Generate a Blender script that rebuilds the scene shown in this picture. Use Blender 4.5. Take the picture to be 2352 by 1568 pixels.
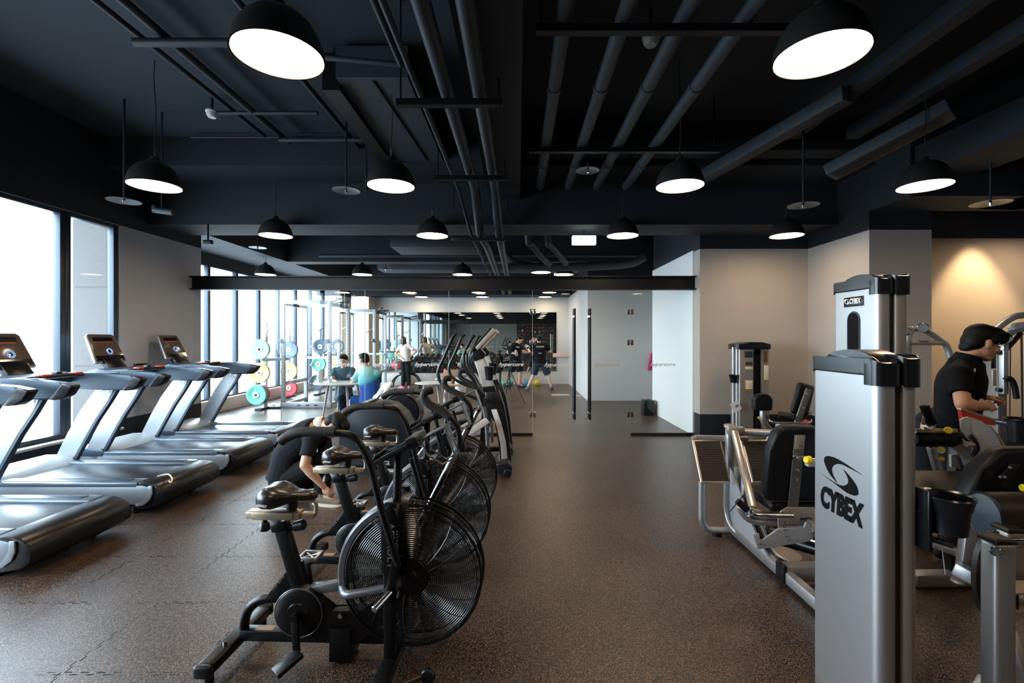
import bpy, bmesh, math, random
from mathutils import Vector, Matrix, Euler
R = math.radians
PI = math.pi
for o in list(bpy.data.objects):
    bpy.data.objects.remove(o)
SC = bpy.context.scene
COL = SC.collection
random.seed(7)

# ------------------------------------------------------------------ camera, sky, exposure
FPX = 1100.0                                   # focal length in pixels of the 2352-wide frame
CAMZ = 1.6
cam_d = bpy.data.cameras.new('camera')
cam_d.sensor_width = 36.0
cam_d.lens = FPX / 2352 * 36.0
cam_d.shift_x = -14 / 2352
cam_d.shift_y = -6 / 2352
cam_d.clip_start = 0.05
cam_d.clip_end = 300
cam = bpy.data.objects.new('camera', cam_d)
COL.objects.link(cam)
cam.location = (0, 0, CAMZ)
cam.rotation_euler = (R(90), 0, 0)
SC.camera = cam

SKY = (0.74, 0.88, 1.0, 1)
SKY_STRENGTH = 20.0
world = bpy.data.worlds.new('overcast_sky')
SC.world = world
world.use_nodes = True
wb = world.node_tree.nodes['Background']
wb.inputs[0].default_value = SKY
wb.inputs[1].default_value = SKY_STRENGTH
# pavement below the horizon is dimmer than the overcast sky
wn = world.node_tree
_tc = wn.nodes.new('ShaderNodeTexCoord')
_sx = wn.nodes.new('ShaderNodeSeparateXYZ')
_mr = wn.nodes.new('ShaderNodeMapRange')
_mr.inputs[1].default_value = -0.06
_mr.inputs[2].default_value = 0.04
_mr.inputs[3].default_value = SKY_STRENGTH * 0.40
_mr.inputs[4].default_value = SKY_STRENGTH
wn.links.new(_tc.outputs['Generated'], _sx.inputs[0])
wn.links.new(_sx.outputs[2], _mr.inputs[0])
wn.links.new(_mr.outputs[0], wb.inputs[1])
LAMP_COLOR = (1.0, 0.74, 0.50)
LAMP_STRENGTH = 36.0

vs = SC.view_settings
vs.view_transform = 'Standard'
vs.look = 'None'
vs.exposure = 0.0
vs.gamma = 1.0
vs.use_curve_mapping = False
SC.display_settings.display_device = 'sRGB'
cy = SC.cycles
cy.use_denoising = True
try:
    cy.denoiser = 'OPENIMAGEDENOISE'
    cy.denoising_input_passes = 'RGB_ALBEDO_NORMAL'
except Exception:
    pass
cy.max_bounces = 7
cy.diffuse_bounces = 4
cy.glossy_bounces = 4
cy.transmission_bounces = 4
cy.transparent_max_bounces = 12
cy.caustics_reflective = False
cy.caustics_refractive = False
cy.sample_clamp_indirect = 4.0
cy.use_light_tree = True

def portal(y0, y1, z0, z1, x):
    """daylight portal in a window opening of the left wall"""
    l = bpy.data.lights.new('window_daylight', 'AREA')
    l.shape = 'RECTANGLE'
    l.size = abs(y1 - y0)
    l.size_y = z1 - z0
    l.cycles.is_portal = True
    l.energy = 1.0
    o = bpy.data.objects.new('window_daylight', l)
    COL.objects.link(o)
    o.location = (x, (y0 + y1) / 2, (z0 + z1) / 2)
    o.rotation_euler = Matrix(((0, 0, -1), (1, 0, 0), (0, -1, 0))).to_euler()   # local -Z looks towards +X
    o.rotation_euler = Euler((R(90), 0, R(-90)))
    return o
portal(-0.6, 6.4, 0.4, 3.1, -5.7)
portal(8.3, 16.1, 0.3, 3.15, -6.75)

# ------------------------------------------------------------------ helpers
def at(px, py, d):
    """point of the place at depth d that the photograph shows at pixel px, py"""
    return Vector(((px - 1190) / FPX * d, d, CAMZ - (py - 778) / FPX * d))

class MB:
    """collects shapes into one mesh"""
    def __init__(s, M=None):
        s.bm = bmesh.new()
        s.M = M.copy() if M is not None else Matrix.Identity(4)
    def _v(s, co):
        return s.bm.verts.new(s.M @ Vector(co))
    def _f(s, vs_):
        try:
            return s.bm.faces.new(vs_)
        except ValueError:
            return None
    def _bevel(s, faces, bev, seg):
        if bev <= 0:
            return
        ed = set()
        for f in faces:
            if f is not None:
                for e in f.edges:
                    ed.add(e)
        bmesh.ops.bevel(s.bm, geom=list(ed), offset=bev, segments=seg, profile=0.5, affect='EDGES', clamp_overlap=True)
    def hexa(s, c, bev=0, seg=2):
        v = [s._v(p) for p in c]
        fs = [s._f([v[i] for i in q]) for q in ((0, 3, 2, 1), (4, 5, 6, 7), (0, 1, 5, 4), (1, 2, 6, 5), (2, 3, 7, 6), (3, 0, 4, 7))]
        s._bevel(fs, bev, seg)
        return s
    def box(s, x0, x1, y0, y1, z0, z1, bev=0, seg=2):
        return s.hexa([(x0, y0, z0), (x1, y0, z0), (x1, y1, z0), (x0, y1, z0), (x0, y0, z1), (x1, y0, z1), (x1, y1, z1), (x0, y1, z1)], bev, seg)
    def beam(s, a, b, w, h, up=(0, 0, 1), bev=0.004, seg=2):
        """rectangular bar from a to b; w across, h along up"""
        a, b = Vector(a), Vector(b)
        d = (b - a).normalized()
        u = Vector(up)
        sd = d.cross(u)
        if sd.length < 1e-4:
            sd = d.cross(Vector((1, 0, 0)))
        sd.normalize()
        u = sd.cross(d).normalized()
        c = []
        for p in (a, b):
            for k, l in ((-1, -1), (1, -1), (1, 1), (-1, 1)):
                c.append(p + sd * (k * w / 2) + u * (l * h / 2))
        return s.hexa(c, bev, seg)
    def prism(s, poly, axis, t0, t1, bev=0, seg=2):
        """closed outline swept along an axis: axis x -> (y,z), y -> (x,z), z -> (x,y)"""
        def mk(p, t):
            return {'x': (t, p[0], p[1]), 'y': (p[0], t, p[1]), 'z': (p[0], p[1], t)}[axis]
        a = [s._v(mk(p, t0)) for p in poly]
        b = [s._v(mk(p, t1)) for p in poly]
        n = len(poly)
        fs = [s._f(a[::-1]), s._f(b)]
        for i in range(n):
            fs.append(s._f([a[i], a[(i + 1) % n], b[(i + 1) % n], b[i]]))
        if bev > 0:
            ed = set()
            for f in fs[:2]:
                for e in f.edges:
                    ed.add(e)
            bmesh.ops.bevel(s.bm, geom=list(ed), offset=bev, segments=seg, profile=0.5, affect='EDGES', clamp_overlap=True)
        return s
    def loft(s, rings, cap=True, closed=False):
        vr = [[s._v(p) for p in r] for r in rings]
        n = len(vr[0])
        m = len(vr)
        for i in range(m if closed else m - 1):
            A, B = vr[i], vr[(i + 1) % m]
            for k in range(n):
                s._f([A[k], A[(k + 1) % n], B[(k + 1) % n], B[k]])
        if cap and not closed:
            s._f(vr[0][::-1])
            s._f(vr[-1])
        return s
    def tube(s, pts, r, seg=10, smooth=4, cap=True, closed=False, rs=None, flat=None):
        pts = [Vector(p) for p in pts]
        if rs is None:
            rs = [r] * len(pts)
        if smooth and len(pts) > 2:
            out, ro = [], []
            n = len(pts)
            rng = range(n) if closed else range(n - 1)
            for i in rng:
                p1, p2 = pts[i], pts[(i + 1) % n]
                p0 = pts[i - 1] if (i > 0 or closed) else p1 * 2 - p2
                p3 = pts[(i + 2) % n] if (i + 2 < n or closed) else p2 * 2 - p1
                for k in range(smooth):
                    t = k / smooth
                    out.append(0.5 * ((2 * p1) + (p2 - p0) * t + (2 * p0 - 5 * p1 + 4 * p2 - p3) * t * t + (3 * p1 - p0 - 3 * p2 + p3) * t ** 3))
                    ro.append(rs[i] * (1 - t) + rs[(i + 1) % n] * t)
            if not closed:
                out.append(pts[-1])
                ro.append(rs[-1])
            pts, rs = out, ro
        n = len(pts)
        rings = []
        prev = None
        for i, p in enumerate(pts):
            if closed:
                d = pts[(i + 1) % n] - pts[i - 1]
            else:
                d = pts[min(i + 1, n - 1)] - pts[max(i - 1, 0)]
            if d.length < 1e-9:
                d = Vector((0, 0, 1))
            d.normalize()
            if prev is None:
                ref = Vector((0, 0, 1)) if abs(d.z) < 0.9 else Vector((1, 0, 0))
                u = d.cross(ref).normalized()
            else:
                u = (prev - d * prev.dot(d))
                u = u.normalized() if u.length > 1e-6 else d.orthogonal().normalized()
            prev = u
            w = d.cross(u)
            fa = flat or 1.0
            rings.append([p + (u * math.cos(2 * PI * k / seg) + w * math.sin(2 * PI * k / seg) * fa) * rs[i] for k in range(seg)])
        return s.loft(rings, cap, closed)
    def cyl(s, a, b, r, r2=None, seg=20, bev=0):
        a, b = Vector(a), Vector(b)
        r2 = r if r2 is None else r2
        if bev:
            d = (b - a).normalized() * bev
            return s.tube([a, a + d, b - d, b], r, seg, 0, True, rs=[r - bev, r, r2, r2 - bev])
        return s.tube([a, b], r, seg, 0, True, rs=[r, r2])
    def lathe(s, prof, c=(0, 0, 0), ax=(0, 0, 1), seg=32, closed=False):
        """profile [(radius, height)] turned about the axis ax through c"""
        c, ax = Vector(c), Vector(ax).normalized()
        u = ax.orthogonal().normalized()
        w = ax.cross(u)
        rings = [[c + ax * h + (u * math.cos(2 * PI * k / seg) + w * math.sin(2 * PI * k / seg)) * max(r, 1e-4) for k in range(seg)] for r, h in prof]
        return s.loft(rings, cap=(not closed and prof[0][0] < 1e-3 and prof[-1][0] < 1e-3), closed=closed)
    def ring(s, c, ax, rad, r, seg=48, ts=6):
        c, ax = Vector(c), Vector(ax).normalized()
        u = ax.orthogonal().normalized()
        w = ax.cross(u)
        pts = [c + (u * math.cos(2 * PI * k / seg) + w * math.sin(2 * PI * k / seg)) * rad for k in range(seg)]
        return s.tube(pts, r, ts, 0, closed=True)
    def ell(s, c, r, rot=None, seg=20, rings=12):
        c = Vector(c)
        if not hasattr(r, '__len__'):
            r = (r, r, r)
        Rm = rot.to_3x3() if rot is not None else Matrix.Identity(3)
        rg = []
        for i in range(1, rings):
            th = PI * i / rings
            rg.append([c + Rm @ Vector((r[0] * math.sin(th) * math.cos(2 * PI * k / seg), r[1] * math.sin(th) * math.sin(2 * PI * k / seg), -r[2] * math.cos(th))) for k in range(seg)])
        vr = [[s._v(p) for p in q] for q in rg]
        bot, top = s._v(c + Rm @ Vector((0, 0, -r[2]))), s._v(c + Rm @ Vector((0, 0, r[2])))
        for i in range(len(vr) - 1):
            for k in range(seg):
                s._f([vr[i][k], vr[i][(k + 1) % seg], vr[i + 1][(k + 1) % seg], vr[i + 1][k]])
        for k in range(seg):
            s._f([bot, vr[0][(k + 1) % seg], vr[0][k]])
            s._f([top, vr[-1][k], vr[-1][(k + 1) % seg]])
        return s
    def quad(s, a, b, c, d):
        s._f([s._v(p) for p in (a, b, c, d)])
        return s
    def text(s, body, M, w=None, h=None, shear=0.0, bold=0.0, depth=0.002):
        """lettering in the x,y plane of M, centred; w or h is its total size"""
        cu = bpy.data.curves.new('lettering', 'FONT')
        cu.body = body
        cu.size = 1.0
        cu.shear = shear
        cu.offset = bold
        cu.extrude = 0.0
        cu.resolution_u = 3
        ob = bpy.data.objects.new('lettering', cu)
        COL.objects.link(ob)
        dg = bpy.context.evaluated_depsgraph_get()
        dg.update()
        me = bpy.data.meshes.new_from_object(ob.evaluated_get(dg))
        bpy.data.objects.remove(ob)
        if not me.vertices:
            return s
        xs = [v.co.x for v in me.vertices]
        ys = [v.co.y for v in me.vertices]
        cx, cyy = (min(xs) + max(xs)) / 2, (min(ys) + max(ys)) / 2
        W, H = max(xs) - min(xs), max(ys) - min(ys)
        sx = w / W if w else h / H
        sy = h / H if h else sx
        vv = [s._v(M @ Vector(((v.co.x - cx) * sx, (v.co.y - cyy) * sy, depth))) for v in me.vertices]
        for p in me.polygons:
            s._f([vv[i] for i in p.vertices])
        bpy.data.meshes.remove(me)
        return s
    def mesh(s, name, mat, angle=40, smooth=True):
        bmesh.ops.recalc_face_normals(s.bm, faces=s.bm.faces)
        me = bpy.data.meshes.new(name)
        s.bm.to_mesh(me)
        s.bm.free()
        for m in (mat if isinstance(mat, (list, tuple)) else [mat]):
            me.materials.append(m)
        if smooth and len(me.polygons):
            me.shade_smooth()
            me.set_sharp_from_angle(angle=R(angle))
        return me

def shift(mb, v):
    v = Vector(v)
    for q in mb.bm.verts:
        q.co -= v

def link(name, me, parent=None):
    o = bpy.data.objects.new(name, me)
    COL.objects.link(o)
    if parent is not None:
        o.parent = parent
    return o

def tag(o, label, cat, group=None):
    o['label'] = label
    o['category'] = cat
    if group:
        o['group'] = group
    return o

def struct(name, mb, mat, smooth=True):
    o = link(name, mb.mesh(name, mat, smooth=smooth))
    o['kind'] = 'structure'
    return o

def solo(name, mb, mat, label, cat, group=None, org=None):
    """a thing that is one mesh; shapes given in place, origin moved to org"""
    if org is not None:
        shift(mb, org)
    o = link(name, mb.mesh(name, mat))
    if org is not None:
        o.location = org
    return tag(o, label, cat, group)

class Thing:
    """an empty at the thing's base that parents its parts; world=True: shapes are given in place"""
    def __init__(s, name, label, cat, loc=(0, 0, 0), rz=0, group=None, world=False):
        s.o = bpy.data.objects.new(name, None)
        s.o.empty_display_size = 0.1
        COL.objects.link(s.o)
        s.o.location = loc
        s.o.rotation_euler = (0, 0, rz)
        s.loc = Vector(loc)
        s.world = world
        tag(s.o, label, cat, group)
    def part(s, name, mb, mat, parent=None, label=None, smooth=True, angle=40):
        if s.world:
            shift(mb, s.loc)
        o = link(name, mb.mesh(name, mat, angle=angle, smooth=smooth), parent if parent is not None else s.o)
        if label:
            o['label'] = label
        return o

def copy_tree(o, parent=None):
    c = o.copy()
    COL.objects.link(c)
    c.parent = parent
    for ch in list(o.children):
        copy_tree(ch, c)
    return c

def again(root, loc, rz, label, group=None):
    c = copy_tree(root)
    c.location = loc
    c.rotation_euler = (0, 0, rz)
    c['label'] = label
    if group:
        c['group'] = group
    return c

# ------------------------------------------------------------------ materials
MATS = {}
def mat(name, col, rough=0.5, metal=0.0, var=0.08, scale=30.0, bump=0.0, bscale=None, coat=0.0, spec=0.5, emit=None, es=0.0):
    if name in MATS:
        return MATS[name]
    m = bpy.data.materials.new(name)
    m.use_nodes = True
    nt = m.node_tree
    N, L = nt.nodes, nt.links
    b = N['Principled BSDF']
    b.inputs['Roughness'].default_value = rough
    b.inputs['Metallic'].default_value = metal
    b.inputs['Specular IOR Level'].default_value = spec
    b.inputs['Coat Weight'].default_value = coat
    b.inputs['Coat Roughness'].default_value = 0.15
    tc = N.new('ShaderNodeTexCoord')
    nz = N.new('ShaderNodeTexNoise')
    nz.inputs['Scale'].default_value = scale
    nz.inputs['Detail'].default_value = 3
    L.new(tc.outputs['Object'], nz.inputs['Vector'])
    mx = N.new('ShaderNodeMix')
    mx.data_type = 'RGBA'
    mx.inputs[6].default_value = tuple(c * (1 - var) for c in col[:3]) + (1,)
    mx.inputs[7].default_value = tuple(min(1, c * (1 + var)) for c in col[:3]) + (1,)
    L.new(nz.outputs['Fac'], mx.inputs[0])
    L.new(mx.outputs[2], b.inputs['Base Color'])
    if bump > 0:
        nb = N.new('ShaderNodeTexNoise')
        nb.inputs['Scale'].default_value = bscale or scale * 6
        L.new(tc.outputs['Object'], nb.inputs['Vector'])
        bp = N.new('ShaderNodeBump')
        bp.inputs['Strength'].default_value = bump
        bp.inputs['Distance'].default_value = 0.002
        L.new(nb.outputs['Fac'], bp.inputs['Height'])
        L.new(bp.outputs['Normal'], b.inputs['Normal'])
    if emit:
        b.inputs['Emission Color'].default_value = tuple(emit[:3]) + (1,)
        b.inputs['Emission Strength'].default_value = es
    MATS[name] = m
    return m

def clear_mat(name, tint=(0.96, 0.985, 0.98), ior=1.45):
    m = bpy.data.materials.new(name)
    m.use_nodes = True
    nt = m.node_tree
    N, L = nt.nodes, nt.links
    N.remove(N['Principled BSDF'])
    out = N['Material Output']
    tr = N.new('ShaderNodeBsdfTransparent')
    tr.inputs[0].default_value = tuple(tint) + (1,)
    gl = N.new('ShaderNodeBsdfGlossy')
    gl.inputs['Roughness'].default_value = 0.0
    fr = N.new('ShaderNodeFresnel')
    fr.inputs['IOR'].default_value = ior
    mx = N.new('ShaderNodeMixShader')
    ge = N.new('ShaderNodeNewGeometry')          # only the entering face mirrors
    mu = N.new('ShaderNodeMath'); mu.operation = 'MULTIPLY_ADD'; mu.inputs[1].default_value = -1; mu.inputs[2].default_value = 1
    mm = N.new('ShaderNodeMath'); mm.operation = 'MULTIPLY'; mm.use_clamp = True
    L.new(ge.outputs['Backfacing'], mu.inputs[0]); L.new(mu.outputs[0], mm.inputs[0]); L.new(fr.outputs[0], mm.inputs[1])
    L.new(mm.outputs[0], mx.inputs[0])
    L.new(tr.outputs[0], mx.inputs[1])
    L.new(gl.outputs[0], mx.inputs[2])
    L.new(mx.outputs[0], out.inputs['Surface'])
    MATS[name] = m
    return m

def wall_mat(name, light, dark, z0, z1):
    """paint in two tones: dark below z0 and above z1"""
    m = bpy.data.materials.new(name)
    m.use_nodes = True
    nt = m.node_tree
    N, L = nt.nodes, nt.links
    b = N['Principled BSDF']
    b.inputs['Roughness'].default_value = 0.65
    g = N.new('ShaderNodeNewGeometry')
    sp = N.new('ShaderNodeSeparateXYZ')
    L.new(g.outputs['Position'], sp.inputs[0])
    a = N.new('ShaderNodeMath'); a.operation = 'LESS_THAN'; a.inputs[1].default_value = z0
    c = N.new('ShaderNodeMath'); c.operation = 'GREATER_THAN'; c.inputs[1].default_value = z1
    L.new(sp.outputs[2], a.inputs[0]); L.new(sp.outputs[2], c.inputs[0])
    ad = N.new('ShaderNodeMath'); ad.operation = 'ADD'
    L.new(a.outputs[0], ad.inputs[0]); L.new(c.outputs[0], ad.inputs[1])
    nz = N.new('ShaderNodeTexNoise'); nz.inputs['Scale'].default_value = 2.0; nz.inputs['Detail'].default_value = 4
    L.new(g.outputs['Position'], nz.inputs['Vector'])
    l1 = N.new('ShaderNodeMix'); l1.data_type = 'RGBA'
    l1.inputs[6].default_value = tuple(x * 0.95 for x in light) + (1,)
    l1.inputs[7].default_value = tuple(x * 1.05 for x in light) + (1,)
    L.new(nz.outputs['Fac'], l1.inputs[0])
    mx = N.new('ShaderNodeMix'); mx.data_type = 'RGBA'
    L.new(ad.outputs[0], mx.inputs[0])
    L.new(l1.outputs[2], mx.inputs[6])
    mx.inputs[7].default_value = tuple(dark) + (1,)
    L.new(mx.outputs[2], b.inputs['Base Color'])
    nb = N.new('ShaderNodeTexNoise'); nb.inputs['Scale'].default_value = 160
    L.new(g.outputs['Position'], nb.inputs['Vector'])
    bp = N.new('ShaderNodeBump'); bp.inputs['Strength'].default_value = 0.12; bp.inputs['Distance'].default_value = 0.001
    L.new(nb.outputs['Fac'], bp.inputs['Height']); L.new(bp.outputs['Normal'], b.inputs['Normal'])
    MATS[name] = m
    return m

def floor_mat():
    m = bpy.data.materials.new('speckled_rubber')
    m.use_nodes = True
    nt = m.node_tree
    N, L = nt.nodes, nt.links
    b = N['Principled BSDF']
    g = N.new('ShaderNodeNewGeometry')
    def nd(t, **k):
        n = N.new(t)
        for a, v in k.items():
            setattr(n, a, v)
        return n
    def math_(op, a, b_=None, c=None):
        n = nd('ShaderNodeMath', operation=op)
        for i, q in enumerate((a, b_, c)):
            if q is None:
                continue
            if isinstance(q, (int, float)):
                n.inputs[i].default_value = q
            else:
                L.new(q, n.inputs[i])
        return n.outputs[0]
    # rubber crumb: cells, each with its own tone
    vo = nd('ShaderNodeTexVoronoi'); vo.inputs['Scale'].default_value = 380.0
    L.new(g.outputs['Position'], vo.inputs['Vector'])
    vo2 = nd('ShaderNodeTexVoronoi'); vo2.inputs['Scale'].default_value = 240.0
    L.new(g.outputs['Position'], vo2.inputs['Vector'])
    se = nd('ShaderNodeSeparateColor'); L.new(vo.outputs['Color'], se.inputs[0])
    se2 = nd('ShaderNodeSeparateColor'); L.new(vo2.outputs['Color'], se2.inputs[0])
    big = nd('ShaderNodeTexNoise'); big.inputs['Scale'].default_value = 1.3; big.inputs['Detail'].default_value = 4
    L.new(g.outputs['Position'], big.inputs['Vector'])
    thr = math_('MULTIPLY_ADD', big.outputs['Fac'], -0.30, 0.985)
    fleck = math_('GREATER_THAN', se.outputs[0], thr)
    fleck2 = math_('GREATER_THAN', se2.outputs[1], 0.88)
    fl = math_('MAXIMUM', fleck, math_('MULTIPLY', fleck2, 0.6))
    m1 = nd('ShaderNodeMix', data_type='RGBA')
    m1.inputs[6].default_value = (0.008, 0.008, 0.009, 1)
    m1.inputs[7].default_value = (0.36, 0.225, 0.145, 1)
    L.new(math_('MULTIPLY', fl, math_('MULTIPLY_ADD', se.outputs[2], 0.9, 0.35)), m1.inputs[0])
    dirt = nd('ShaderNodeMix', data_type='RGBA'); dirt.blend_type = 'ADD'
    L.new(math_('MULTIPLY', big.outputs['Fac'], 0.5), dirt.inputs[0])
    L.new(m1.outputs[2], dirt.inputs[6])
    dirt.inputs[7].default_value = (0.010, 0.007, 0.005, 1)
    # interlocking seams between the square mats on the left
    sp = nd('ShaderNodeSeparateXYZ'); L.new(g.outputs['Position'], sp.inputs[0])
    T = 0.615
    def seam(u, v, off):
        w = math_('PINGPONG', math_('ADD', v, 50.0), 0.04)
        w = math_('MULTIPLY', math_('SUBTRACT', math_('GREATER_THAN', w, 0.02), 0.5), 0.016)
        q = math_('ADD', math_('ADD', u, off + T * 100), w)
        q = math_('MODULO', q, T)
        q = math_('ABSOLUTE', math_('SUBTRACT', q, T / 2))
        return math_('GREATER_THAN', q, T / 2 - 0.0034)
    sx = seam(sp.outputs[0], sp.outputs[1], 1.57 )
    sy = seam(sp.outputs[1], sp.outputs[0], -2.29)
    sm = math_('MAXIMUM', sx, sy)
    sm = math_('MULTIPLY', sm, math_('LESS_THAN', sp.outputs[0], -1.55))
    wear = nd('ShaderNodeTexNoise'); wear.inputs['Scale'].default_value = 3.1
    L.new(g.outputs['Position'], wear.inputs['Vector'])
    sm = math_('MULTIPLY', sm, math_('MINIMUM', math_('MAXIMUM', math_('MULTIPLY_ADD', wear.outputs['Fac'], 5.0, -2.1), 0.12), 0.9))
    m2 = nd('ShaderNodeMix', data_type='RGBA')
    L.new(sm, m2.inputs[0]); L.new(dirt.outputs[2], m2.inputs[6]); m2.inputs[7].default_value = (0.004, 0.004, 0.004, 1)
    L.new(m2.outputs[2], b.inputs['Base Color'])
    L.new(math_('MULTIPLY_ADD', sm, 0.6, math_('MULTIPLY_ADD', big.outputs['Fac'], 0.14, 0.28)), b.inputs['Roughness'])
    L.new(math_('MULTIPLY_ADD', sm, -0.5, 0.5), b.inputs['Specular IOR Level'])
    bp = nd('ShaderNodeBump'); bp.inputs['Strength'].default_value = 0.22; bp.inputs['Distance'].default_value = 0.0012
    L.new(vo.outputs['Distance'], bp.inputs['Height']); L.new(bp.outputs['Normal'], b.inputs['Normal'])
    MATS['floor'] = m
    return m

def mirror_mat():
    m = bpy.data.materials.new('mirror_silvering')
    m.use_nodes = True
    b = m.node_tree.nodes['Principled BSDF']
    b.inputs['Base Color'].default_value = (0.72, 0.76, 0.75, 1)
    b.inputs['Metallic'].default_value = 1
    b.inputs['Roughness'].default_value = 0.01
    return m

FLOOR = floor_mat()
MIRROR = mirror_mat()
GLASS = clear_mat('clear_glass')
WINGLASS = clear_mat('window_glass', (0.97, 0.99, 1.0))
CLEARPLASTIC = clear_mat('clear_plastic', (0.75, 0.78, 0.80), 1.6)
DARKPAINT = (0.008, 0.013, 0.020)
WALL_A = wall_mat('grey_paint_dark_skirting', (0.49, 0.44, 0.39), DARKPAINT, 0.385, 3.05)
WALL_L = wall_mat('grey_paint_left', (0.58, 0.61, 0.66), DARKPAINT, 0.51, 3.14)
WALL_B = wall_mat('grey_paint_to_floor', (0.66, 0.65, 0.64), DARKPAINT, -1, 3.07)
CEIL = mat('dark_ceiling_paint', (0.013, 0.022, 0.033), 0.8, var=0.25, scale=1.5)
BEAMP = mat('dark_beam_paint', (0.010, 0.016, 0.024), 0.75, var=0.2, scale=2)
PIPE = mat('dark_pipe_paint', (0.014, 0.021, 0.030), 0.55, var=0.2, scale=5)
DUCT = mat('grey_duct_paint', (0.030, 0.040, 0.052), 0.6, var=0.1, scale=3)
STEEL = mat('black_steel', (0.005, 0.006, 0.008), 0.45, 0.0, spec=0.3)
ALU = mat('dark_window_aluminium', (0.045, 0.060, 0.080), 0.4, 0.4)
STONE = mat('grey_granite', (0.115, 0.112, 0.108), 0.8, var=0.22, scale=60)
SILLW = mat('pale_sill', (0.60, 0.54, 0.50), 0.6)
LAMPBLK = mat('black_enamel', (0.030, 0.029, 0.027), 0.35, 0.3)
LAMPIN = mat('white_enamel', (0.85, 0.82, 0.78), 0.5)
LAMPLIT = mat('lit_diffuser', (0.9, 0.9, 0.9), 0.6, emit=LAMP_COLOR, es=LAMP_STRENGTH)
CHROME = mat('chrome', (0.75, 0.75, 0.76), 0.15, 1.0)
CORD = mat('black_cord', (0.01, 0.01, 0.01), 0.6)
WHITEP = mat('white_plastic', (0.75, 0.75, 0.74), 0.4)
# ================================================================== THE ROOM
FX0, FX1, FY0, FY1, CZ = -6.9, 8.3, -3.3, 17.2, 4.25
struct('floor', MB().box(FX0, FX1, FY0, FY1, -0.12, 0.0), FLOOR)
struct('ceiling', MB().box(FX0, FX1, FY0, FY1, CZ, CZ + 0.15), CEIL)

# left wall: parapet under the windows, dark band above, grey pier beside the glass partition
struct('wall_left', MB().box(-5.65, -5.4, FY0, 6.49, 0, 0.40).box(-5.65, -5.4, FY0, 6.49, 3.14, CZ), WALL_L)
struct('wall_left_pier', MB().box(-5.80, -5.4, 6.49, 8.16, 0, CZ).box(-6.85, -5.80, 8.04, 8.16, 0, CZ), WALL_L)
struct('wall_outside_stone', MB().box(-5.98, -5.52, 6.43, 6.48, 0.0, 1.22).box(-5.98, -5.52, 6.43, 6.48, 1.24, 2.28).box(-5.98, -5.52, 6.43, 6.48, 2.30, 3.5).box(-5.975, -5.52, 6.436, 6.48, 0.0, 3.5), STONE)
struct('trim_1', MB().box(-5.66, -5.30, FY0, 6.45, 0.385, 0.415, 0.006), SILLW)

def window_left(n, y0, y1, z0, z1, x, w=0.06, dep=0.09, transom=None):
    fr = MB()
    fr.box(x - dep, x, y0, y0 + w, z0, z1, 0.006)
    fr.box(x - dep, x, y1 - w, y1, z0, z1, 0.006)
    fr.box(x - dep, x, y0 + w, y1 - w, z0, z0 + w * 0.8, 0.006)
    fr.box(x - dep, x, y0 + w, y1 - w, z1 - w * 0.8, z1, 0.006)
    if transom:
        fr.box(x - dep, x, y0 + w, y1 - w, transom - 0.03, transom + 0.03, 0.005)
    o = struct('window_%d' % n, fr, ALU)
    g = link('window_pane', MB().box(x - dep / 2 - 0.004, x - dep / 2 + 0.004, y0 + w, y1 - w, z0 + w * 0.8, z1 - w * 0.8).mesh('window_pane', WINGLASS), o)
    return o
edges = [-0.6, 1.0, 2.5, 4.05, 5.74, 6.49]
struct('wall_left_front', MB().box(-5.65, -5.4, FY0, -0.6, 0.4, 3.14), WALL_L)  # unseen infill, added to block window light behind the camera
for i in range(5):
    window_left(i + 1, edges[i], edges[i + 1], 0.415, 3.14, -5.42, 0.055 if i < 3 else 0.07)

# back room, window wall
struct('wall_window_side', MB().box(-6.85, -6.6, 8.16, 16.3, 3.18, CZ).box(-6.85, -6.5, 8.16, 16.3, 0, 0.29, 0.01), wall_mat('pale_parapet', (0.60, 0.53, 0.49), DARKPAINT, -1, 3.1))
by = [8.16, 9.22, 10.24, 11.26, 12.24, 13.24, 14.28, 15.3, 16.3]
for i in range(8):
    window_left(6 + i, by[i], by[i + 1], 0.29, 3.18, -6.6, 0.045, 0.10)
struct('wall_back', MB().box(FX0, FX1, 17.0, 17.25, 0, CZ), WALL_B)
struct('wall_back_pillar', MB().box(-6.85, -6.0, 16.3, 17.0, 0, CZ).box(-5.70, -5.10, 16.35, 17.0, 0, CZ), wall_mat('cream_pillar', (0.70, 0.62, 0.52), DARKPAINT, -1, 3.07))
struct('wall_corridor', MB().box(1.8, FX1, 12.4, 17.0, 0, CZ), WALL_B)
struct('wall_corridor_right', MB().box(4.3, FX1, 10.35, 12.4, 0, CZ), WALL_B)
# right wall, stepped
WR = MB().box(2.93, 4.67, 7.72, 10.35, 0, CZ)
struct('wall_right_beside_glass', WR, WALL_A)
struct('wall_corridor_white', MB().box(2.905, 2.93, 7.97, 10.36, 0, 3.07).box(2.93, 4.3, 10.35, 10.37, 0, 3.07), wall_mat('bright_white_paint', (0.86, 0.86, 0.85), DARKPAINT, -1, 3.07))
struct('wall_right_pillar', MB().box(4.67, 5.50, 6.37, 10.35, 0, CZ), WALL_A)
struct('wall_right_recess', MB().box(5.50, FX1, 6.86, 10.35, 0, CZ), wall_mat('warm_paint', (0.56, 0.48, 0.38), DARKPAINT, 0.37, 3.04))
struct('wall_right', MB().box(8.1, FX1, FY0, 6.86, 0, CZ), WALL_A)
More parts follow.
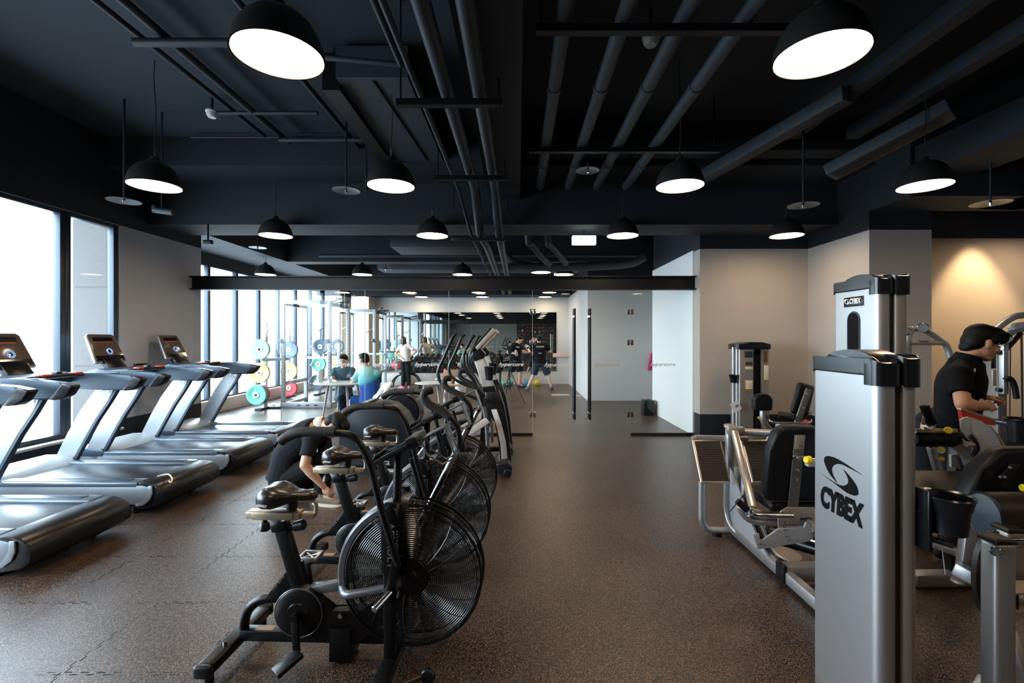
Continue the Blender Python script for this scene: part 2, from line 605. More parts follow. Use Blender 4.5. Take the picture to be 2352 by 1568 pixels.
# wall behind the camera, seen in the mirror
struct('wall_front', MB().box(FX0, FX1, FY0 - 0.2, FY0 + 0.1, 0, CZ), wall_mat('dim_grey_paint', (0.20, 0.19, 0.17), DARKPAINT, 0.38, 2.9))
m_ = MB(); mr = MB()
m_.box(-0.1, 3.4, -3.2, -3.12, 0.2, 3.6)
random.seed(3)
for i in range(9):
    for j in range(11):
        if random.random() < 0.62:
            x = 0.05 + j * 0.30 + random.uniform(-.05, .05)
            z = 0.55 + i * 0.27
            mr.box(x, x + 0.15, -3.12, -3.105, z, z + 0.07)
t = Thing('wall_graphic_panel', 'black panel with scattered small red blocks, seen in the mirror', 'wall panel', (1.6, -3.12, 0.2), world=True)
t.part('panel', m_, mat('black_panel', (0.012, 0.011, 0.012), 0.5))
t.part('red_block_pattern', mr, mat('red_blocks', (0.55, 0.06, 0.03), 0.5))

# ---- beams
struct('beam_cross', MB().box(-5.4, 4.67, 7.0, 7.73, 3.27, CZ).box(-5.4, 4.67, 6.27, 7.0, 3.87, CZ), BEAMP, smooth=False)
struct('beam_cross_right', MB().box(4.67, 8.1, 5.7, 6.37, 3.30, CZ), BEAMP, smooth=False)
struct('beam_centre', MB().box(-0.42, 0.03, -3.2, 7.0, 3.64, CZ), BEAMP, smooth=False)
struct('beam_window_side', MB().box(-6.6, -5.45, 8.16, 17.0, 3.42, CZ), BEAMP, smooth=False)
struct('beam_rear', MB().box(-5.45, 2.9, 11.3, 11.7, 3.42, CZ), BEAMP, smooth=False)
struct('beam_rear_wall', MB().box(-5.45, 1.8, 16.0, 17.0, 3.07, CZ), BEAMP, smooth=False)

# ---- steel beam over the glass partition
ib = MB()
Y0, Y1 = 7.86, 8.02
ib.box(-5.40, 2.98, Y0, Y1, 2.615, 2.635).box(-5.40, 2.98, Y0, Y1, 2.41, 2.43).box(-5.40, 2.98, 7.93, 7.95, 2.43, 2.615)
struct('trim_2', ib, STEEL, smooth=False)

# ---- glass partition with a double door
PY = 7.94
s8 = 138.75
def gx(px):
    return (px - 1190) / s8
def pane(name, x0, x1, z0=0.03, z1=2.405):
    return MB().box(x0, x1, PY - 0.006, PY + 0.006, z0, z1)
EDGE = mat('glass_edge', (0.62, 0.70, 0.68), 0.3, emit=None)
SIGNW = mat('frosted_lettering', (0.72, 0.70, 0.68), 0.6)
BLKCH = mat('black_channel', (0.012, 0.012, 0.014), 0.45)
fixed = [(-5.38, gx(645)), (gx(646), gx(838)), (gx(839), gx(1031)), (gx(1032), gx(1223.4)), (gx(1449.0), 2.90)]
GL = []
for i, (a, b) in enumerate(fixed):
    t = Thing('glass_panel', ['frameless glass panel touching the left pier', 'frameless glass panel in front of the power racks, second from the left', 'frameless glass panel before the seated customer, third from the left', 'frameless glass panel left of the double doors, beside the ellipticals', 'frameless glass panel right of the double doors, by the white wall'][i], 'glass partition', ((a + b) / 2, PY, 0), world=True)
    t.part('pane', pane('p', a, b), GLASS)
    e = MB().box(b - 0.003, b + 0.001, PY - 0.007, PY + 0.007, 0.03, 2.40)
    if i < 4:
        t.part('polished_edge', e, EDGE)
    t.part('floor_channel', MB().box(a, b, PY - 0.025, PY + 0.025, 0.0, 0.045, 0.004), BLKCH)
    GL.append(t)
def handle_mb(x):
    h = MB()
    for yy in (PY - 0.06, PY + 0.06):
        h.cyl((x, yy, 0.27), (x, yy, 2.10), 0.021, seg=14, bev=0.003)
    return h
doors = [(gx(1224.6), gx(1334.6), gx(1319), gx(1224), 'left leaf of the frameless glass double door'), (gx(1336), gx(1447.4), gx(1354), gx(1448), 'right leaf of the frameless glass double door')]
for i, (a, b, hx, hg, lab) in enumerate(doors):
    o = struct('door_%d' % (i + 1), MB().box(a, b, PY - 0.006, PY + 0.006, 0.015, 2.395), GLASS)
    o['label'] = lab
    link('door_handle', handle_mb(hx).mesh('door_handle', STEEL), o)
    cl = MB()
    for z in (0.38, 1.97):
        cl.cyl((hx, PY - 0.075, z), (hx, PY + 0.075, z), 0.012, seg=10)
        for yy in (PY - 0.06, PY + 0.06):
            cl.cyl((hx, yy, z - 0.012), (hx, yy, z + 0.012), 0.027, seg=14)
    link('handle_fitting', cl.mesh('handle_fitting', CHROME), o)
    for z in (0.345, 1.54, 2.05):
        for sx in (-0.05, 0.008):
            hb = MB().box(hg + sx, hg + sx + 0.042, PY - 0.014, PY + 0.014, z - 0.045, z + 0.045, 0.003)
            link('hinge', hb.mesh('hinge', CHROME if i == 0 else mat('bronze_hinge', (0.16, 0.13, 0.10), 0.35, 0.8)), o)
# lettering stuck on the glass
def lettering_on_glass(px0, px1, z, par=None, c=SIGNW):
    x0, x1 = gx(px0), gx(px1)
    M = Matrix.Translation(((x0 + x1) / 2, PY - 0.007, z)) @ Matrix.Rotation(R(90), 4, 'X')
    return MB().text('hypercore', M, w=x1 - x0, h=0.082, shear=0.45, bold=0.022, depth=0.0005)
for (a, b, k) in ((640 + 120, 640 + 176, 1), (856, 913, 2), (952, 1010, 2), (1050, 1107, 3), (1145, 1203, 3), (1493, 1552, 4)):
    mb = lettering_on_glass(a, b, 1.17)
    GL[k].part('lettering', mb, SIGNW, smooth=False)
for (a, b, k) in ((1250, 1309, 0), (1365, 1423, 1)):
    mb = lettering_on_glass(a, b, 1.165)
    o = link('lettering', mb.mesh('lettering', SIGNW if k == 0 else mat('peach_lettering', (0.62, 0.48, 0.36), 0.6), smooth=False), bpy.data.objects['door_%d' % (k + 1)])

# ---- mirror on the back wall
t = Thing('wall_mirror', 'wide frameless mirror covering the back wall behind the boxers', 'mirror', (-1.9, 16.99, 0.45), world=True)
mj = [-5.05, -3.0, -0.85, 1.36]
for i in range(3):
    t.part('mirror_sheet', MB().box(mj[i] + 0.004, mj[i + 1] - 0.004, 16.975, 16.997, 0.46, 2.54), MIRROR)

# ---- pipes, ducts under the ceiling
def run(name, label, pts, r, m=PIPE, cat='pipe', seg=12, smooth=0, group=None, collars=None):
    mb = MB().tube(pts, r, seg, smooth)
    for c in (collars or []):
        mb.cyl((pts[0][0], c - 0.03, pts[0][2]), (pts[0][0], c + 0.03, pts[0][2]), r * 1.13, seg=seg)
    return solo(name, mb, m, label, cat, group, org=Vector(pts[0]))
run('ceiling_pipe', 'thick dark pipe of the left pair beside the centre beam, its right pipe', [(-0.32, -3, 3.56), (-0.30, 6.2, 3.56), (-0.27, 6.8, 3.10), (-0.27, 7.9, 3.10), (-0.27, 12, 3.12), (-0.27, 15.9, 3.12)], 0.06, collars=None, smooth=0)
run('ceiling_pipe', 'thick dark pipe of the left pair beside the centre beam, its left pipe', [(-0.57, -3, 3.56), (-0.56, 6.2, 3.56), (-0.54, 6.8, 3.10), (-0.50, 7.9, 3.10), (-0.48, 12, 3.12), (-0.48, 15.9, 3.12)], 0.06)
run('ceiling_pipe', 'thin dark pipe just left of the thick pair, inner one', [(-0.80, -3, 3.56), (-0.78, 6.3, 3.56), (-0.68, 6.9, 3.12), (-0.66, 12, 3.12)], 0.022)
run('ceiling_pipe', 'thin dark pipe left of the thick pair that bends away at the duct', [(-0.88, -3, 3.66), (-0.88, 3.6, 3.66), (-1.5, 3.6, 3.72), (-2.1, 3.7, 3.9)], 0.022)
for i, y in enumerate((3.75, 5.5, 6.85)):
    solo('pipe_hanger', MB().box(-0.95, -0.12, y - 0.03, y + 0.03, 3.42 if i < 2 else 3.0, 3.47 if i < 2 else 3.04).cyl((-0.92, y, 3.45), (-0.92, y, CZ), 0.008, seg=6).cyl((-0.15, y, 3.4), (-0.15, y, 3.66), 0.008, seg=6), STEEL,
         'dark channel hanger under the pipe pair, ' + ('first', 'second', 'third')[i] + ' from the camera', 'pipe hanger', 'hangers under the pipe pair')
for i, x in enumerate((0.31, 0.71, 1.11, 1.52)):
    run('ceiling_duct', 'round grey duct running in depth, ' + ('first', 'second', 'third', 'fourth')[i] + ' right of the centre beam', [(x, -3, 3.75), (x, 6.75, 3.75)], 0.058, m=DUCT, cat='duct', group='parallel round ducts right of the centre beam', collars=(2.2, 4.1, 5.9))
for i, y in enumerate((3.2, 5.25)):
    solo('duct_hanger', MB().box(0.12, 2.2, y - 0.03, y + 0.03, 3.64, 3.69).cyl((0.15, y, 3.66), (0.15, y, CZ), 0.008, seg=6).cyl((2.15, y, 3.66), (2.15, y, CZ), 0.008, seg=6), STEEL,
         'dark channel hanger under the four round ducts, ' + ('nearer', 'farther')[i] + ' one', 'duct hanger')
# sprinkler and conduit runs above the treadmills
run('sprinkler_pipe', 'slim dark ceiling pipe above the treadmills, outermost towards the windows', [(-3.15, -3, 4.12), (-3.15, 5.95, 4.12)], 0.025)
run('sprinkler_pipe', 'slim dark ceiling pipe above the treadmills, second from the windows', [(-2.92, -3, 4.10), (-2.92, 6.1, 4.10)], 0.035)
run('sprinkler_pipe', 'slim dark ceiling pipe passing just left of the duct', [(-2.08, 2.4, 4.10), (-2.08, 6.25, 4.10)], 0.028)
run('sprinkler_pipe', 'cross pipe from the window-side pipes, nearest to the camera', [(-3.15, 3.93, 4.03), (-1.9, 3.93, 4.03)], 0.035)
run('sprinkler_pipe', 'cross pipe carrying the white smoke detector', [(-3.35, 5.26, 4.08), (-2.2, 5.26, 4.08)], 0.022)
run('sprinkler_pipe', 'short cross pipe close before the stepped beam', [(-2.92, 5.85, 4.03), (-1.9, 5.85, 4.03)], 0.03)
run('sprinkler_pipe', 'slender cross conduit under the stepped beam', [(-4.2, 6.15, 4.19), (-1.95, 6.15, 4.19), (-1.95, 6.15, 3.5)], 0.014)
t = Thing('ceiling_air_duct', 'flat grey rectangular duct with dark side hung beside the left pipes', 'duct', (-1.35, 5.0, 3.9), world=True)
t.part('duct_body', MB().box(-1.62, -0.98, 4.25, 6.26, 3.92, 4.2), DUCT)
t.part('side_rail', MB().box(-1.78, -1.62, 4.35, 6.26, 3.86, 4.2), STEEL)
t.part('cable', MB().tube([(-1.30, 4.3, 3.91), (-1.24, 5.2, 3.91), (-1.18, 6.2, 3.91)], 0.01, 6), CORD)
# right-hand ceiling: rectangular ducts and a linear air unit, slanting
def slab(name, label, a, b, w, h, m=DUCT, cat='duct'):
    return solo(name, MB().beam(a, b, w, h, bev=0.006), m, label, cat, None, org=Vector(a))
slab('ceiling_duct', 'narrow square duct in depth above the right lamps, left one', (3.25, -2, 4.0), (3.2, 5.6, 4.0), 0.14, 0.14, BEAMP)
slab('ceiling_duct', 'narrow square duct in depth above the right lamps, right one', (3.95, -2, 4.0), (3.9, 5.6, 4.0), 0.14, 0.14, BEAMP)
slab('ceiling_duct', 'broad dark duct running in depth by the right wall', (5.35, -2, 3.72), (5.05, 6.3, 3.72), 0.70, 0.34, BEAMP)
slab('ceiling_duct', 'lower dark duct running in depth, nearest to the right wall', (6.8, -2, 3.45), (6.3, 6.3, 3.45), 0.60, 0.30, DUCT)
slab('ceiling_duct', 'dark cross duct over the ends of the round ducts', (0.1, 5.95, 3.98), (4.4, 5.95, 3.98), 0.28, 0.18, BEAMP)
slab('ceiling_duct', 'slanted round-edged duct between the two right lamps', (3.1, 4.5, 3.9), (2.3, 6.7, 3.7), 0.16, 0.14, DUCT)
t = Thing('air_diffuser', 'long rectangular air diffuser box hanging at a slant before the right pillar', 'air vent', (4.2, 5.3, 3.75), world=True)
a, b = at(1905, 398, 5.35), at(2185, 250, 4.55)
t.part('box', MB().beam(a, b, 0.30, 0.12, bev=0.006), DUCT)
t.part('grille', MB().beam(a + (b - a) * .06 - Vector((0, 0, .064)), b - (b - a) * .06 - Vector((0, 0, .064)), 0.20, 0.01, bev=0.002), BEAMP)
# ducts of the back room
slab('ceiling_duct', 'flat grey duct crossing behind the beam, above the glass partition', (-2.45, 9.6, 3.44), (-0.75, 9.6, 3.44), 0.9, 0.16)
run('ceiling_pipe', 'long pale cross pipe beyond the beam, under the flat duct', [(-4.4, 10.6, 3.44), (2.7, 10.6, 3.44)], 0.035, m=DUCT)
slab('ceiling_duct', 'wide dark cross duct deep in the back room', (-3.6, 12.6, 3.5), (1.6, 12.6, 3.5), 0.7, 0.25)
run('flexible_duct', 'thick flexible duct curving right under the back room ceiling', [at(1165, 590, 10.3), at(1185, 606, 10.2), at(1240, 613, 10.2), at(1330, 612, 10.2), at(1440, 606, 10.2), at(1480, 590, 10.2)], 0.09, m=DUCT, cat='duct', smooth=6, seg=14)
run('flexible_duct', 'left of two short flexible ducts dropping beside the lit sign', [at(1209, 380, 8.6), at(1213, 545, 8.6), at(1222, 560, 8.7), at(1245, 590, 9.0), at(1262, 606, 9.4)], 0.06, m=DUCT, cat='duct', smooth=6)
run('flexible_duct', 'right of two short flexible ducts dropping beside the lit sign', [at(1255, 380, 8.6), at(1258, 545, 8.6), at(1264, 562, 8.7), at(1285, 585, 9.0), at(1300, 604, 9.4)], 0.06, m=DUCT, cat='duct', smooth=6)

# ---- sprinkler discs, detectors, sign, projector-like camera
def sprinkler(px, py, d, label, up=None, r=0.16):
    c = at(px, py, d)
    t = Thing('sprinkler', label, 'sprinkler', c, world=True, group='sprinkler heads under the ceiling')
    t.part('heat_plate', MB().lathe([(0.0, 0.03), (r * .4, 0.025), (r, 0.0), (r, -0.006), (r * .4, 0.018), (0.0, 0.02)], c), mat('grey_plate', (0.16, 0.18, 0.20), 0.4, 0.6))
    t.part('drop_pipe', MB().cyl(c, (c.x, c.y, CZ if up is None else c.z + up), 0.012, seg=8), PIPE)
    t.part('nozzle', MB().cyl(c - Vector((0, 0, .03)), c, 0.012, 0.018, seg=8), CHROME)
sprinkler(285, 461, 5.3, 'round sprinkler plate at the far left, above the windows')
sprinkler(795, 437, 5.70, 'round sprinkler plate on a thin drop pipe, left of the centre lamps')
sprinkler(1845, 471, 5.3, 'round sprinkler plate right of the ducts, above the right lamps')
sprinkler(2275, 466, 5.3, 'round sprinkler plate at the far right under the dark duct', r=0.18, up=0.47)
sprinkler(1350, 391, 5.8, 'faint sprinkler plate between the round ducts', r=0.14)
sprinkler(592, 568, 9.4, 'small sprinkler plate beyond the beam, at the upper left')
sprinkler(886, 619, 11.95, 'small distant sprinkler plate in the back room')
def detector(px, py, d, label, r=0.055):
    c = at(px, py, d)
    t = Thing('smoke_detector', label, 'smoke detector', c, world=True)
    t.part('housing', MB().lathe([(0, 0), (r * .7, 0), (r, r * .5), (r, r * .9), (r * 1.15, r), (r * 1.15, r * 1.3), (0, r * 1.3)], c), WHITEP)
    t.part('mount', MB().cyl(c + Vector((0, 0, r)), (c.x, c.y, max(CZ - .0, c.z + .1)), 0.014, seg=8), PIPE)
detector(487, 270, 5.26, 'white smoke detector at the left end of a cross pipe')
detector(1495, 105, 3.85, 'round grey detector among the round ducts', r=0.062)
t = Thing('exit_sign', 'lit white rectangular sign hanging below the beam', 'sign', (0, 0, 0), world=True)
a, b = at(1314, 541, 7.35), at(1369, 562, 7.35)
t.part('light_box', MB().box(a.x, b.x, 7.33, 7.40, b.z, a.z, 0.012), mat('lit_sign', (0.9, 0.9, 0.9), 0.5, emit=(0.93, 1.0, 0.98), es=3.0))
mk = MB()
for k in (0.13, 0.37, 0.62, 0.86):
    x = a.x + (b.x - a.x) * k
    mk.box(x - 0.012, x + 0.012, 7.327, 7.3295, a.z - 0.062, a.z - 0.045)
t.part('faint_marks', mk, mat('sign_mark', (0.5, 0.52, 0.52), 0.5, emit=(0.8, .85, .85), es=0.85))
t.part('hanger', MB().cyl(((a.x + b.x) / 2, 7.36, a.z), ((a.x + b.x) / 2, 7.36, 3.27), 0.008, seg=6), STEEL)
t.o.location = ((a.x + b.x) / 2, 7.36, a.z)
for ch in t.o.children:
    for v in ch.data.vertices:
        v.co -= t.o.location
c = at(372, 482, 5.6)
t = Thing('ceiling_speaker', 'small dark spotlight bracket near the upper left pier', 'spotlight', c, world=True)
t.part('bracket', MB().cyl(c, (c.x, c.y, CZ), 0.01, seg=6).box(c.x - .1, c.x - .06, c.y - .03, c.y + .03, c.z - .03, c.z + .05, .004), PIPE)
t.part('housing', MB().cyl((c.x - .09, c.y, c.z), (c.x + .13, c.y, c.z - .03), 0.035, seg=12), DUCT)
c = at(478, 556, 7.0)
t = Thing('security_camera', 'small black security camera beside the left pier', 'camera', c, world=True)
t.part('housing', MB().box(c.x - .06, c.x + .06, c.y - .03, c.y + .03, c.z - .03, c.z + .03, .008), STEEL)
t.part('bracket', MB().cyl(c, (c.x, c.y, 3.27), 0.012, seg=8), STEEL)

# ================================================================== PENDANT LAMPS
def make_lamp(loc, label, group):
    t = Thing('pendant_lamp', label, 'lamp', loc, 0, group)
    outer = [(0.226, 0.0), (0.224, 0.02), (0.216, 0.06), (0.198, 0.11), (0.168, 0.16), (0.128, 0.20), (0.082, 0.228), (0.045, 0.243), (0.036, 0.262), (0.030, 0.28), (0.0, 0.282)]
    inner = [(0.0, 0.236), (0.080, 0.220), (0.124, 0.193), (0.162, 0.155), (0.191, 0.108), (0.209, 0.06), (0.217, 0.02), (0.219, 0.0)]
    t.part('shade', MB().lathe(outer + inner, seg=44, closed=False), LAMPBLK)
    t.part('shade_lining', MB().lathe([(0.0, 0.232), (0.078, 0.217), (0.122, 0.190), (0.160, 0.152), (0.189, 0.106), (0.207, 0.06), (0.2155, 0.02), (0.2165, 0.003)], seg=44, closed=False), LAMPIN)
    t.part('diffuser', MB().lathe([(0.0, 0.006), (0.12, 0.008), (0.212, 0.022), (0.212, 0.028), (0.0, 0.03)], seg=44), LAMPLIT)
    t.part('cord_sleeve', MB().cyl((0, 0, 0.28), (0, 0, 0.36), 0.009, seg=8), CHROME)
    top = CZ - loc[2]
    t.part('cord', MB().tube([(0, 0, 0.35), (0.012, 0, 0.35 + (top - .35) * .45), (-0.006, 0, 0.35 + (top - .35) * .75), (0, 0, top)], 0.0045, 6), CORD)
    return t.o
HZ = CAMZ + 1.45
rows = [
    (2.46, [-1.23, 1.555], 'row nearest the camera'),
    (4.56, [-3.46, -1.21, 1.54, 3.87], 'second row'),
    (6.76, [-3.42, -1.21, 1.475, 3.79], 'third row, before the long beam'),
    (10.85, [-5.72, -3.53, -1.26, 0.52, 1.03], 'fourth row, above the glass partition'),
    (15.0, [-5.50, -3.40, -1.23, 0.98], 'fifth row, seen through the glass'),
    (16.35, [-5.33, -3.30, -1.22, 0.92], 'last row, close to the back wall'),
    (0.30, [-3.46, -1.21, 1.54, 3.87], 'row above the camera'),
    (6.10, [6.95], 'alcove by the warm wall at the right edge'),
]
ords = ['first', 'second', 'third', 'fourth', 'fifth']
lamp0 = None
for (y, xs, ph) in rows:
    for i, x in enumerate(xs):
        z = HZ if y < 14 else (CAMZ + 106 / FPX * 15.0 if y < 16 else CAMZ + 96 / FPX * 16.35)
        if y == 10.85:
            z = CAMZ + 147 / FPX * 10.85 if x != 0.52 else CAMZ + 152 / FPX * 10.85
        lab = 'black dome pendant lamp, %s from left, %s' % (ords[i], ph) if len(xs) > 1 else 'black dome pendant lamp in the ' + ph
        g = 'black dome pendant lamps'
        if lamp0 is None:
            lamp0 = make_lamp((x, y, z), lab, g)
        else:
            again(lamp0, (x, y, z), 0, lab, g)

# recessed downlight washing the warm wall of the alcove
c = Vector((6.5, 6.46, 3.52))
t = Thing('downlight', 'small recessed downlight grazing the warm wall at the right edge', 'lamp', c, 0)
t.part('housing', MB().lathe([(.06, 0), (.07, 0), (.07, .14), (0, .14), (0, .13), (.06, .13), (.06, 0)], seg=24), STEEL)
t.part('stem', MB().cyl((0, 0, .14), (0, 0, CZ - 3.52), 0.01, seg=8), STEEL)
sl_ = bpy.data.lights.new('downlight_beam', 'SPOT')
sl_.energy = 330
sl_.color = (1.0, 0.72, 0.42)
sl_.spot_size = R(66)
sl_.spot_blend = 0.55
sl_.shadow_soft_size = 0.04
so_ = bpy.data.objects.new('downlight_beam', sl_)
COL.objects.link(so_)
so_.parent = t.o
so_.location = (0, 0, 0.02)
# ================================================================== TREADMILLS
TSIDE = mat('treadmill_silver', (0.34, 0.37, 0.40), 0.36, 0.45)
TRAIL = mat('treadmill_blue_grey', (0.050, 0.078, 0.115), 0.35, 0.2, var=0.05)
TBELT = mat('treadmill_belt', (0.016, 0.020, 0.026), 0.30, bump=0.15, scale=200)
TSTRIP = mat('treadmill_foot_rail', (0.15, 0.19, 0.24), 0.28, 0.4)
TBLACK = mat('black_plastic', (0.007, 0.008, 0.010), 0.32, spec=0.4)
TSCREEN = mat('glossy_console_face', (0.15, 0.115, 0.095), 0.12, coat=0.5)  # brown reflection on the console put into its base colour
DARKSCR = mat('dark_display', (0.012, 0.014, 0.018), 0.1)
REDP = mat('red_plastic', (0.75, 0.09, 0.03), 0.4)
BLUEG = mat('blue_glass_button', (0.35, 0.5, 0.75), 0.15, 0.3, emit=(0.3, 0.5, 1.0), es=0.5)
PALEW = mat('pale_side_panel', (0.27, 0.30, 0.33), 0.38, 0.25)

def make_treadmill(loc, label):
    t = Thing('treadmill', label, 'treadmill', loc, 0, 'row of treadmills facing the windows')
    P = t.part
    W = 0.42
    # rear end cap: rounded black housing over the roller
    P('rear_cover', MB().prism([(-0.16, 0.05), (-0.03, 0.06), (0.035, 0.11), (0.045, 0.17), (0.02, 0.23), (-0.03, 0.268), (-0.12, 0.285), (-0.20, 0.286), (-0.20, 0.05)], 'y', -W, W, 0.012), TBLACK)
    P('deck', MB().box(-1.60, -0.18, -W + 0.02, W - 0.02, 0.10, 0.255, 0.01), TBLACK)
    P('running_belt', MB().box(-1.62, -0.155, -0.275, 0.275, 0.25, 0.272, 0.004), TBELT)
    for s in (-1, 1):
        P('foot_rail', MB().box(-1.55, -0.19, s * 0.355 - 0.075, s * 0.355 + 0.075, 0.245, 0.292, 0.01), TSTRIP)
        P('foot_grip', MB().box(-1.45, -0.30, s * 0.355 - 0.045, s * 0.355 + 0.045, 0.290, 0.297, 0.004), TRAIL)
        P('side_panel', MB().prism([(-1.90, 0.09), (-0.16, 0.09), (-0.11, 0.11), (-0.075, 0.15), (-0.06, 0.20), (-0.075, 0.245), (-0.15, 0.262), (-1.90, 0.262)], 'y', s * W - 0.008 * (1 if s > 0 else 1), s * W + 0.012, 0.004), PALEW)
        P('side_crescent', MB().prism([(-0.20, 0.075), (-0.13, 0.085), (-0.07, 0.13), (-0.045, 0.19), (-0.05, 0.262), (-0.085, 0.262), (-0.085, 0.20), (-0.11, 0.145), (-0.15, 0.11), (-0.20, 0.098)], 'y', s * (W + 0.012) - 0.006, s * (W + 0.012) + 0.008, 0.003), TSIDE)
        P('foot', MB().cyl((-0.25, s * 0.36, 0.0), (-0.25, s * 0.36, 0.09), 0.035, seg=14, bev=0.004), TBLACK)
        P('foot', MB().cyl((-1.80, s * 0.36, 0.0), (-1.80, s * 0.36, 0.10), 0.035, seg=14, bev=0.004), TBLACK)
    # motor hood at the front
    P('motor_hood', MB().prism([(-1.46, 0.27), (-1.52, 0.315), (-1.66, 0.355), (-1.82, 0.35), (-1.93, 0.30), (-1.96, 0.20), (-1.93, 0.09), (-1.46, 0.09)], 'y', -W + .005, W - .005, 0.03, 3), mat('hood_silver', (0.46, 0.50, 0.53), 0.35, 0.2))
    # slanted uprights, handrails
    for s in (-1, 1):
        y = s * 0.40
        # curved plate
        cl = [(-1.665, 0.22), (-1.60, 0.34), (-1.49, 0.55), (-1.36, 0.78), (-1.22, 0.98), (-1.12, 1.13)]
        outer, inner = [], []
        for i, p in enumerate(cl):
            a = Vector(cl[min(i + 1, len(cl) - 1)]) - Vector(cl[max(i - 1, 0)])
            a.normalize()
            n = Vector((-a.y, a.x))
            w = 0.082 + 0.012 * math.sin(PI * i / 5)
            outer.append((p[0] + n.x * w, p[1] + n.y * w))
            inner.append((p[0] - n.x * w, p[1] - n.y * w))
        up = P('upright', MB().prism(outer + inner[::-1], 'y', y - 0.028, y + 0.028, 0.012, 3), TSIDE)
        strip = [(q[0] + 0.0, q[1]) for q in inner]
        st2 = [(q[0] + 0.022, q[1] - 0.010) for q in inner]
        P('upright_trim', MB().prism(strip + st2[::-1], 'y', y - 0.026, y + 0.026, 0.003), TRAIL, up)
        for (bx, bz) in ((-1.60, 0.30), (-1.52, 0.32), (-1.20, 1.05), (-1.13, 1.03)):
            P('bolt', MB().cyl((bx, y - 0.034, bz), (bx, y + 0.034, bz), 0.010, seg=10), CHROME, up)
        P('upright_foot', MB().prism([(-1.80, 0.24), (-1.52, 0.24), (-1.50, 0.30), (-1.72, 0.33)], 'y', y - 0.034, y + 0.034, 0.006), TRAIL)
        hr = P('handrail', MB().prism([(-1.80, 1.155), (-1.70, 1.205), (-1.52, 1.235), (-1.20, 1.232), (-0.90, 1.205), (-0.84, 1.195), (-0.90, 1.075), (-1.0, 1.045), (-1.30, 1.055), (-1.70, 1.08)], 'y', y - 0.045, y + 0.045, 0.02, 3), TRAIL)
        P('rail_end_cap', MB().prism([(-0.86, 1.198), (-0.77, 1.178), (-0.765, 1.16), (-0.81, 1.09), (-0.87, 1.05), (-0.94, 1.043), (-0.99, 1.045)], 'y', y - 0.047, y + 0.047, 0.014, 3), TBLACK, hr)
        P('rail_highlight_strip', MB().box(-1.45, -1.05, y - 0.02, y + 0.02, 1.228, 1.236, 0.003), TSTRIP, hr)
    P('console_bridge', MB().prism([(-1.82, 1.15), (-1.74, 1.22), (-1.62, 1.25), (-1.52, 1.235), (-1.52, 1.14), (-1.75, 1.11)], 'y', -0.40, 0.40, 0.02, 3), TRAIL)
    P('accessory_tray', MB().box(-1.56, -1.40, -0.30, 0.30, 1.20, 1.232, 0.012), TSIDE)
    sb = P('sensor_bar', MB().tube([(-1.42, -0.28, 1.215), (-1.30, -0.25, 1.228), (-1.28, 0, 1.235), (-1.30, 0.25, 1.228), (-1.42, 0.28, 1.215)], 0.017, 10), TBLACK)
    for s in (-1, 1):
        P('red_grip_pad', MB().box(-1.335, -1.265, s * 0.17 - 0.045, s * 0.17 + 0.045, 1.235, 1.257, 0.006), REDP, sb)
    P('emergency_key', MB().box(-1.36, -1.30, -0.03, 0.03, 1.235, 1.275, 0.01), TBLACK, sb)
    # console head, tilted
    a = Vector((-1.775, 0, 1.30)); b = Vector((-1.935, 0, 1.655))
    u = (b - a).normalized(); n = Vector((u.z, 0, -u.x))
    M = Matrix(((0, u.x, n.x, (a.x + b.x) / 2), (1, 0, 0, 0), (0, u.z, n.z, (a.z + b.z) / 2), (0, 0, 0, 1)))
    def face(w0, w1, h):
        return [(-w0, -h), (w0, -h), (w1, h), (-w1, h)]
    cs = P('console', MB(M).prism([(-0.235, -0.18), (-0.22, -0.195), (0.22, -0.195), (0.235, -0.18), (0.20, 0.17), (0.17, 0.195), (-0.17, 0.195), (-0.20, 0.17)], 'z', -0.022, 0.012, 0.008), TSIDE)
    P('console_face', MB(M).prism([(-0.215, -0.178), (0.215, -0.178), (0.183, 0.165), (0.165, 0.18), (-0.165, 0.18), (-0.183, 0.165)], 'z', 0.012, 0.018, 0.003), TSCREEN, cs)
    P('display', MB(M).box(-0.14, 0.14, 0.095, 0.145, 0.018, 0.020), DARKSCR, cs)
    P('red_display_strip', MB(M).box(-0.14, 0.12, 0.075, 0.086, 0.018, 0.0205), REDP, cs)
    P('round_button', MB(M).lathe([(.022, .018), (.044, .018), (.042, .028), (.030, .031), (.022, .024), (.022, .018)], (0.02, -0.045, 0), seg=28), BLUEG, cs)
    P('button_centre', MB(M).lathe([(0, .018), (.021, .018), (.020, .023), (0, .024)], (0.02, -0.045, 0), seg=24), DARKSCR, cs)
    P('lower_display', MB(M).box(-0.20, 0.20, -0.165, -0.10, 0.018, 0.0195), DARKSCR, cs)
    P('label_strip', MB(M).box(-0.02, 0.16, -0.170, -0.150, 0.0195, 0.021), mat('tan_label', (0.55, 0.33, 0.17), 0.5), cs)
    P('console_neck', MB().beam((-1.70, 0, 1.22), (-1.81, 0, 1.36), 0.26, 0.07, up=(1, 0, 0), bev=0.015), TBLACK)
    return t.o
TX = -3.28
tm = make_treadmill((TX, 3.60, 0), 'silver and grey treadmill nearest the camera, console out of frame')
again(tm, (TX, 4.79, 0), 0, 'silver and grey treadmill, second from the camera, with a cord dangling off its end')
again(tm, (TX - .02, 5.98, 0), 0, 'silver and grey treadmill in front of the stone-faced window, third from the camera')
again(tm, (TX - .05, 7.18, 0), 0, 'silver and grey treadmill farthest away, beside the glass partition')
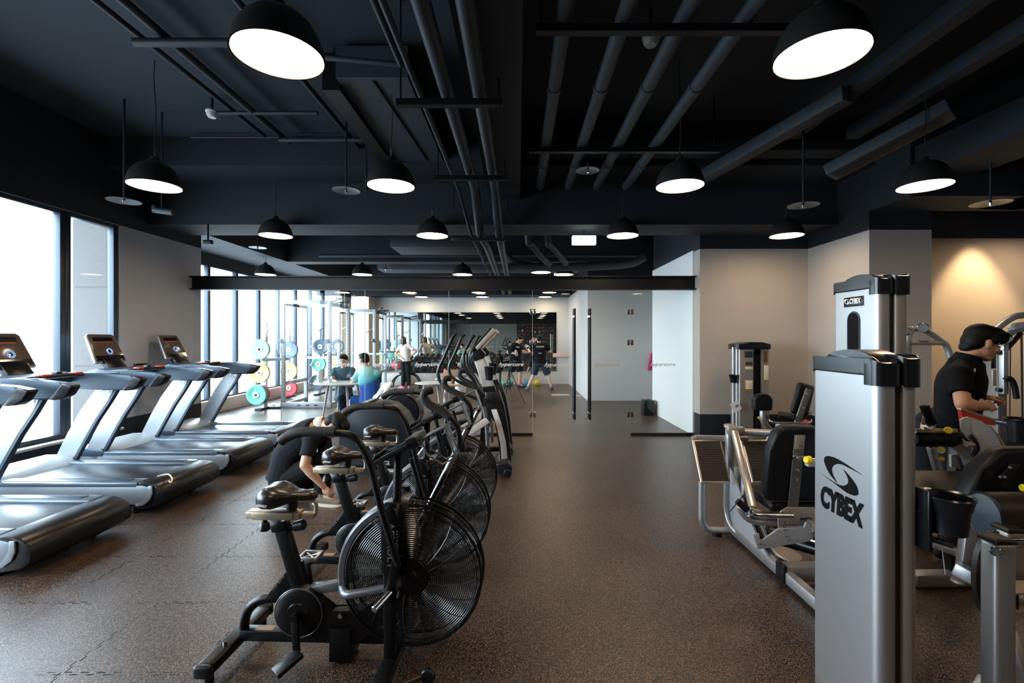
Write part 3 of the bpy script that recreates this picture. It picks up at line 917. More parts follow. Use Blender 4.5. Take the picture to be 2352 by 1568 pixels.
solo('safety_cord', MB().tube([at(362, 1096, 4.55) + Vector((0, 0, .01)), at(376, 1093, 4.55) + Vector((0, 0, .012)), at(388, 1093, 4.5) + Vector((0, 0, .015)), at(396, 1099, 4.45), at(393, 1108, 4.42), at(388, 1104, 4.43)], 0.007, 8), mat('peach_cord', (0.65, 0.45, 0.33), 0.7),
     'short pinkish cord lying over the rear corner of the second treadmill', 'cord')

# ================================================================== AIR BIKES
BBLK = mat('bike_black_paint', (0.004, 0.0043, 0.005), 0.33, 0.0, spec=0.28)
BSAD = mat('black_vinyl_saddle', (0.010, 0.009, 0.009), 0.32, coat=0.2)
BSLV = mat('brushed_bike_silver', (0.46, 0.38, 0.28), 0.36, 0.85)
BGRIP = mat('black_foam_grip', (0.008, 0.0075, 0.0075), 0.6, bump=0.4, scale=120)
BTXT = mat('grey_lettering', (0.11, 0.11, 0.11), 0.5)
WTXT = mat('white_lettering', (0.75, 0.72, 0.68), 0.5)
FANM = mat('glossy_black_wire', (0.020, 0.022, 0.026), 0.18, 0.0, spec=0.8)
BGREY = mat('grey_bike_hoop', (0.13, 0.14, 0.155), 0.33, 0.6)

def make_airbike(loc, label, rz):
    t = Thing('air_bike', label, 'exercise bike', loc, rz, 'row of air bikes')
    X0 = -0.9
    def X(x):
        return x - X0
    P = t.part
    # base
    rs = P('rear_stabilizer', MB().box(X(-1.48), X(-1.405), -0.20, 0.28, 0.045, 0.095, 0.008), BBLK)
    for s, y in ((-1, -0.20), (1, 0.28)):
        P('rubber_end_cap', MB().box(X(-1.484), X(-1.401), y - 0.035 * (s < 0) , y + 0.035 * (s > 0) , 0.04, 0.10, 0.014, 3), TBLACK, rs)
        P('stabilizer_foot', MB().cyl((X(-1.44), y - s * .02, 0.0), (X(-1.44), y - s * .02, 0.05), 0.022, seg=12), TBLACK, rs)
    for y in (-0.06, 0.13):
        P('bolt', MB().cyl((X(-1.442), y, 0.09), (X(-1.442), y, 0.112), 0.010, seg=8), CHROME, rs)
    P('base_rail', MB().box(X(-1.41), X(-0.60), -0.005, 0.055, 0.075, 0.13, 0.008), BBLK)
    P('rail_sticker', MB().box(X(-1.33), X(-1.24), 0.005, 0.045, 0.1302, 0.1312), mat('brown_sticker', (0.38, 0.24, 0.15), 0.5))
    P('rear_loop', MB().tube([(X(-1.40), 0.025, 0.09), (X(-1.395), 0.025, 0.17), (X(-1.365), 0.025, 0.235), (X(-1.30), 0.025, 0.275), (X(-1.20), 0.025, 0.285), (X(-1.12), 0.025, 0.28)], 0.024, 12, 5), BBLK)
    P('diagonal_frame', MB().prism([(X(-1.285), 0.285), (X(-1.265), 0.285), (X(-1.20), 0.29), (X(-1.06), 0.29), (X(-1.10), 0.47), (X(-1.15), 0.455)], 'y', 0.0, 0.05, 0.006), BBLK)
    M = Matrix.Translation((X(-1.208), -0.0015, 0.375)) @ Matrix.Rotation(R(90), 4, 'X') @ Matrix.Rotation(R(52), 4, 'Z')
    P('lettering', MB(Matrix.Identity(4)).text('AIR BIKE', M, w=0.095, bold=0.02), BTXT, smooth=False)
    P('seat_tube', MB().beam((X(-1.205), 0.025, 0.655), (X(-1.095), 0.025, 0.30), 0.055, 0.062, up=(1, 0, 0), bev=0.006).beam((X(-1.213), 0.025, 0.672), (X(-1.203), 0.025, 0.632), 0.066, 0.074, up=(1, 0, 0), bev=0.006), BBLK)
    P('seat_post', MB().beam((X(-1.25), 0.025, 0.70), (X(-1.195), 0.025, 0.60), 0.036, 0.042, up=(1, 0, 0), bev=0.004), mat('grey_seat_post', (0.30, 0.29, 0.28), 0.4, 0.8))
    k = P('adjustment_knob', MB().cyl((X(-1.17), 0.025, 0.638), (X(-1.135), 0.025, 0.648), 0.016, seg=12).cyl((X(-1.14), 0.025, 0.647), (X(-1.085), 0.025, 0.660), 0.024, 0.027, seg=14, bev=0.005), TBLACK)
    P('seat_slider', MB().box(X(-1.375), X(-1.10), -0.005, 0.055, 0.693, 0.728, 0.004).box(X(-1.34), X(-1.13), -0.012, 0.062, 0.690, 0.728, 0.004), BSLV)
    P('slider_bar', MB().box(X(-1.14), X(-1.03), 0.005, 0.045, 0.696, 0.720, 0.003).tube([(X(-1.035), 0.025, 0.708), (X(-1.027), 0.025, 0.723), (X(-1.027), 0.025, 0.763), (X(-1.045), 0.025, 0.781), (X(-1.12), 0.025, 0.783)], 0.011, 8, 4), BSLV)
    P('slider_knob', MB().cyl((X(-1.29), 0.025, 0.69), (X(-1.29), 0.025, 0.665), 0.012, seg=10).cyl((X(-1.29), 0.025, 0.67), (X(-1.292), 0.025, 0.625), 0.022, 0.028, seg=14, bev=0.006), TBLACK)
    # saddle: wide rear, narrow nose
    rings = []
    prof = [(-1.305, 0.035, 0.80, 0.845), (-1.295, 0.075, 0.775, 0.868), (-1.265, 0.105, 0.770, 0.885), (-1.22, 0.115, 0.772, 0.888), (-1.18, 0.10, 0.785, 0.872), (-1.14, 0.065, 0.800, 0.858), (-1.10, 0.045, 0.805, 0.855), (-1.06, 0.036, 0.805, 0.852), (-1.035, 0.030, 0.808, 0.848), (-1.022, 0.018, 0.815, 0.840)]
    for (x, hw, z0, z1) in prof:
        r = []
        for kk in range(20):
            a = 2 * PI * kk / 20
            cyy, sz = math.cos(a), math.sin(a)
            yy = hw * (abs(cyy) ** 0.75) * (1 if cyy > 0 else -1)
            zc, hz = (z0 + z1) / 2 - 0.022, (z1 - z0) / 2
            dip = -0.012 * math.exp(-(yy / 0.03) ** 2) * (sz > 0.3) * (hw > 0.06)
            r.append((X(x), 0.025 + yy, zc + hz * (abs(sz) ** 0.8) * (1 if sz > 0 else -1) + dip))
        rings.append(r)
    sd = P('saddle', MB().loft(rings), BSAD, angle=60)
    M = Matrix.Translation((X(-1.265), -0.079, 0.815)) @ Matrix.Rotation(R(90), 4, 'X') @ Matrix.Rotation(R(-6), 4, 'Y')
    P('lettering', MB().text('ASSAULT', Matrix.Translation((X(-1.238), -0.0935, 0.792)) @ Matrix.Rotation(R(-14), 4, 'Z') @ Matrix.Rotation(R(82), 4, 'X'), w=0.062, bold=0.02), WTXT, sd, smooth=False)
    P('saddle_clamp', MB().cyl((X(-1.15), 0.025, 0.72), (X(-1.15), 0.025, 0.79), 0.022, 0.032, seg=14), TBLACK)
    # crank disc, cover, pedals
    cx, cz = X(-1.085), 0.245
    P('crank_disc', MB().lathe([(0, -0.02), (0.05, -0.02), (0.055, -0.012), (0.108, -0.012), (0.118, -0.004), (0.122, 0.0), (0.122, 0.045), (0.0, 0.05)], (cx, -0.035, cz), (0, 1, 0), seg=40), BBLK)
    P('crank_ring', MB().ring((cx, -0.038, cz), (0, 1, 0), 0.119, 0.004, 40), BGREY)
    P('belt_cover', MB().prism([(cx - 0.02, cz + 0.118), (cx + 0.05, cz + 0.10), (cx + 0.16, cz - 0.0), (X(-0.74), cz + 0.015), (X(-0.60), cz + 0.045), (X(-0.60), 0.205), (X(-0.70), 0.18), (X(-0.76), 0.12), (X(-0.80), 0.085), (X(-0.92), 0.085), (X(-0.97), 0.13), (cx, cz - 0.121), (cx - 0.06, cz - 0.10)], 'y', -0.03, 0.03, 0.006), BBLK)
    P('lower_housing', MB().prism([(X(-0.925), 0.17), (X(-0.82), 0.17), (X(-0.825), 0.012), (X(-0.93), 0.012)], 'y', -0.05, 0.09, 0.006), BBLK)
    P('cover_bolt', MB().cyl((X(-0.875), -0.045, 0.235), (X(-0.875), -0.02, 0.235), 0.011, seg=10), CHROME)
    ca = P('crank_arm', MB().beam((cx, -0.075, cz + .01), (cx + 0.022, -0.10, 0.09), 0.018, 0.034, up=(1, 0, 0), bev=0.004).cyl((cx, -0.09, cz), (cx, -0.02, cz), 0.018, seg=12), BBLK)
    P('pedal', MB().beam((cx - 0.03, -0.20, 0.055), (cx + 0.045, -0.11, 0.10), 0.075, 0.022, bev=0.004).cyl((cx + .02, -0.10, 0.085), (cx + .02, -0.14, 0.085), 0.008, seg=8), BBLK)
    cb = P('crank_arm', MB().beam((cx, 0.10, cz), (cx - 0.035, 0.12, 0.42), 0.018, 0.034, up=(1, 0, 0), bev=0.004), BBLK)
    pd = MB()
    x, y, z = cx - 0.045, 0.185, 0.425
    for s in (-1, 1):
        pd.box(x - 0.052, x + 0.052, y + s * 0.045 - 0.006, y + s * 0.045 + 0.006, z - 0.012, z + 0.012, 0.003)
        pd.box(x + s * 0.046 - 0.006, x + s * 0.046 + 0.006, y - 0.045, y + 0.045, z - 0.012, z + 0.012, 0.003)
    pd.beam((x - .045, y - .04, z), (x + .045, y + .04, z), 0.01, 0.014).beam((x - .045, y + .04, z), (x + .045, y - .04, z), 0.01, 0.014)
    P('pedal', pd, mat('silver_pedal', (0.6, 0.6, 0.6), 0.3, 0.9))
    # fan, hoop, cage
    fx, fz, FR = X(-0.524), 0.438, 0.345
    cage = MB()
    for side in (-1, 1):
        for i in range(26):
            r_ = 0.095 + (FR - 0.10) * i / 25
            bul = 0.075 - 0.020 * (i / 25) ** 3
            cage.ring((fx, 0.025 + side * bul, fz), (0, 1, 0), r_, 0.0019, 60, 5)
        for k_ in range(20):
            a = 2 * PI * k_ / 20
            cage.tube([(fx + math.cos(a + q * 0.10) * rr, 0.025 + side * (0.076 - .02 * (q / 3) ** 3), fz + math.sin(a + q * 0.10) * rr) for q, rr in enumerate((0.09, 0.17, 0.26, FR - 0.004))], 0.0022, 5, 3)
    P('fan_cage', cage, FANM)
    P('cage_rim', MB().ring((fx, 0.025 - 0.055, fz), (0, 1, 0), FR, 0.007, 64, 8).ring((fx, 0.025 + 0.055, fz), (0, 1, 0), FR, 0.007, 64, 8).ring((fx, 0.025, fz), (0, 1, 0), FR + 0.004, 0.004, 64, 6).ring((fx, 0.025 - .068, fz), (0, 1, 0), FR - 0.022, 0.004, 64, 6), BBLK)
    hoop = []
    n = 30
    for i in range(n + 1):
        a = R(92 + 100 * i / n)
        c, s_ = math.cos(a), math.sin(a)
        hoop.append([(fx + c * rr, 0.025 + yy, fz + s_ * rr) for rr, yy in ((FR - .012, -.066), (FR + .012, -.066), (FR + .026, -.045), (FR + .026, .045), (FR + .012, .066), (FR - .012, .066), (FR - .002, .05), (FR - .002, -.05))])
    P('fan_hoop', MB().loft(hoop), BGREY)
    P('fan_hub', MB().lathe([(0, -.086), (.03, -.086), (.035, -.08), (.085, -.078), (.092, -.07), (.092, .07), (.085, .078), (0, .08)], (fx, 0.025, fz), (0, 1, 0), seg=32), BBLK)
    bl = MB()
    for k_ in range(22):
        a = 2 * PI * k_ / 22
        u = Vector((math.cos(a), 0, math.sin(a)))
        w = Vector((-math.sin(a), 0, math.cos(a)))
        c = Vector((fx, 0.025, fz))
        bl.quad(c + u * 0.09 - Vector((0, .045, 0)), c + u * 0.30 - Vector((0, .045, 0)) + w * 0.02, c + u * 0.30 + Vector((0, .045, 0)) + w * 0.035, c + u * 0.09 + Vector((0, .045, 0)))
    P('fan_blades', bl, mat('fan_blade_black', (0.006, 0.007, 0.009), 0.45, spec=.3))
    # fork arms to the hub, mast, front stabilizer
    P('fork', MB().beam((X(-1.05), 0.02, 0.335), (X(-0.86), 0.0, 0.375), 0.055, 0.048, bev=0.012).tube([(X(-0.88), 0.0, 0.37), (X(-0.83), -0.085, 0.368), (X(-0.74), -0.10, 0.385), (X(-0.63), -0.10, 0.408), (X(-0.56), -0.09, 0.43)], 0.021, 12, 4).tube([(X(-0.93), 0.03, 0.345), (X(-0.86), 0.11, 0.352), (X(-0.70), 0.13, 0.39), (X(-0.56), 0.12, 0.435)], 0.018, 10, 4), BGREY)
    P('foot_peg', MB().cyl((X(-0.60), -0.10, 0.40), (X(-0.655), -0.20, 0.36), 0.017, seg=14, bev=0.003), CHROME)
    P('front_mast', MB().beam((X(-0.607), -0.105, 0.82), (X(-0.607), -0.105, 0.03), 0.03, 0.058, up=(1, 0, 0), bev=0.008).beam((X(-0.607), 0.155, 0.82), (X(-0.607), 0.155, 0.03), 0.03, 0.058, up=(1, 0, 0), bev=0.008), BBLK)
    P('mast_shroud', MB().prism([(X(-0.645), 0.50), (X(-0.648), 0.74), (X(-0.635), 0.79), (X(-0.605), 0.815), (X(-0.575), 0.79), (X(-0.562), 0.74), (X(-0.565), 0.50), (X(-0.60), 0.45)], 'y', -0.128, 0.178, 0.008), BBLK)
    M = Matrix.Translation((X(-0.595), -0.129, 0.625)) @ Matrix.Rotation(R(90), 4, 'X') @ Matrix.Rotation(R(-90), 4, 'Z')
    P('lettering', MB().text('ASSAULT', M, w=0.22, h=0.036, bold=0.02), BTXT, smooth=False)
    M = Matrix.Translation((X(-0.567), -0.129, 0.64)) @ Matrix.Rotation(R(90), 4, 'X') @ Matrix.Rotation(R(-90), 4, 'Z')
    P('lettering', MB().text('FITNESS', M, w=0.11, h=0.010), BTXT, smooth=False)
    fs = P('front_stabilizer', MB().box(X(-0.64), X(-0.57), -0.36, 0.32, 0.03, 0.085, 0.008), BBLK)
    P('transport_bar', MB().cyl((X(-0.60), -0.30, 0.05), (X(-0.43), -0.17, 0.045), 0.012, seg=10), mat('brown_steel_bar', (0.09, 0.07, 0.06), 0.35, 0.8))
    P('transport_wheel', MB().lathe([(0, -.016), (.03, -.016), (.036, -.008), (.036, .008), (.03, .016), (0, .016)], (X(-0.41), -0.17, 0.045), (0, 1, 0), seg=24), TBLACK)
    P('wheel_strut', MB().cyl((X(-0.47), 0.20, 0.03), (X(-0.45), 0.10, 0.14), 0.010, seg=8), BGREY)
    # console post, console, bottle cage
    P('console_post', MB().cyl((X(-0.597), -0.03, 0.80), (X(-0.595), -0.0, 1.045), 0.021, seg=16).cyl((X(-0.56), 0.10, 0.98), (X(-0.47), 0.12, 0.66), 0.012, seg=10), BBLK)
    a, b = Vector((X(-0.695), -0.01, 1.0)), Vector((X(-0.50), -0.01, 1.10))
    c1 = P('console', MB().beam(a, b, 0.20, 0.024, bev=0.005).beam(b - Vector((.03, 0, .005)), b + Vector((.025, 0, 0.012)), 0.20, 0.05, bev=0.006), TBLACK)
    P('screen', MB().beam(a + Vector((.025, 0, .0285)), b - Vector((.02, 0, -.008)), 0.16, 0.003, bev=0), DARKSCR, c1)
    P('console_lip', MB().beam(a + Vector((-.012, 0, -.012)), a + Vector((0.02, 0, .045)), 0.20, 0.010, bev=0.003), TBLACK, c1)
    d0 = b + Vector((0.03, 0, 0.01))
    d1 = d0 + Vector((0.115, 0, 0.062))
    tr = MB()
    tr.beam(d0, d1, 0.10, 0.010, bev=0.002)
    tr.tube([d1 + Vector((0, -.05, 0)), d1 + Vector((.03, -.05, -.08)), d1 + Vector((.055, -.05, -.145)), d1 + Vector((-.01, -.05, -.18)), d0 + Vector((.03, -.05, -.07)), d0 + Vector((0, -.05, 0))], 0.005, 6, 0, closed=True)
    tr.tube([d1 + Vector((0, .05, 0)), d1 + Vector((.03, .05, -.08)), d1 + Vector((.055, .05, -.145)), d1 + Vector((-.01, .05, -.18)), d0 + Vector((.03, .05, -.07)), d0 + Vector((0, .05, 0))], 0.005, 6, 0, closed=True)
    P('bottle_cage', tr, BGREY, c1)
    w = MB()
    w.quad(d1 + Vector((0, -.05, 0)), d1 + Vector((0, .05, 0)), d1 + Vector((.055, .05, -.145)), d1 + Vector((.055, -.05, -.145)))
    P('clear_panel', MB().hexa([d1 + Vector((0, -.05, 0)), d1 + Vector((.004, -.05, 0)), d1 + Vector((.004, .05, 0)), d1 + Vector((0, .05, 0)), d1 + Vector((.051, -.05, -.145)), d1 + Vector((.055, -.05, -.145)), d1 + Vector((.055, .05, -.145)), d1 + Vector((.051, .05, -.145))]), CLEARPLASTIC, c1)
    w.bm.free()
    # moving arms
    y = -0.22
    n1 = P('arm', MB().tube([(X(-0.93), y, 1.172), (X(-0.80), y, 1.172), (X(-0.735), y, 1.15), (X(-0.69), y, 1.09), (X(-0.655), y, 1.0), (X(-0.62), y, 0.86), (X(-0.57), y + .02, 0.66), (X(-0.545), y + .04, 0.56)], 0.0165, 12, 5), BBLK)
    P('grip', MB().tube([(X(-1.075), y, 1.13), (X(-1.055), y, 1.148), (X(-1.0), y, 1.170), (X(-0.95), y, 1.177), (X(-0.82), y, 1.179)], 0.0225, 12, 5), BGRIP, n1)
    P('pivot_plate', MB().beam((X(-0.55), y + .05, 0.60), (X(-0.60), y + .08, 0.42), 0.016, 0.04, up=(1, 0, 0), bev=.003), BBLK, n1)
    y = 0.27
    n2 = P('arm', MB().tube([(X(-0.47), y, 1.225), (X(-0.40), y, 1.18), (X(-0.345), y, 1.11), (X(-0.335), y, 1.02), (X(-0.36), y, 0.96), (X(-0.42), y - .02, 0.84), (X(-0.50), y - .04, 0.68), (X(-0.56), y - .06, 0.57)], 0.0165, 12, 5), BBLK)
    P('grip', MB().tube([(X(-0.49), y + .02, 1.315), (X(-0.525), y, 1.305), (X(-0.53), y, 1.27), (X(-0.50), y, 1.235), (X(-0.43), y, 1.20), (X(-0.39), y, 1.165)], 0.0225, 12, 5), BGRIP, n2)
    P('lower_rod', MB().cyl((X(-0.365), y - .004, 0.95), (X(-0.545), y - .05, 0.59), 0.0175, seg=12), mat('satin_rod', (0.35, 0.37, 0.40), 0.25, 0.9), n2)
    return t.o
ab = make_airbike((-0.9, 2.40, 0), 'black air bike nearest the camera, with its large caged fan wheel', R(-2))
again(ab, (-0.915, 3.23, 0), R(-2), 'black air bike in the middle of the three, directly behind the front one')
again(ab, (-0.905, 4.05, 0), R(-2), 'black air bike farthest of the three, nearest the ellipticals')

# ================================================================== ELLIPTICALS
EWHT = mat('elliptical_pale_shell', (0.66, 0.62, 0.57), 0.4, 0.1)
EBLK = mat('elliptical_black', (0.010, 0.011, 0.013), 0.3)
def make_elliptical(loc, label):
    t = Thing('elliptical_trainer', label, 'elliptical trainer', loc, 0, 'pair of elliptical trainers')
    D = 5.75
    def q(px, py, y=0.0):
        return Vector(((px - 1190) / FPX * D + 0.30, y, CAMZ - (py - 778) / FPX * D))
    def poly(pts):
        return [(q(a, b).x, q(a, b).z) for a, b in pts]
    P = t.part
    P('mast', MB().prism(poly([(1089, 826), (1112, 818), (1136, 888), (1110, 892)]), 'y', -0.055, 0.055, 0.02, 3), EWHT)
    P('mast_collar', MB().prism(poly([(1109, 887), (1136, 884), (1140, 897), (1111, 899)]), 'y', -0.062, 0.062, 0.01), EBLK)
    P('mast_head', MB().prism(poly([(1083, 818), (1088, 803), (1101, 795), (1116, 812), (1112, 822), (1090, 829)]), 'y', -0.07, 0.07, 0.015, 3), EBLK)
    cs = P('console', MB().prism(poly([(1095, 797), (1100, 803), (1140, 762), (1133, 754)]), 'y', -0.20, 0.20, 0.006), mat('console_back_grey', (0.50, 0.44, 0.38), 0.35, 0.3))
    P('console_face', MB().prism(poly([(1092, 794), (1095, 797), (1132, 754), (1129, 752)]), 'y', -0.18, 0.18, 0.003), EBLK, cs)
    P('reading_rack', MB().prism(poly([(1084, 806), (1092, 792), (1108, 776), (1110, 780), (1092, 802)]), 'y', -0.13, 0.13, 0.005), EBLK, cs)
    P('cup_holder', MB().lathe([(0.0, -.15), (.042, -.15), (.058, 0.0), (.064, .008), (.055, .008), (.038, -.13), (0, -.13)], q(1125, 842, -0.12), seg=24), EBLK)
    body = poly([(1116, 898), (1147, 896), (1158, 930), (1168, 985), (1174, 1045), (1175, 1062), (1150, 1060), (1149, 1010), (1140, 965), (1124, 945), (1118, 1020), (1112, 1045), (1095, 1050), (1104, 1000), (1108, 940)])
    P('front_column', MB().prism(body, 'y', -0.075, 0.075, 0.02, 3), EBLK)
    P('column_stripe', MB().prism(poly([(1129, 938), (1142, 937), (1152, 968), (1162, 1010), (1167, 1051), (1153, 1052), (1150, 1015), (1140, 972)]), 'y', -0.083, 0.083, 0.008), EWHT)
    P('front_foot', MB().prism(poly([(1140, 1052), (1168, 1048), (1177, 1060), (1176, 1074), (1146, 1076)]), 'y', -0.26, 0.26, 0.02, 3), EBLK)
    for s in (-1, 1):
        P('transport_wheel', MB().cyl(q(1167, 1072, s * 0.24), q(1167, 1072, s * 0.28), 0.045, seg=20, bev=0.006), TBLACK)
    P('base_rail', MB().beam(q(1150, 1068), q(975, 1071) , 0.10, 0.06, bev=0.01), EBLK)
    P('drive_housing', MB().lathe([(0, -.08), (.15, -.08), (.18, -.05), (.19, 0), (.18, .05), (.15, .08), (0, .08)], q(1012, 1036), (0, 1, 0), seg=40), EBLK)
    for s in (-1, 1):
        yy = s * 0.27
        if s < 0:
            up = [q(1055, 766, yy), q(1047, 774, yy), q(1040, 790, yy), q(1027, 820, yy), q(1016, 845, yy), q(1016, 862, yy), q(1024, 876, yy), q(1050, 892, yy), q(1090, 905, yy), q(1112, 915, yy)]
        else:
            up = [q(1086, 768, yy), q(1078, 778, yy), q(1066, 800, yy), q(1056, 826, yy), q(1056, 842, yy), q(1064, 856, yy), q(1085, 880, yy), q(1105, 905, yy), q(1114, 918, yy)]
        a = P('arm', MB().tube(up, 0.020, 12, 4), EBLK)
        P('lower_arm', MB().tube([up[-1], q(1120, 960, yy), q(1124, 1010 - 30 * s, yy)], 0.024, 10, 3), mat('arm_metal', (0.25, 0.26, 0.27), 0.3, 0.8), a)
        P('pivot', MB().cyl(q(1112, 917, yy - .03), q(1112, 917, yy + .03), 0.05, seg=20, bev=0.006).cyl(q(1112, 917, 0), q(1112, 917, yy), 0.022, seg=12), EBLK, a)
        pb = P('pedal_arm', MB().beam(q(1124, 975 + 20 * s, yy), q(1000, 1030 - 8 * s, yy), 0.055, 0.075, bev=0.01), EWHT)
        P('pedal', MB().beam(q(1090, 972 + 20 * s, yy), q(1010, 992 + 20 * s, yy), 0.15, 0.04, bev=0.012), EBLK, pb)
    P('fixed_handle', MB().tube([q(1069, 815, -.16), q(1070, 836, -.16), q(1082, 858, -.15), q(1098, 885, -.12), q(1108, 905, -.06), q(1112, 915, 0)], 0.018, 10, 4).tube([q(1069, 815, .16), q(1070, 836, .16), q(1082, 858, .15), q(1098, 885, .12), q(1108, 905, .06), q(1112, 915, 0)], 0.018, 10, 4), EBLK)
    P('orange_key', MB().beam(q(1074, 806, -.10), q(1082, 798, -.10), 0.03, 0.015), mat('orange_plastic', (0.85, 0.35, 0.06), 0.4))
    return t.o
el = make_elliptical((-0.30, 5.75, 0), 'pale and black elliptical trainer, nearer of the two')
again(el, (-0.30, 6.62, 0), 0, 'pale and black elliptical trainer, farther one, next to the glass')

# ================================================================== STEPPER-LIKE HOUSINGS beside the bikes
HB = mat('dark_blue_black_shell', (0.010, 0.015, 0.021), 0.35)
def hp(pts, D):
    return [(at(a, b, D).x, at(a, b, D).z) for a, b in pts]
t = Thing('recumbent_bike', 'large black cardio machine housing with a silver curved edge and pale lettering', 'cardio machine', (-1.6, 5.85, 0), world=True)
D = 5.75
prof = hp([(786, 1062), (787, 985), (792, 958), (806, 941), (835, 928), (875, 922), (905, 928), (930, 948), (944, 975), (950, 1010), (952, 1062), (945, 1068), (800, 1068)], D)
t.part('housing', MB().prism(prof, 'y', 5.62, 6.02, 0.03, 3), HB)
t.part('silver_edge', MB().prism(hp([(786, 985), (790, 955), (806, 936), (836, 922), (852, 920), (848, 928), (820, 937), (803, 950), (795, 965)], D), 'y', 5.60, 6.04, 0.01), TSIDE)
t.part('base_rail', MB().beam((at(790, 1070, D).x, 5.82, 0.06), (-1.27, 5.82, 0.06), 0.12, 0.07, bev=0.01), EBLK)
t.part('front_wheel', MB().cyl(at(797, 1066, 5.62), at(797, 1066, 5.62) + Vector((0, .04, 0)), 0.055, seg=24, bev=.006), TSIDE)
a, b = at(800, 1048, 5.6), at(785, 1066, 5.6)
t.part('front_foot', MB().tube([at(806, 1040, 5.6), at(797, 1052, 5.6), at(793, 1066, 5.62)], 0.03, 10, 3), EBLK)
M = Matrix.Translation(at(867, 1061, 5.612)) @ Matrix.Rotation(R(90), 4, 'X')
t.part('lettering', MB().text('intenza', M, w=0.29, bold=0.01), WTXT, smooth=False)
t = Thing('recumbent_bike', 'black cardio machine with a big round drum and a pale slanted console, farther one', 'cardio machine', (-1.6, 7.0, 0), world=True)
D = 6.75
t.part('housing', MB().prism(hp([(850, 1030), (848, 965), (853, 935), (868, 908), (890, 898), (925, 900), (950, 925), (962, 960), (965, 1000), (962, 1036)], D), 'y', 6.6, 6.95, 0.03, 3), HB)
t.part('drum', MB().lathe([(0, -.14), (.22, -.14), (.255, -.11), (.27, -.04), (.27, .1), (0, .1)], (at(925, 945, 6.6).x, 6.62, at(925, 945, 6.6).z), (0, 1, 0), seg=40), EBLK)
t.part('drum_rim', MB().ring((at(925, 945, 6.6).x, 6.50, at(925, 945, 6.6).z), (0, 1, 0), .262, .008, 48), BGREY)
t.part('silver_edge', MB().prism(hp([(853, 935), (866, 905), (884, 893), (905, 893), (900, 900), (878, 903), (862, 925), (858, 940)], D), 'y', 6.58, 6.97, 0.01), TSIDE)
cs = t.part('console', MB().hexa([at(862, 918, 6.9), at(878, 918, 6.5), at(903, 880, 6.5), at(884, 882, 6.9), at(858, 914, 6.9), at(873, 914, 6.5), at(899, 877, 6.5), at(880, 879, 6.9)], 0.004), mat('beige_console', (0.55, 0.43, 0.32), 0.45))
t.part('blue_key', MB().ell(at(869, 907, 6.7) + Vector((0, 0, .01)), (0.035, 0.02, 0.008)), mat('blue_plastic', (0.05, 0.10, 0.45), 0.4), cs)
t.part('seat_rail', MB().beam((at(960, 970, D).x, 6.77, at(960, 970, D).z), (at(975, 975, D).x, 6.77, at(975, 975, D).z), 0.1, 0.06, bev=.01).beam((-1.9, 6.77, 0.05), (-1.35, 6.77, 0.05), 0.14, 0.08, bev=.01), EBLK)
# ================================================================== STRENGTH MACHINES (right side)
SILV = mat('satin_silver_powder_coat', (0.47, 0.47, 0.475), 0.42, 0.80, var=0.04, scale=300)
SILV2 = mat('warm_grey_powder_coat', (0.40, 0.37, 0.34), 0.42, 0.7, var=0.04, scale=300)
CAPB = mat('black_moulded_cap', (0.006, 0.008, 0.011), 0.25, coat=0.15, spec=0.4)
PAD = mat('black_upholstery', (0.005, 0.005, 0.0065), 0.45, spec=0.25, bump=0.2, scale=90)
PADB = mat('dark_blue_pad_side', (0.030, 0.045, 0.065), 0.45, bump=0.2, scale=90)
PADW = mat('brown_black_upholstery', (0.018, 0.014, 0.011), 0.42, spec=0.35, bump=0.25, scale=90)
YEL = mat('yellow_knob', (0.85, 0.66, 0.02), 0.35)
PLATEG = mat('pale_grey_plate', (0.50, 0.52, 0.55), 0.45, 0.4)
TAN = mat('tan_grey_plate', (0.46, 0.38, 0.31), 0.4, 0.5)
DARKSH = mat('dark_shroud', (0.03, 0.027, 0.026), 0.4, 0.4)

def swoosh(mb, M, w, h):
    """the curved two-blade emblem, w by h, in the x,y plane of M"""
    def S(x, y):
        return M @ Vector((x * w, y * h, 0.0008))
    up = [(0.50, 0.28), (0.30, 0.36), (0.05, 0.46), (-0.15, 0.50), (-0.32, 0.46), (-0.40, 0.32), (-0.36, 0.10), (-0.24, -0.14), (-0.06, -0.32),
          (-0.18, -0.08), (-0.20, 0.12), (-0.12, 0.28), (0.02, 0.36), (0.20, 0.34)]
    dn = [(-0.50, -0.22), (-0.30, -0.30), (-0.05, -0.40), (0.15, -0.48), (0.32, -0.46), (0.40, -0.34), (0.36, -0.12), (0.22, 0.08), (0.06, 0.24),
          (0.16, 0.04), (0.18, -0.14), (0.10, -0.28), (-0.04, -0.34), (-0.24, -0.30)]
    for blade in (up, dn):
        n = len(blade)
        # outer edge 0..8, inner edge 8..13 and back: fill as strips
        outer = blade[:9]
        inner = [blade[0]] + blade[:8:-1] + [blade[8]]
        m_ = 16
        def samp(pl, t):
            f = t * (len(pl) - 1)
            i = min(int(f), len(pl) - 2)
            k = f - i
            p0, p1, p2, p3 = pl[max(i - 1, 0)], pl[i], pl[i + 1], pl[min(i + 2, len(pl) - 1)]
            return tuple(0.5 * (2 * p1[j] + (p2[j] - p0[j]) * k + (2 * p0[j] - 5 * p1[j] + 4 * p2[j] - p3[j]) * k * k + (3 * p1[j] - p0[j] - 3 * p2[j] + p3[j]) * k ** 3) for j in (0, 1))
        for i in range(m_):
            a, b = i / m_, (i + 1) / m_
            o0, o1, i0, i1 = samp(outer, a), samp(outer, b), samp(inner, a), samp(inner, b)
            mb._f([mb._v(S(*o0)), mb._v(S(*o1)), mb._v(S(*i1)), mb._v(S(*i0))])
    return mb

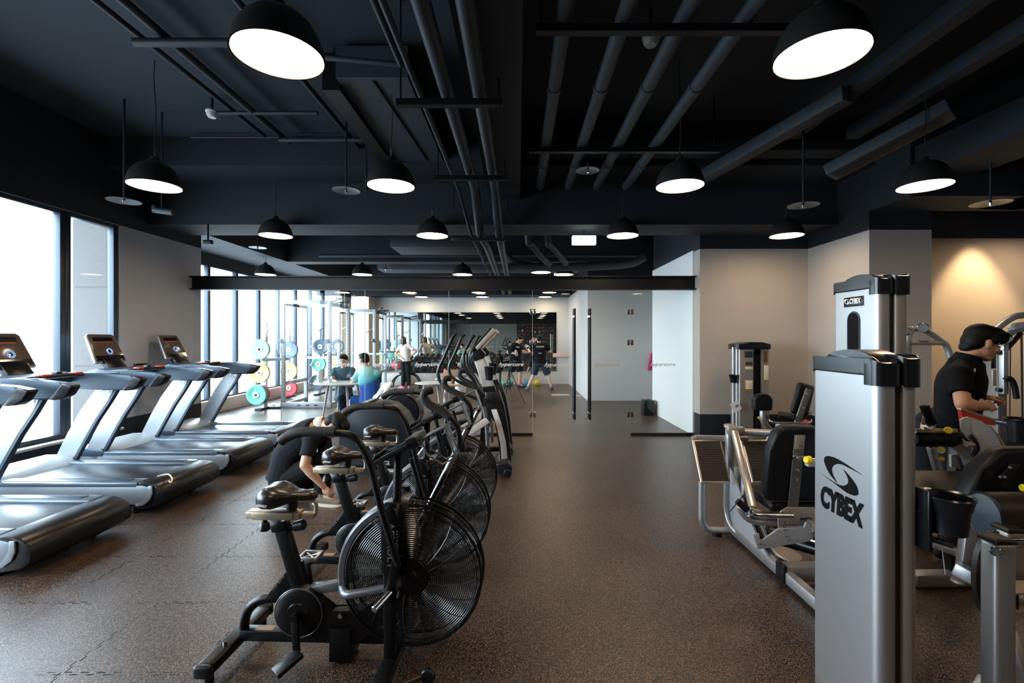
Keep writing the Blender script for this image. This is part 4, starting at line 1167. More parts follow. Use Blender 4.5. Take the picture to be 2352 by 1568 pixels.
def rounded_slab(mb, x0, x1, w, z0, z1, r, top=None, seg=6, zt=None):
    """upright slab: depth along x (x0..x1), width along y (-w..w), rounded corners; top(y) lifts the upper edge"""
    pts = []
    for cx_, cy_, a0 in ((x1 - r, w - r, 0), (x0 + r, w - r, 90), (x0 + r, -w + r, 180), (x1 - r, -w + r, 270)):
        for k in range(seg + 1):
            a = R(a0 + 90 * k / seg)
            pts.append((cx_ + r * math.cos(a), cy_ + r * math.sin(a)))
    f = top or (lambda y: 0)
    ring0 = [(p[0], p[1], z0 if zt is None else z0 + zt * f(p[1])) for p in pts]
    ring1 = [(p[0], p[1], z1 + f(p[1])) for p in pts]
    return mb.loft([ring0, ring1])

def make_tower(name, label, loc, rz, H, w=0.215, front='logo', group=None, cup=False, depth=0.20):
    """weight-stack tower: long silver shroud (faces -x), rear shroud, black arched caps"""
    t = Thing(name, label, 'weight machine', loc, rz, group)
    P = t.part
    arch = lambda y: 0.05 * (1 - (y / w) ** 2)
    P('front_shroud', rounded_slab(MB(), 0.0, 0.085, w, 0.06, H - 0.085, 0.035, lambda y: 0.045 * (1 - (y / w) ** 2), seg=8), SILV)
    P('inner_column', MB().box(0.085, 0.105, -w + .025, w - .025, 0.05, H - 0.06), DARKSH)
    P('rear_shroud', rounded_slab(MB(), 0.105, depth, w * 0.97, 0.06, H - 0.085, 0.03, lambda y: 0.045 * (1 - (y / w) ** 2), seg=8), SILV2)
    c1 = rounded_slab(MB(), -0.007, 0.092, w + .008, H - 0.095, H - 0.035, 0.040, lambda y: 0.045 * (1 - (y / w) ** 2), seg=8, zt=1)
    P('front_cap', c1, CAPB)
    # deeper corner blocks of the cap
    P('cap_corner', rounded_slab(MB(Matrix.Translation((0, -w * 0.82, 0))), -0.009, 0.094, 0.045, H - 0.125, H - 0.040, 0.03, seg=6), CAPB)
    c2 = rounded_slab(MB(), 0.098, depth + .008, w * 0.97 + .008, H - 0.105, H - 0.022, 0.035, lambda y: 0.055 * (1 - (y / w) ** 2), seg=8, zt=1)
    P('rear_cap', c2, CAPB)
    P('cap_corner', rounded_slab(MB(Matrix.Translation((0, -w * 0.80, 0))), 0.097, depth + .009, 0.045, H - 0.130, H - 0.022, 0.025, seg=6), CAPB)
    P('top_crown', MB().prism([(-w * .97, H - 0.05), (-w * .72, H - .020), (-w * .5, H - 0.004), (-w * .25, H + .007), (0, H + 0.011), (w * .25, H + .007), (w * .5, H - 0.004), (w * .72, H - .020), (w * .97, H - 0.05)], 'x', 0.03, depth - .015, 0.006), CAPB)
    P('base', MB().box(0.004, depth - 0.004, -w + .01, w - .01, 0.0, 0.07, 0.012), SILV2)
    # local frame of the broad face: x -> -y (towards the near edge), normal -x
    def FM(y, z):
        return Matrix(((0, 0, -1, -0.0008), (-1, 0, 0, y), (0, 1, 0, z), (0, 0, 0, 1)))
    if front == 'logo':
        P('lettering', MB().text('CYBEX', FM(0.0, 0.895), w=0.27, h=0.100, bold=0.055, shear=0.12), mat('black_print', (0.004, 0.004, 0.0045), 0.8, spec=0.1), smooth=False)
        P('emblem', swoosh(MB(), FM(0.005, 1.022), 0.27, 0.13), mat('black_print', (0.012, 0.012, 0.013), 0.4), smooth=False)
    else:
        lp = P('name_plate', MB(FM(0.0, H - 0.155)).box(-0.085, 0.085, -0.030, 0.030, 0, 0.004, 0.003), CAPB)
        P('lettering', MB().text('CYBEX', FM(-0.022, H - 0.152) @ Matrix.Translation((0, 0, .0055)), w=0.10, h=0.034, bold=0.05, shear=0.12), WTXT, lp, smooth=False)
        P('emblem', swoosh(MB(), FM(0.055, H - 0.152) @ Matrix.Translation((0, 0, .0055)), 0.055, 0.034), WTXT, lp, smooth=False)
        sl = MB(FM(0.0, 0))
        z1 = H - 0.27
        pts = [(0.045 * math.cos(R(a)), z1 + 0.045 * math.sin(R(a))) for a in range(0, 181, 15)]
        out = [(0.055 * math.cos(R(a)), z1 + 0.055 * math.sin(R(a))) for a in range(0, 181, 15)]
        so = P('slot_frame', MB(FM(0.0, 0)).prism([(0.055, 0.45)] + out + [(-0.055, 0.45)], 'z', 0.0, 0.004, 0.002), PIPE)
        P('window_slot', sl.prism([(0.045, 0.46)] + pts + [(-0.045, 0.46)], 'z', 0.004, 0.006), mat('dark_opening', (0.003, 0.003, 0.004), 0.7, spec=0.1), so)
    return t

def cup_holder(t, c, par=None, s=1.0, ax=1):
    """black bucket on a bracket; c is the centre of its rim"""
    c = Vector(c)
    ch = t.part('cup_holder', MB().lathe([(0, -.135 * s), (.058 * s, -.135 * s), (.066 * s, -.05 * s), (.070 * s, -.045 * s), (.078 * s, -.008 * s), (.084 * s, 0), (.080 * s, .006 * s), (.072 * s, 0), (.066 * s, -.05 * s), (.055 * s, -.128 * s), (0, -.128 * s)], c, seg=36), CAPB, par)
    return ch

# --- tower 1, nearest, with the large emblem
T1 = Vector((1.37, 2.03, 0))
t1 = make_tower('weight_tower', 'large silver weight tower nearest the camera with a big black logo and emblem', T1, R(0), 1.545, w=0.205, depth=0.165)
c = Vector((0.255, -0.22, 1.005))
cup_holder(t1, c)
t1.part('cup_bracket', MB().box(0.165, 0.182, -0.24, -0.14, 0.80, 1.03, 0.006).beam((0.175, -0.19, 0.96), (0.20, -0.20, 0.94), 0.05, 0.05).cyl((0.18, -0.20, 0.845), (0.24, -0.26, 0.835), 0.011, seg=12, bev=.002), CAPB)
t1.part('cup_clip', MB().tube([(0.178, -0.16, 1.012), (0.20, -0.165, 1.018), (0.235, -0.165, 1.016)], 0.006, 6, 3), CHROME)
t1.part('loose_thread', MB().tube([(0.245, -0.20, 0.86), (0.25, -0.20, 0.80), (0.262, -0.20, 0.70)], 0.0012, 5, 3), WHITEP)
t1.part('pulley_cover', MB().lathe([(0, -.015), (.115, -.015), (.125, 0), (.115, .015), (0, .015)], (0.30, 0.18, 0.13), (0.25, 1, 0), seg=36).lathe([(0, -.018), (.03, -.018), (.03, .018), (0, .018)], (0.30, 0.18, 0.13), (0.25, 1, 0), seg=20), CAPB)
# --- tower 2, taller, with a window slot
t2 = make_tower('weight_tower', 'tall silver weight tower with an arched dark slot, behind the front tower', Vector((2.075, 2.96, 0)), R(0), 1.985, w=0.20, front='slot', depth=0.185)

# --- tower 3, far, faces the camera
D3 = 7.25
t3 = Thing('weight_tower', 'slim far weight tower with instruction placards against the beige wall', 'weight machine', (3.52, 7.3, 0), world=True)
x0, x1 = at(1691, 0, D3).x, at(1760, 0, D3).x
zt = at(0, 797, D3).z
t3.part('shroud', MB().box(x0, x1, 7.15, 7.45, 0.05, zt, 0.02, 3), SILV2)
t3.part('side_profile', MB().cyl((x0 - .01, 7.2, 0.05), (x0 - .01, 7.2, zt), 0.022, seg=14).cyl((x0 - .02, 7.3, 0.05), (x0 - .02, 7.3, zt), 0.022, seg=14), SILV)
xm = (x0 + x1) / 2
t3.part('cap', MB().prism([(x0 - .03, zt - .03), (x1 + .005, zt - .03), (x1 + .005, zt + .045), (xm + .12, zt + .075), (xm - .08, zt + .08), (x0 - .03, zt + .05)], 'y', 7.12, 7.47, 0.015), CAPB)
def on3(a, b, c_, d_, th=0.006):
    A, B = at(a, b, D3), at(c_, d_, D3)
    return MB().box(A.x, B.x, 7.148 - th, 7.149, B.z, A.z, 0.0015)
sl = t3.part('stack_slot', on3(1723, 805, 1739, 985), mat('dark_opening', (0.003, 0.003, 0.004), 0.7, spec=0.1))
t3.part('slot_arch', MB().cyl((at(1731, 0, D3).x, 7.142, at(0, 806, D3).z), (at(1731, 0, D3).x, 7.149, at(0, 806, D3).z), 0.052, seg=24), mat('dark_opening', (0.003, 0.003, 0.004), 0.7, spec=0.1), sl)
wp = t3.part('weight_stack', on3(1727, 957, 1737, 984, 0.01), CAPB)
t3.part('selector_pin', MB().cyl(at(1733, 956, D3) + Vector((0, -.12, 0)), at(1733, 956, D3) + Vector((0, -.15, 0)), 0.02, seg=14), YEL)
np_ = t3.part('name_plate', on3(1717, 794, 1742, 801), CAPB)
t3.part('lettering', MB().text('CYBEX', Matrix.Translation(at(1730, 797.5, D3) + Vector((0, -.11, 0))) @ Matrix.Rotation(R(90), 4, 'X'), w=0.11, bold=.03, shear=.1), BTXT, np_, smooth=False)
cardw = mat('cream_card', (0.72, 0.64, 0.50), 0.6)
cardb = mat('dark_placard', (0.03, 0.035, 0.03), 0.4)
for (a, b, c_, d_, m_) in ((1703, 806, 1721, 820, cardb), (1705, 830, 1720, 837, cardb), (1704, 841, 1721, 847, cardw), (1705, 872, 1721, 892, cardw), (1746, 805, 1754, 831, mat('brown_placard', (0.16, 0.05, 0.03), 0.4)), (1747, 838, 1757, 871, cardw)):
    pc = t3.part('placard', on3(a, b, c_, d_), m_)
    if m_ is cardw and d_ - b > 12:
        t3.part('yellow_edge', on3(a, d_ - 2.5, c_, d_, 0.008), YEL, pc)
cA = at(1685, 861, 7.2)
cup_holder(t3, cA, s=0.85)
t3.part('cup_bracket', MB().box(cA.x + .05, cA.x + .11, 7.18, 7.24, cA.z - .20, cA.z + .03, .008), CAPB)
c = at(1690, 933, 7.05)
tg = t3.part('hanging_tag', MB(Matrix.Translation(c) @ Matrix.Rotation(R(-28), 4, 'Y')).box(-.062, .062, -.002, .002, -.072, .072), mat('white_card', (0.78, 0.76, 0.74), 0.6))
t3.part('tag_mark', MB(Matrix.Translation(c + Vector((.02, -.004, .01))) @ Matrix.Rotation(R(-28), 4, 'Y')).box(-.03, .02, -.001, .001, -.018, .018), mat('grey_print', (0.2, 0.2, 0.3), 0.6), tg)

# --- leg extension machine in front of tower 3
lx = Thing('leg_extension_machine', 'seated leg machine with black seat and small round-topped pad, far right corner', 'weight machine', (3.4, 6.4, 0), world=True)
D = 6.1
A = lambda px, py, d=D: at(px, py, d)
def dome_pad(mb, x0, x1, z0, z1, y, th):
    r = (x1 - x0) / 2
    pts = [(x0, z0 + .02), (x0 + .02, z0), (x1 - .02, z0), (x1, z0 + .02)]
    pts += [((x0 + x1) / 2 + r * math.cos(R(a)), z1 - r * 0.75 + r * 0.75 * math.sin(R(a))) for a in range(0, 181, 15)]
    return mb.prism(pts, 'y', y, y + th, 0.015, 3)
p0, p1 = A(1731, 903, 5.9), A(1771, 942, 5.9)
lx.part('shin_pad', dome_pad(MB(), p0.x, p1.x, p1.z, p0.z, 5.86, 0.10), PAD)
lx.part('pad_arm', MB().tube([A(1752, 940, 5.92), A(1752, 960, 5.92), A(1757, 975, 5.95), A(1770, 990, 6.0), A(1766, 1012, 6.1)], 0.035, 12, 4), SILV)
q0 = A(1845, 915)
lx.part('backrest', MB(Matrix.Translation(A(1843, 917, 6.25)) @ Matrix.Rotation(R(14), 4, 'Y') @ Matrix.Rotation(R(28), 4, 'Z')).box(-.16, .16, -.045, .045, -.21, .21, 0.045, 4), PAD)
lx.part('back_post', MB().beam(A(1858, 893, 6.1), A(1826, 985, 6.1), 0.075, 0.03, up=(0, 1, 0), bev=0.004), mat('mid_grey_bar', (0.22, 0.22, 0.22), 0.4, 0.6))
for (a, b) in ((1853, 904), (1846, 936)):
    lx.part('bolt', MB().cyl(A(a, b, 6.07), A(a, b, 6.10), 0.012, seg=10), CHROME)
lx.part('seat', MB().hexa([A(1787, 950, 6.35), A(1786, 962, 5.95), A(1825, 968, 5.95), A(1822, 957, 6.35), A(1787, 943, 6.35), A(1788, 952, 5.95), A(1826, 959, 5.95), A(1822, 949, 6.35)], 0.02, 3), PAD)
lx.part('handle', MB().tube([A(1757, 953, 6.0), A(1771, 968, 5.9), A(1790, 971, 5.9), A(1820, 971, 5.9), A(1858, 971, 5.9), A(1863, 964, 6.0)], 0.013, 10, 3), CHROME)
lx.part('grip', MB().cyl(A(1756, 953, 6.0), A(1769, 967, 5.92), 0.022, seg=12), PAD)
lx.part('frame', MB().beam(A(1795, 975, 6.2), A(1795, 1022, 6.3), 0.08, 0.08, up=(1, 0, 0), bev=.01).beam((3.2, 6.3, 0.06), (4.1, 6.3, 0.06), 0.08, 0.08, bev=.01).beam((3.55, 5.9, 0.06), (3.55, 7.1, 0.06), 0.08, 0.08, bev=.01).beam((3.4, 6.1, 0.06), (3.2, 6.0, 0.36), 0.08, 0.06, bev=.01), SILV)
lx.part('pivot', MB().cyl(A(1786, 980, 6.1), A(1800, 980, 6.1), 0.06, seg=20, bev=.006).cyl(A(1765, 1015, 6.0), A(1790, 1015, 6.0), 0.07, seg=20, bev=.006), PLATEG)
# --- fire extinguisher behind it
fe = Thing('fire_extinguisher', 'small red fire extinguisher on the floor by the right pillar', 'fire extinguisher', (4.42, 7.35, 0), 0)
fe.part('cylinder', MB().lathe([(0, 0), (.062, 0), (.066, .01), (.066, .30), (.05, .345), (.02, .365), (0, .365)], seg=28), mat('extinguisher_red', (0.55, 0.03, 0.03), 0.3, coat=.3))
fe.part('valve', MB().cyl((0, 0, .36), (0, 0, .42), .018, seg=12).beam((-.02, 0, .41), (.08, 0, .43), .02, .012).beam((-.02, 0, .44), (.08, 0, .47), .02, .012), CAPB)
fe.part('label_card', MB().box(-.045, .045, -.069, -.064, .12, .24, .001), WHITEP)

# --- seated leg press
lp = Thing('leg_press_machine', 'silver seated leg press with two ribbed foot plates, partly hidden by the front tower', 'weight machine', (1.75, 3.3, 0), world=True)
P = lp.part
LX = 1.745
P('base_beam', MB().beam((LX, 3.98, 0.065), (LX, 2.70, 0.065), 0.06, 0.075, bev=.01), SILV)
P('base_plate', MB().prism([(3.97, 0.04), (3.30, 0.04), (3.30, 0.10), (3.45, 0.17), (3.62, 0.30), (3.82, 0.50), (3.90, 0.56), (3.97, 0.54)], 'x', LX - .022, LX - .010, .003), PLATEG)
P('base_plate', MB().prism([(3.97, 0.04), (3.30, 0.04), (3.30, 0.10), (3.45, 0.17), (3.62, 0.30), (3.82, 0.50), (3.90, 0.56), (3.97, 0.54)], 'x', LX + .045, LX + .057, .003), PLATEG)
P('cross_tube', MB().beam((LX - .02, 3.12, 0.085), (2.06, 3.12, 0.085), 0.09, 0.10, bev=.01), SILV2)
P('cross_end_cap', MB().beam((LX - .045, 3.12, 0.085), (LX - .015, 3.12, 0.085), 0.10, 0.115, bev=.01), CAPB)
P('inner_rail', MB().cyl((1.92, 3.85, 0.16), (2.16, 3.3, 0.16), 0.025, seg=14), CHROME)
P('roller_rail', MB().cyl((1.90, 3.70, 0.09), (2.15, 3.28, 0.13), 0.045, seg=14), CAPB)
# uprights and bent tubes
P('post', MB().beam((1.735, 3.93, 0.03), (1.735, 3.93, 0.88), 0.065, 0.06, up=(1, 0, 0), bev=.02), SILV)
P('post_cap', MB().cyl((1.735, 3.93, 0.87), (1.735, 3.93, 0.90), 0.045, seg=18, bev=.008), SILV2)
P('bent_leg', MB().tube([(1.495, 3.90, 0.44), (1.495, 3.90, 0.20), (1.50, 3.90, 0.12), (1.54, 3.90, 0.055), (1.62, 3.90, 0.04), (1.75, 3.90, 0.04)], 0.028, 14, 4), SILV)
P('bent_leg', MB().tube([(2.06, 3.90, 0.44), (2.06, 3.90, 0.20), (2.05, 3.90, 0.12), (2.0, 3.90, 0.055), (1.92, 3.90, 0.04), (1.75, 3.90, 0.04)], 0.028, 14, 4), SILV2)
P('curved_tube', MB().tube([(1.70, 3.92, 0.42), (1.70, 3.92, 0.20), (1.71, 3.86, 0.10), (1.745, 3.74, 0.05)], 0.018, 10, 4), SILV)
RIB = mat('ribbed_rubber', (0.035, 0.027, 0.020), 0.5)
for (xa, xb, nm) in ((1.44, 1.68, 'l'), (1.845, 2.075, 'r')):
    a0, a1 = Vector((xa, 3.97, 0.765)), Vector((xb, 3.97, 0.765))
    b0, b1 = Vector((xa, 3.78, 0.46)), Vector((xb, 3.78, 0.46))
    cc = (a0 + b1) / 2
    u = (a0 - b0).normalized()
    n = Vector((0, -u.z, u.y)).normalized()
    M = Matrix(((1, u.x, n.x, cc.x), (0, u.y, n.y, cc.y), (0, u.z, n.z, cc.z), (0, 0, 0, 1)))
    hw, hh = (xb - xa) / 2, (a0 - b0).length / 2
    fp = P('foot_plate', MB(M).box(-hw, hw, -hh, hh, -0.016, 0.008, 0.012, 3), mat('champagne_frame', (0.60, 0.48, 0.38), 0.35, 0.7))
    rb = MB(M)
    rb.box(-hw + .016, hw - .016, -hh + .016, hh - .016, 0.006, 0.010)
    for i in range(22):
        yy = -hh + .026 + i * (2 * hh - .05) / 21
        rb.box(-hw + .018, hw - .018, yy - .0045, yy + .0045, 0.010, 0.015)
    P('ribbed_mat', rb, RIB, fp)
P('plate_axle', MB().beam((1.47, 3.99, 0.775), (1.75, 3.96, 0.775), 0.03, 0.05, bev=.008).cyl((1.74, 3.95, 0.775), (1.90, 3.97, 0.775), 0.018, seg=12).cyl((1.45, 3.99, .765), (1.48, 3.99, .765), 0.028, seg=14), SILV2)
P('upper_bar', MB().cyl((1.76, 3.92, 0.845), (2.06, 3.80, 0.85), 0.028, seg=16), SILV)
P('bar_cap', MB().cyl((2.055, 3.802, 0.85), (2.10, 3.785, 0.85), 0.031, seg=16, bev=.006), CAPB)
P('lever_arm', MB().beam((1.745, 3.86, 0.85), (1.62, 3.30, 0.43), 0.05, 0.055, bev=.012), mat('champagne_arm', (0.62, 0.56, 0.50), 0.3, 0.7))
P('lever_hub', MB().beam((1.70, 3.90, 0.855), (1.83, 3.88, 0.855), 0.07, 0.07, bev=.015), SILV2)
P('lever_foot', MB().cyl((1.585, 3.28, 0.425), (1.70, 3.28, 0.40), 0.022, seg=12).box(1.59, 1.66, 3.24, 3.30, 0.39, 0.42, .006), SILV2)
P('pulley', MB().lathe([(0, -.008), (.065, -.008), (.07, 0), (.065, .008), (0, .008)], (1.70, 3.62, 0.49), (1, -0.35, 0), seg=30), PLATEG)
P('cable', MB().cyl((1.69, 3.60, 0.42), (1.66, 3.75, 0.25), 0.004, seg=6).cyl((1.72, 3.60, 0.42), (1.74, 3.80, 0.16), 0.004, seg=6), CORD)
P('pulley', MB().lathe([(0, -.008), (.085, -.008), (.09, 0), (.085, .008), (0, .008)], (1.86, 3.30, 0.115), (0.1, -.15, 1), seg=30), TAN)
# seat
P('seat_rail', MB().tube([at(1700, 1163, 3.3), at(1708, 1180, 3.3), at(1722, 1192, 3.3), at(1750, 1198, 3.3), at(1800, 1198, 3.3), at(1900, 1194, 3.3)], 0.030, 14, 4, flat=0.8), SILV)
P('seat_pad', MB().box(1.70, 2.20, 3.22, 3.62, 0.43, 0.50, 0.03, 4), PAD)
Mb = Matrix.Translation((1.845, 3.16, 0.765)) @ Matrix.Rotation(R(9), 4, 'X')
P('backrest', MB(Mb).prism([(-.205, -.21), (-.19, -.245), (-.15, -.262), (.15, -.262), (.19, -.245), (.205, -.21), (.185, .10), (.165, .21), (.13, .25), (.08, .262), (-.08, .262), (-.13, .25), (-.165, .21), (-.185, .10)], 'y', 0.0, 0.085, 0.028, 4), PAD)
br = P('back_bracket', MB(Mb).box(-.045, .022, -.016, -.004, -.34, .215, .003), mat('bronze_grey_bar', (0.22, 0.19, 0.16), 0.4, 0.7))
P('bracket_plate', MB(Mb).box(-.040, .018, -.022, -.014, .12, .215, .003), TAN, br)
P('clamp', MB(Mb).box(-.06, .02, -.04, -.012, .055, .085, .004), CHROME, br)
for z in (0.145, 0.07, -0.02, -0.085):
    P('bolt', MB(Mb).cyl((-.012, -.028, z), (-.012, -.012, z), 0.009, seg=10), CHROME, br)
ar = [(-.105, -.43), (-.115, -.36), (-.10, -.31), (-.06, -.282), (.12, -.282), (.165, -.31), (.185, -.36), (.185, -.43), (.15, -.43), (.14, -.38), (.10, -.35), (.03, -.35), (.03, -.40), (-.05, -.40), (-.05, -.35), (-.075, -.38), (-.08, -.43)]
P('arch_plate', MB(Mb).prism(ar, 'y', -0.030, -0.018, 0.003), TAN)
P('adjuster_rod', MB().cyl(at(1866, 1056, 3.02), at(1915, 1053, 3.05), 0.012, seg=12), CHROME)
P('adjuster_knob', MB().cyl(at(1850, 1056, 3.0), at(1861, 1056, 3.01), 0.022, 0.026, seg=20, bev=.005), YEL)
P('rod_bracket', MB().box(1.835, 1.92, 3.03, 3.07, 0.79, 0.815, .004), PLATEG)
P('handle', MB().tube([at(1721, 1177, 3.1), at(1737, 1182, 3.1), at(1770, 1183, 3.1), at(1820, 1184, 3.1)], 0.018, 12, 3), CHROME)
P('grip', MB().cyl(at(1693, 1149, 3.12), at(1718, 1172, 3.1), 0.022, seg=14, bev=.004), PAD)
P('grip_ring', MB().ring(at(1722, 1177, 3.1), (1, 0, -.6), 0.026, 0.006, 20), CHROME)
pl = [(1728, 1226), (1742, 1224), (1744, 1240), (1752, 1239), (1786, 1213), (1846, 1210), (1850, 1198), (1860, 1200), (1866, 1215), (1862, 1238), (1850, 1243), (1740, 1260)]
P('side_plate', MB().prism([(at(a, b, 3.2).x, at(a, b, 3.2).z) for a, b in pl], 'y', 3.19, 3.205, .002), PLATEG)
for (a, b) in ((1746, 1248), (1803, 1217), (1812, 1240), (1858, 1207), (1860, 1221), (1806, 1232)):
    P('bolt', MB().cyl(at(a, b, 3.18), at(a, b, 3.2), 0.007, seg=8), CHROME)
P('pivot_tube', MB().cyl(at(1860, 1208, 3.2), at(1960, 1208, 3.2), 0.045, seg=18).cyl(at(1860, 1225, 3.25), at(1960, 1225, 3.25), 0.035, seg=18), TAN)
P('foot', MB().cyl((1.62, 3.90, 0.0), (1.62, 3.90, 0.03), 0.035, seg=16).cyl((LX, 2.74, 0), (LX, 2.74, .03), .03, seg=14), CAPB)

# --- machine at the right foreground: posts with a roller pad (prone leg curl)
rf = Thing('leg_curl_machine', 'foreground machine at the right edge with round roller pad and twin silver posts', 'weight machine', (2.1, 2.0, 0), world=True)
P = rf.part
def post(x, y, z0, z1, w, d):
    b = MB()
    b.box(x - w / 2, x + w / 2, y - d / 2, y + d / 2, z0, z1, 0.018, 4)
    return b
pA = at(2292, 1240, 1.90)
p_ = P('post', post(pA.x, 1.90, 0.02, pA.z, 0.085, 0.075), SILV)
P('post_cap', MB().hexa([(pA.x - .046, 1.86, pA.z - .005), (pA.x + .046, 1.86, pA.z - .005), (pA.x + .046, 1.945, pA.z - .005), (pA.x - .046, 1.945, pA.z - .005), (pA.x - .044, 1.86, pA.z + .018), (pA.x + .044, 1.86, pA.z + .012), (pA.x + .044, 1.945, pA.z + .012), (pA.x - .044, 1.945, pA.z + .018)], 0.012, 3), PADW, p_)
P('bolt', MB().cyl(at(2287, 1266, 1.84), at(2287, 1266, 1.865), 0.018, seg=16, bev=.004), CHROME, p_)
pB = at(2320, 1215, 2.14)
p_ = P('post', post(pB.x, 2.14, 0.50, pB.z, 0.075, 0.07), SILV2)
P('post_cap', MB().hexa([(pB.x - .046, 2.10, pB.z - .005), (pB.x + .046, 2.10, pB.z - .005), (pB.x + .046, 2.19, pB.z - .005), (pB.x - .046, 2.19, pB.z - .005), (pB.x - .044, 2.10, pB.z + .018), (pB.x + .044, 2.10, pB.z + .012), (pB.x + .044, 2.19, pB.z + .012), (pB.x - .044, 2.19, pB.z + .018)], 0.012, 3), PADW, p_)
P('cross_bar', MB().cyl(at(2318, 1246, 1.95), at(2420, 1246, 1.95), 0.014, seg=12), CHROME)
pts = []
cc = at(2250, 1320, 2.12)
for a in range(80, 281, 10):
    pts.append((cc.x + 0.055 + 0.10 * math.cos(R(a)) * 0.9, cc.z + 0.20 * math.sin(R(a))))
P('cam_plate', MB().prism(pts, 'y', 2.10, 2.125, .004), mat('dark_bronze_plate', (0.045, 0.040, 0.036), 0.4, 0.5))
for dz, in ((0.038,), (-0.038,)):
    P('c_bracket', MB().box(cc.x - 0.02, cc.x + 0.34, 1.955, 2.06, cc.z + dz - 0.036 - .004, cc.z + dz - 0.036 + .006, .003), TAN)
P('bracket_web', MB().box(cc.x + .01, cc.x + .02, 1.97, 2.05, cc.z - .07, cc.z - .0, .003), CAPB)
P('rear_tube', MB().beam((pB.x + .005, 2.20, 0.03), (pB.x + .005, 2.20, 0.62), 0.07, 0.07, up=(1, 0, 0), bev=.012), DARKSH)
P('low_tube', MB().beam(at(2318, 1445, 2.05), at(2365, 1585, 1.95), 0.03, 0.05, bev=.006).beam(at(2270, 1560, 2.15), at(2235, 1620, 2.15), 0.06, 0.05, bev=.01).beam((2.02, 2.0, .045), (2.9, 2.0, .045), .08, .07, bev=.01), SILV)
# roller pad: half cylinder on its side, end face towards the aisle
rc = at(2278, 1180, 2.25)
prof = [(0.095 * math.cos(R(a)), 0.10 * math.sin(R(a))) for a in range(-20, 161, 10)] + [(-0.10, -0.02), (-0.04, -.10), (0.03, -.12)]
P('roller_pad', MB().prism([(2.25 + y, rc.z + z) for y, z in prof], 'x', rc.x - 0.04, rc.x + 0.55, 0.012, 3), PADW)
P('pad_end_face', MB().prism([(2.25 + y * .92, rc.z + z * .92) for y, z in prof], 'x', rc.x - 0.044, rc.x - 0.038, 0.002), PADB)
P('piping', MB().tube([(rc.x - .034, 2.25 + y, rc.z + z) for y, z in prof], 0.004, 6, 0, closed=True), CAPB)
# backrest pad above it
bc = at(2300, 1092, 2.55)
Mx = Matrix.Translation(bc) @ Matrix.Rotation(R(-8), 4, 'Z') @ Matrix.Rotation(R(0), 4, 'X')
w_ = [(2285, 1030), (2300, 1027), (2420, 1027), (2420, 1118), (2330, 1128), (2290, 1140), (2245, 1155), (2222, 1153), (2208, 1142), (2212, 1122), (2240, 1075), (2262, 1046)]
P('back_pad', MB().prism([(at(a, b, 2.5).x, at(a, b, 2.5).z) for a, b in w_], 'y', 2.46, 2.56, 0.03, 4), PAD)
P('pad_bracket', MB().hexa([at(2295, 1095, 2.45), at(2322, 1100, 2.45), at(2345, 1065, 2.45), at(2320, 1065, 2.45), at(2295, 1095, 2.43), at(2322, 1100, 2.43), at(2345, 1065, 2.43), at(2320, 1065, 2.43)], .003), DARKSH)
for (a, b) in ((2320, 1073), (2308, 1095), (2297, 1095)):
    P('bolt', MB().cyl(at(a, b, 2.415), at(a, b, 2.44), 0.007, seg=10), CHROME)
P('yellow_knob', MB().cyl(at(2346, 1120, 2.42), at(2364, 1120, 2.42), 0.018, seg=16, bev=.004), YEL)
# seat pad of the machine behind the tower
bp = Thing('weight_bench', 'flat brown-black bench pad on a slanted silver frame, just right of the front tower', 'bench', (2.6, 3.0, 0), world=True)
P = bp.part
P('bench_pad', MB().hexa([(2.05, 2.50, 0.62), (2.42, 2.50, 0.62), (2.74, 2.84, 0.745), (2.32, 2.86, 0.745), (2.05, 2.48, 0.705), (2.42, 2.48, 0.705), (2.74, 2.82, 0.835), (2.32, 2.84, 0.835)], 0.03, 4), PADW)
P('upright_plate', MB().beam(at(2228, 1200, 2.75), at(2215, 1305, 2.75), 0.05, 0.075, up=(1, 0, 0), bev=.008), SILV)
P('slant_brace', MB().beam(at(2232, 1200, 2.75), at(2290, 1250, 2.75), 0.04, 0.035, bev=.006), SILV)
P('base_beam', MB().beam(at(2192, 1302, 2.72), at(2262, 1338, 2.62), 0.07, 0.075, bev=.010), SILV)
P('rear_beam', MB().beam(at(2140, 1245, 3.25), at(2230, 1278, 3.0), 0.06, 0.055, bev=.010).beam(at(2180, 1222, 3.3), at(2225, 1222, 3.3), 0.03, 0.03, bev=.004), SILV)
P('foot', MB().cyl(at(2202, 1330, 2.72) * 1.0, at(2202, 1336, 2.72), 0.035, seg=16), TAN)

# --- machine with roller, red plate and cam (middle right)
cm = Thing('abdominal_machine', 'silver machine with red plate, pale cam plate and black roller before the man in glasses', 'weight machine', (2.9, 3.2, 0), world=True)
P = cm.part
D = 3.0
P('roller_pad', MB().cyl(at(2100, 1008, D), at(2200, 1010, D), 0.045, seg=24, bev=.012), PAD)
P('roller_bar', MB().cyl(at(2100, 990, D), at(2195, 990, D), 0.017, seg=14), TAN)
P('yellow_knob', MB().cyl(at(2178, 988, 2.93), at(2178, 988, 2.97), 0.022, seg=20, bev=.005), YEL)
P('perforated_plate', MB().prism([(at(a, b, D).x, at(a, b, D).z) for a, b in ((2184, 960), (2190, 955), (2201, 953), (2206, 970), (2208, 990), (2204, 1006), (2196, 998), (2186, 985))], 'y', 2.93, 2.945, .003), PLATEG)
for (a, b) in ((2196, 965), (2201, 975), (2202, 985), (2203, 995)):
    P('hole_plug', MB().cyl(at(a, b, 2.92), at(a, b, 2.935), 0.006, seg=8), CAPB)
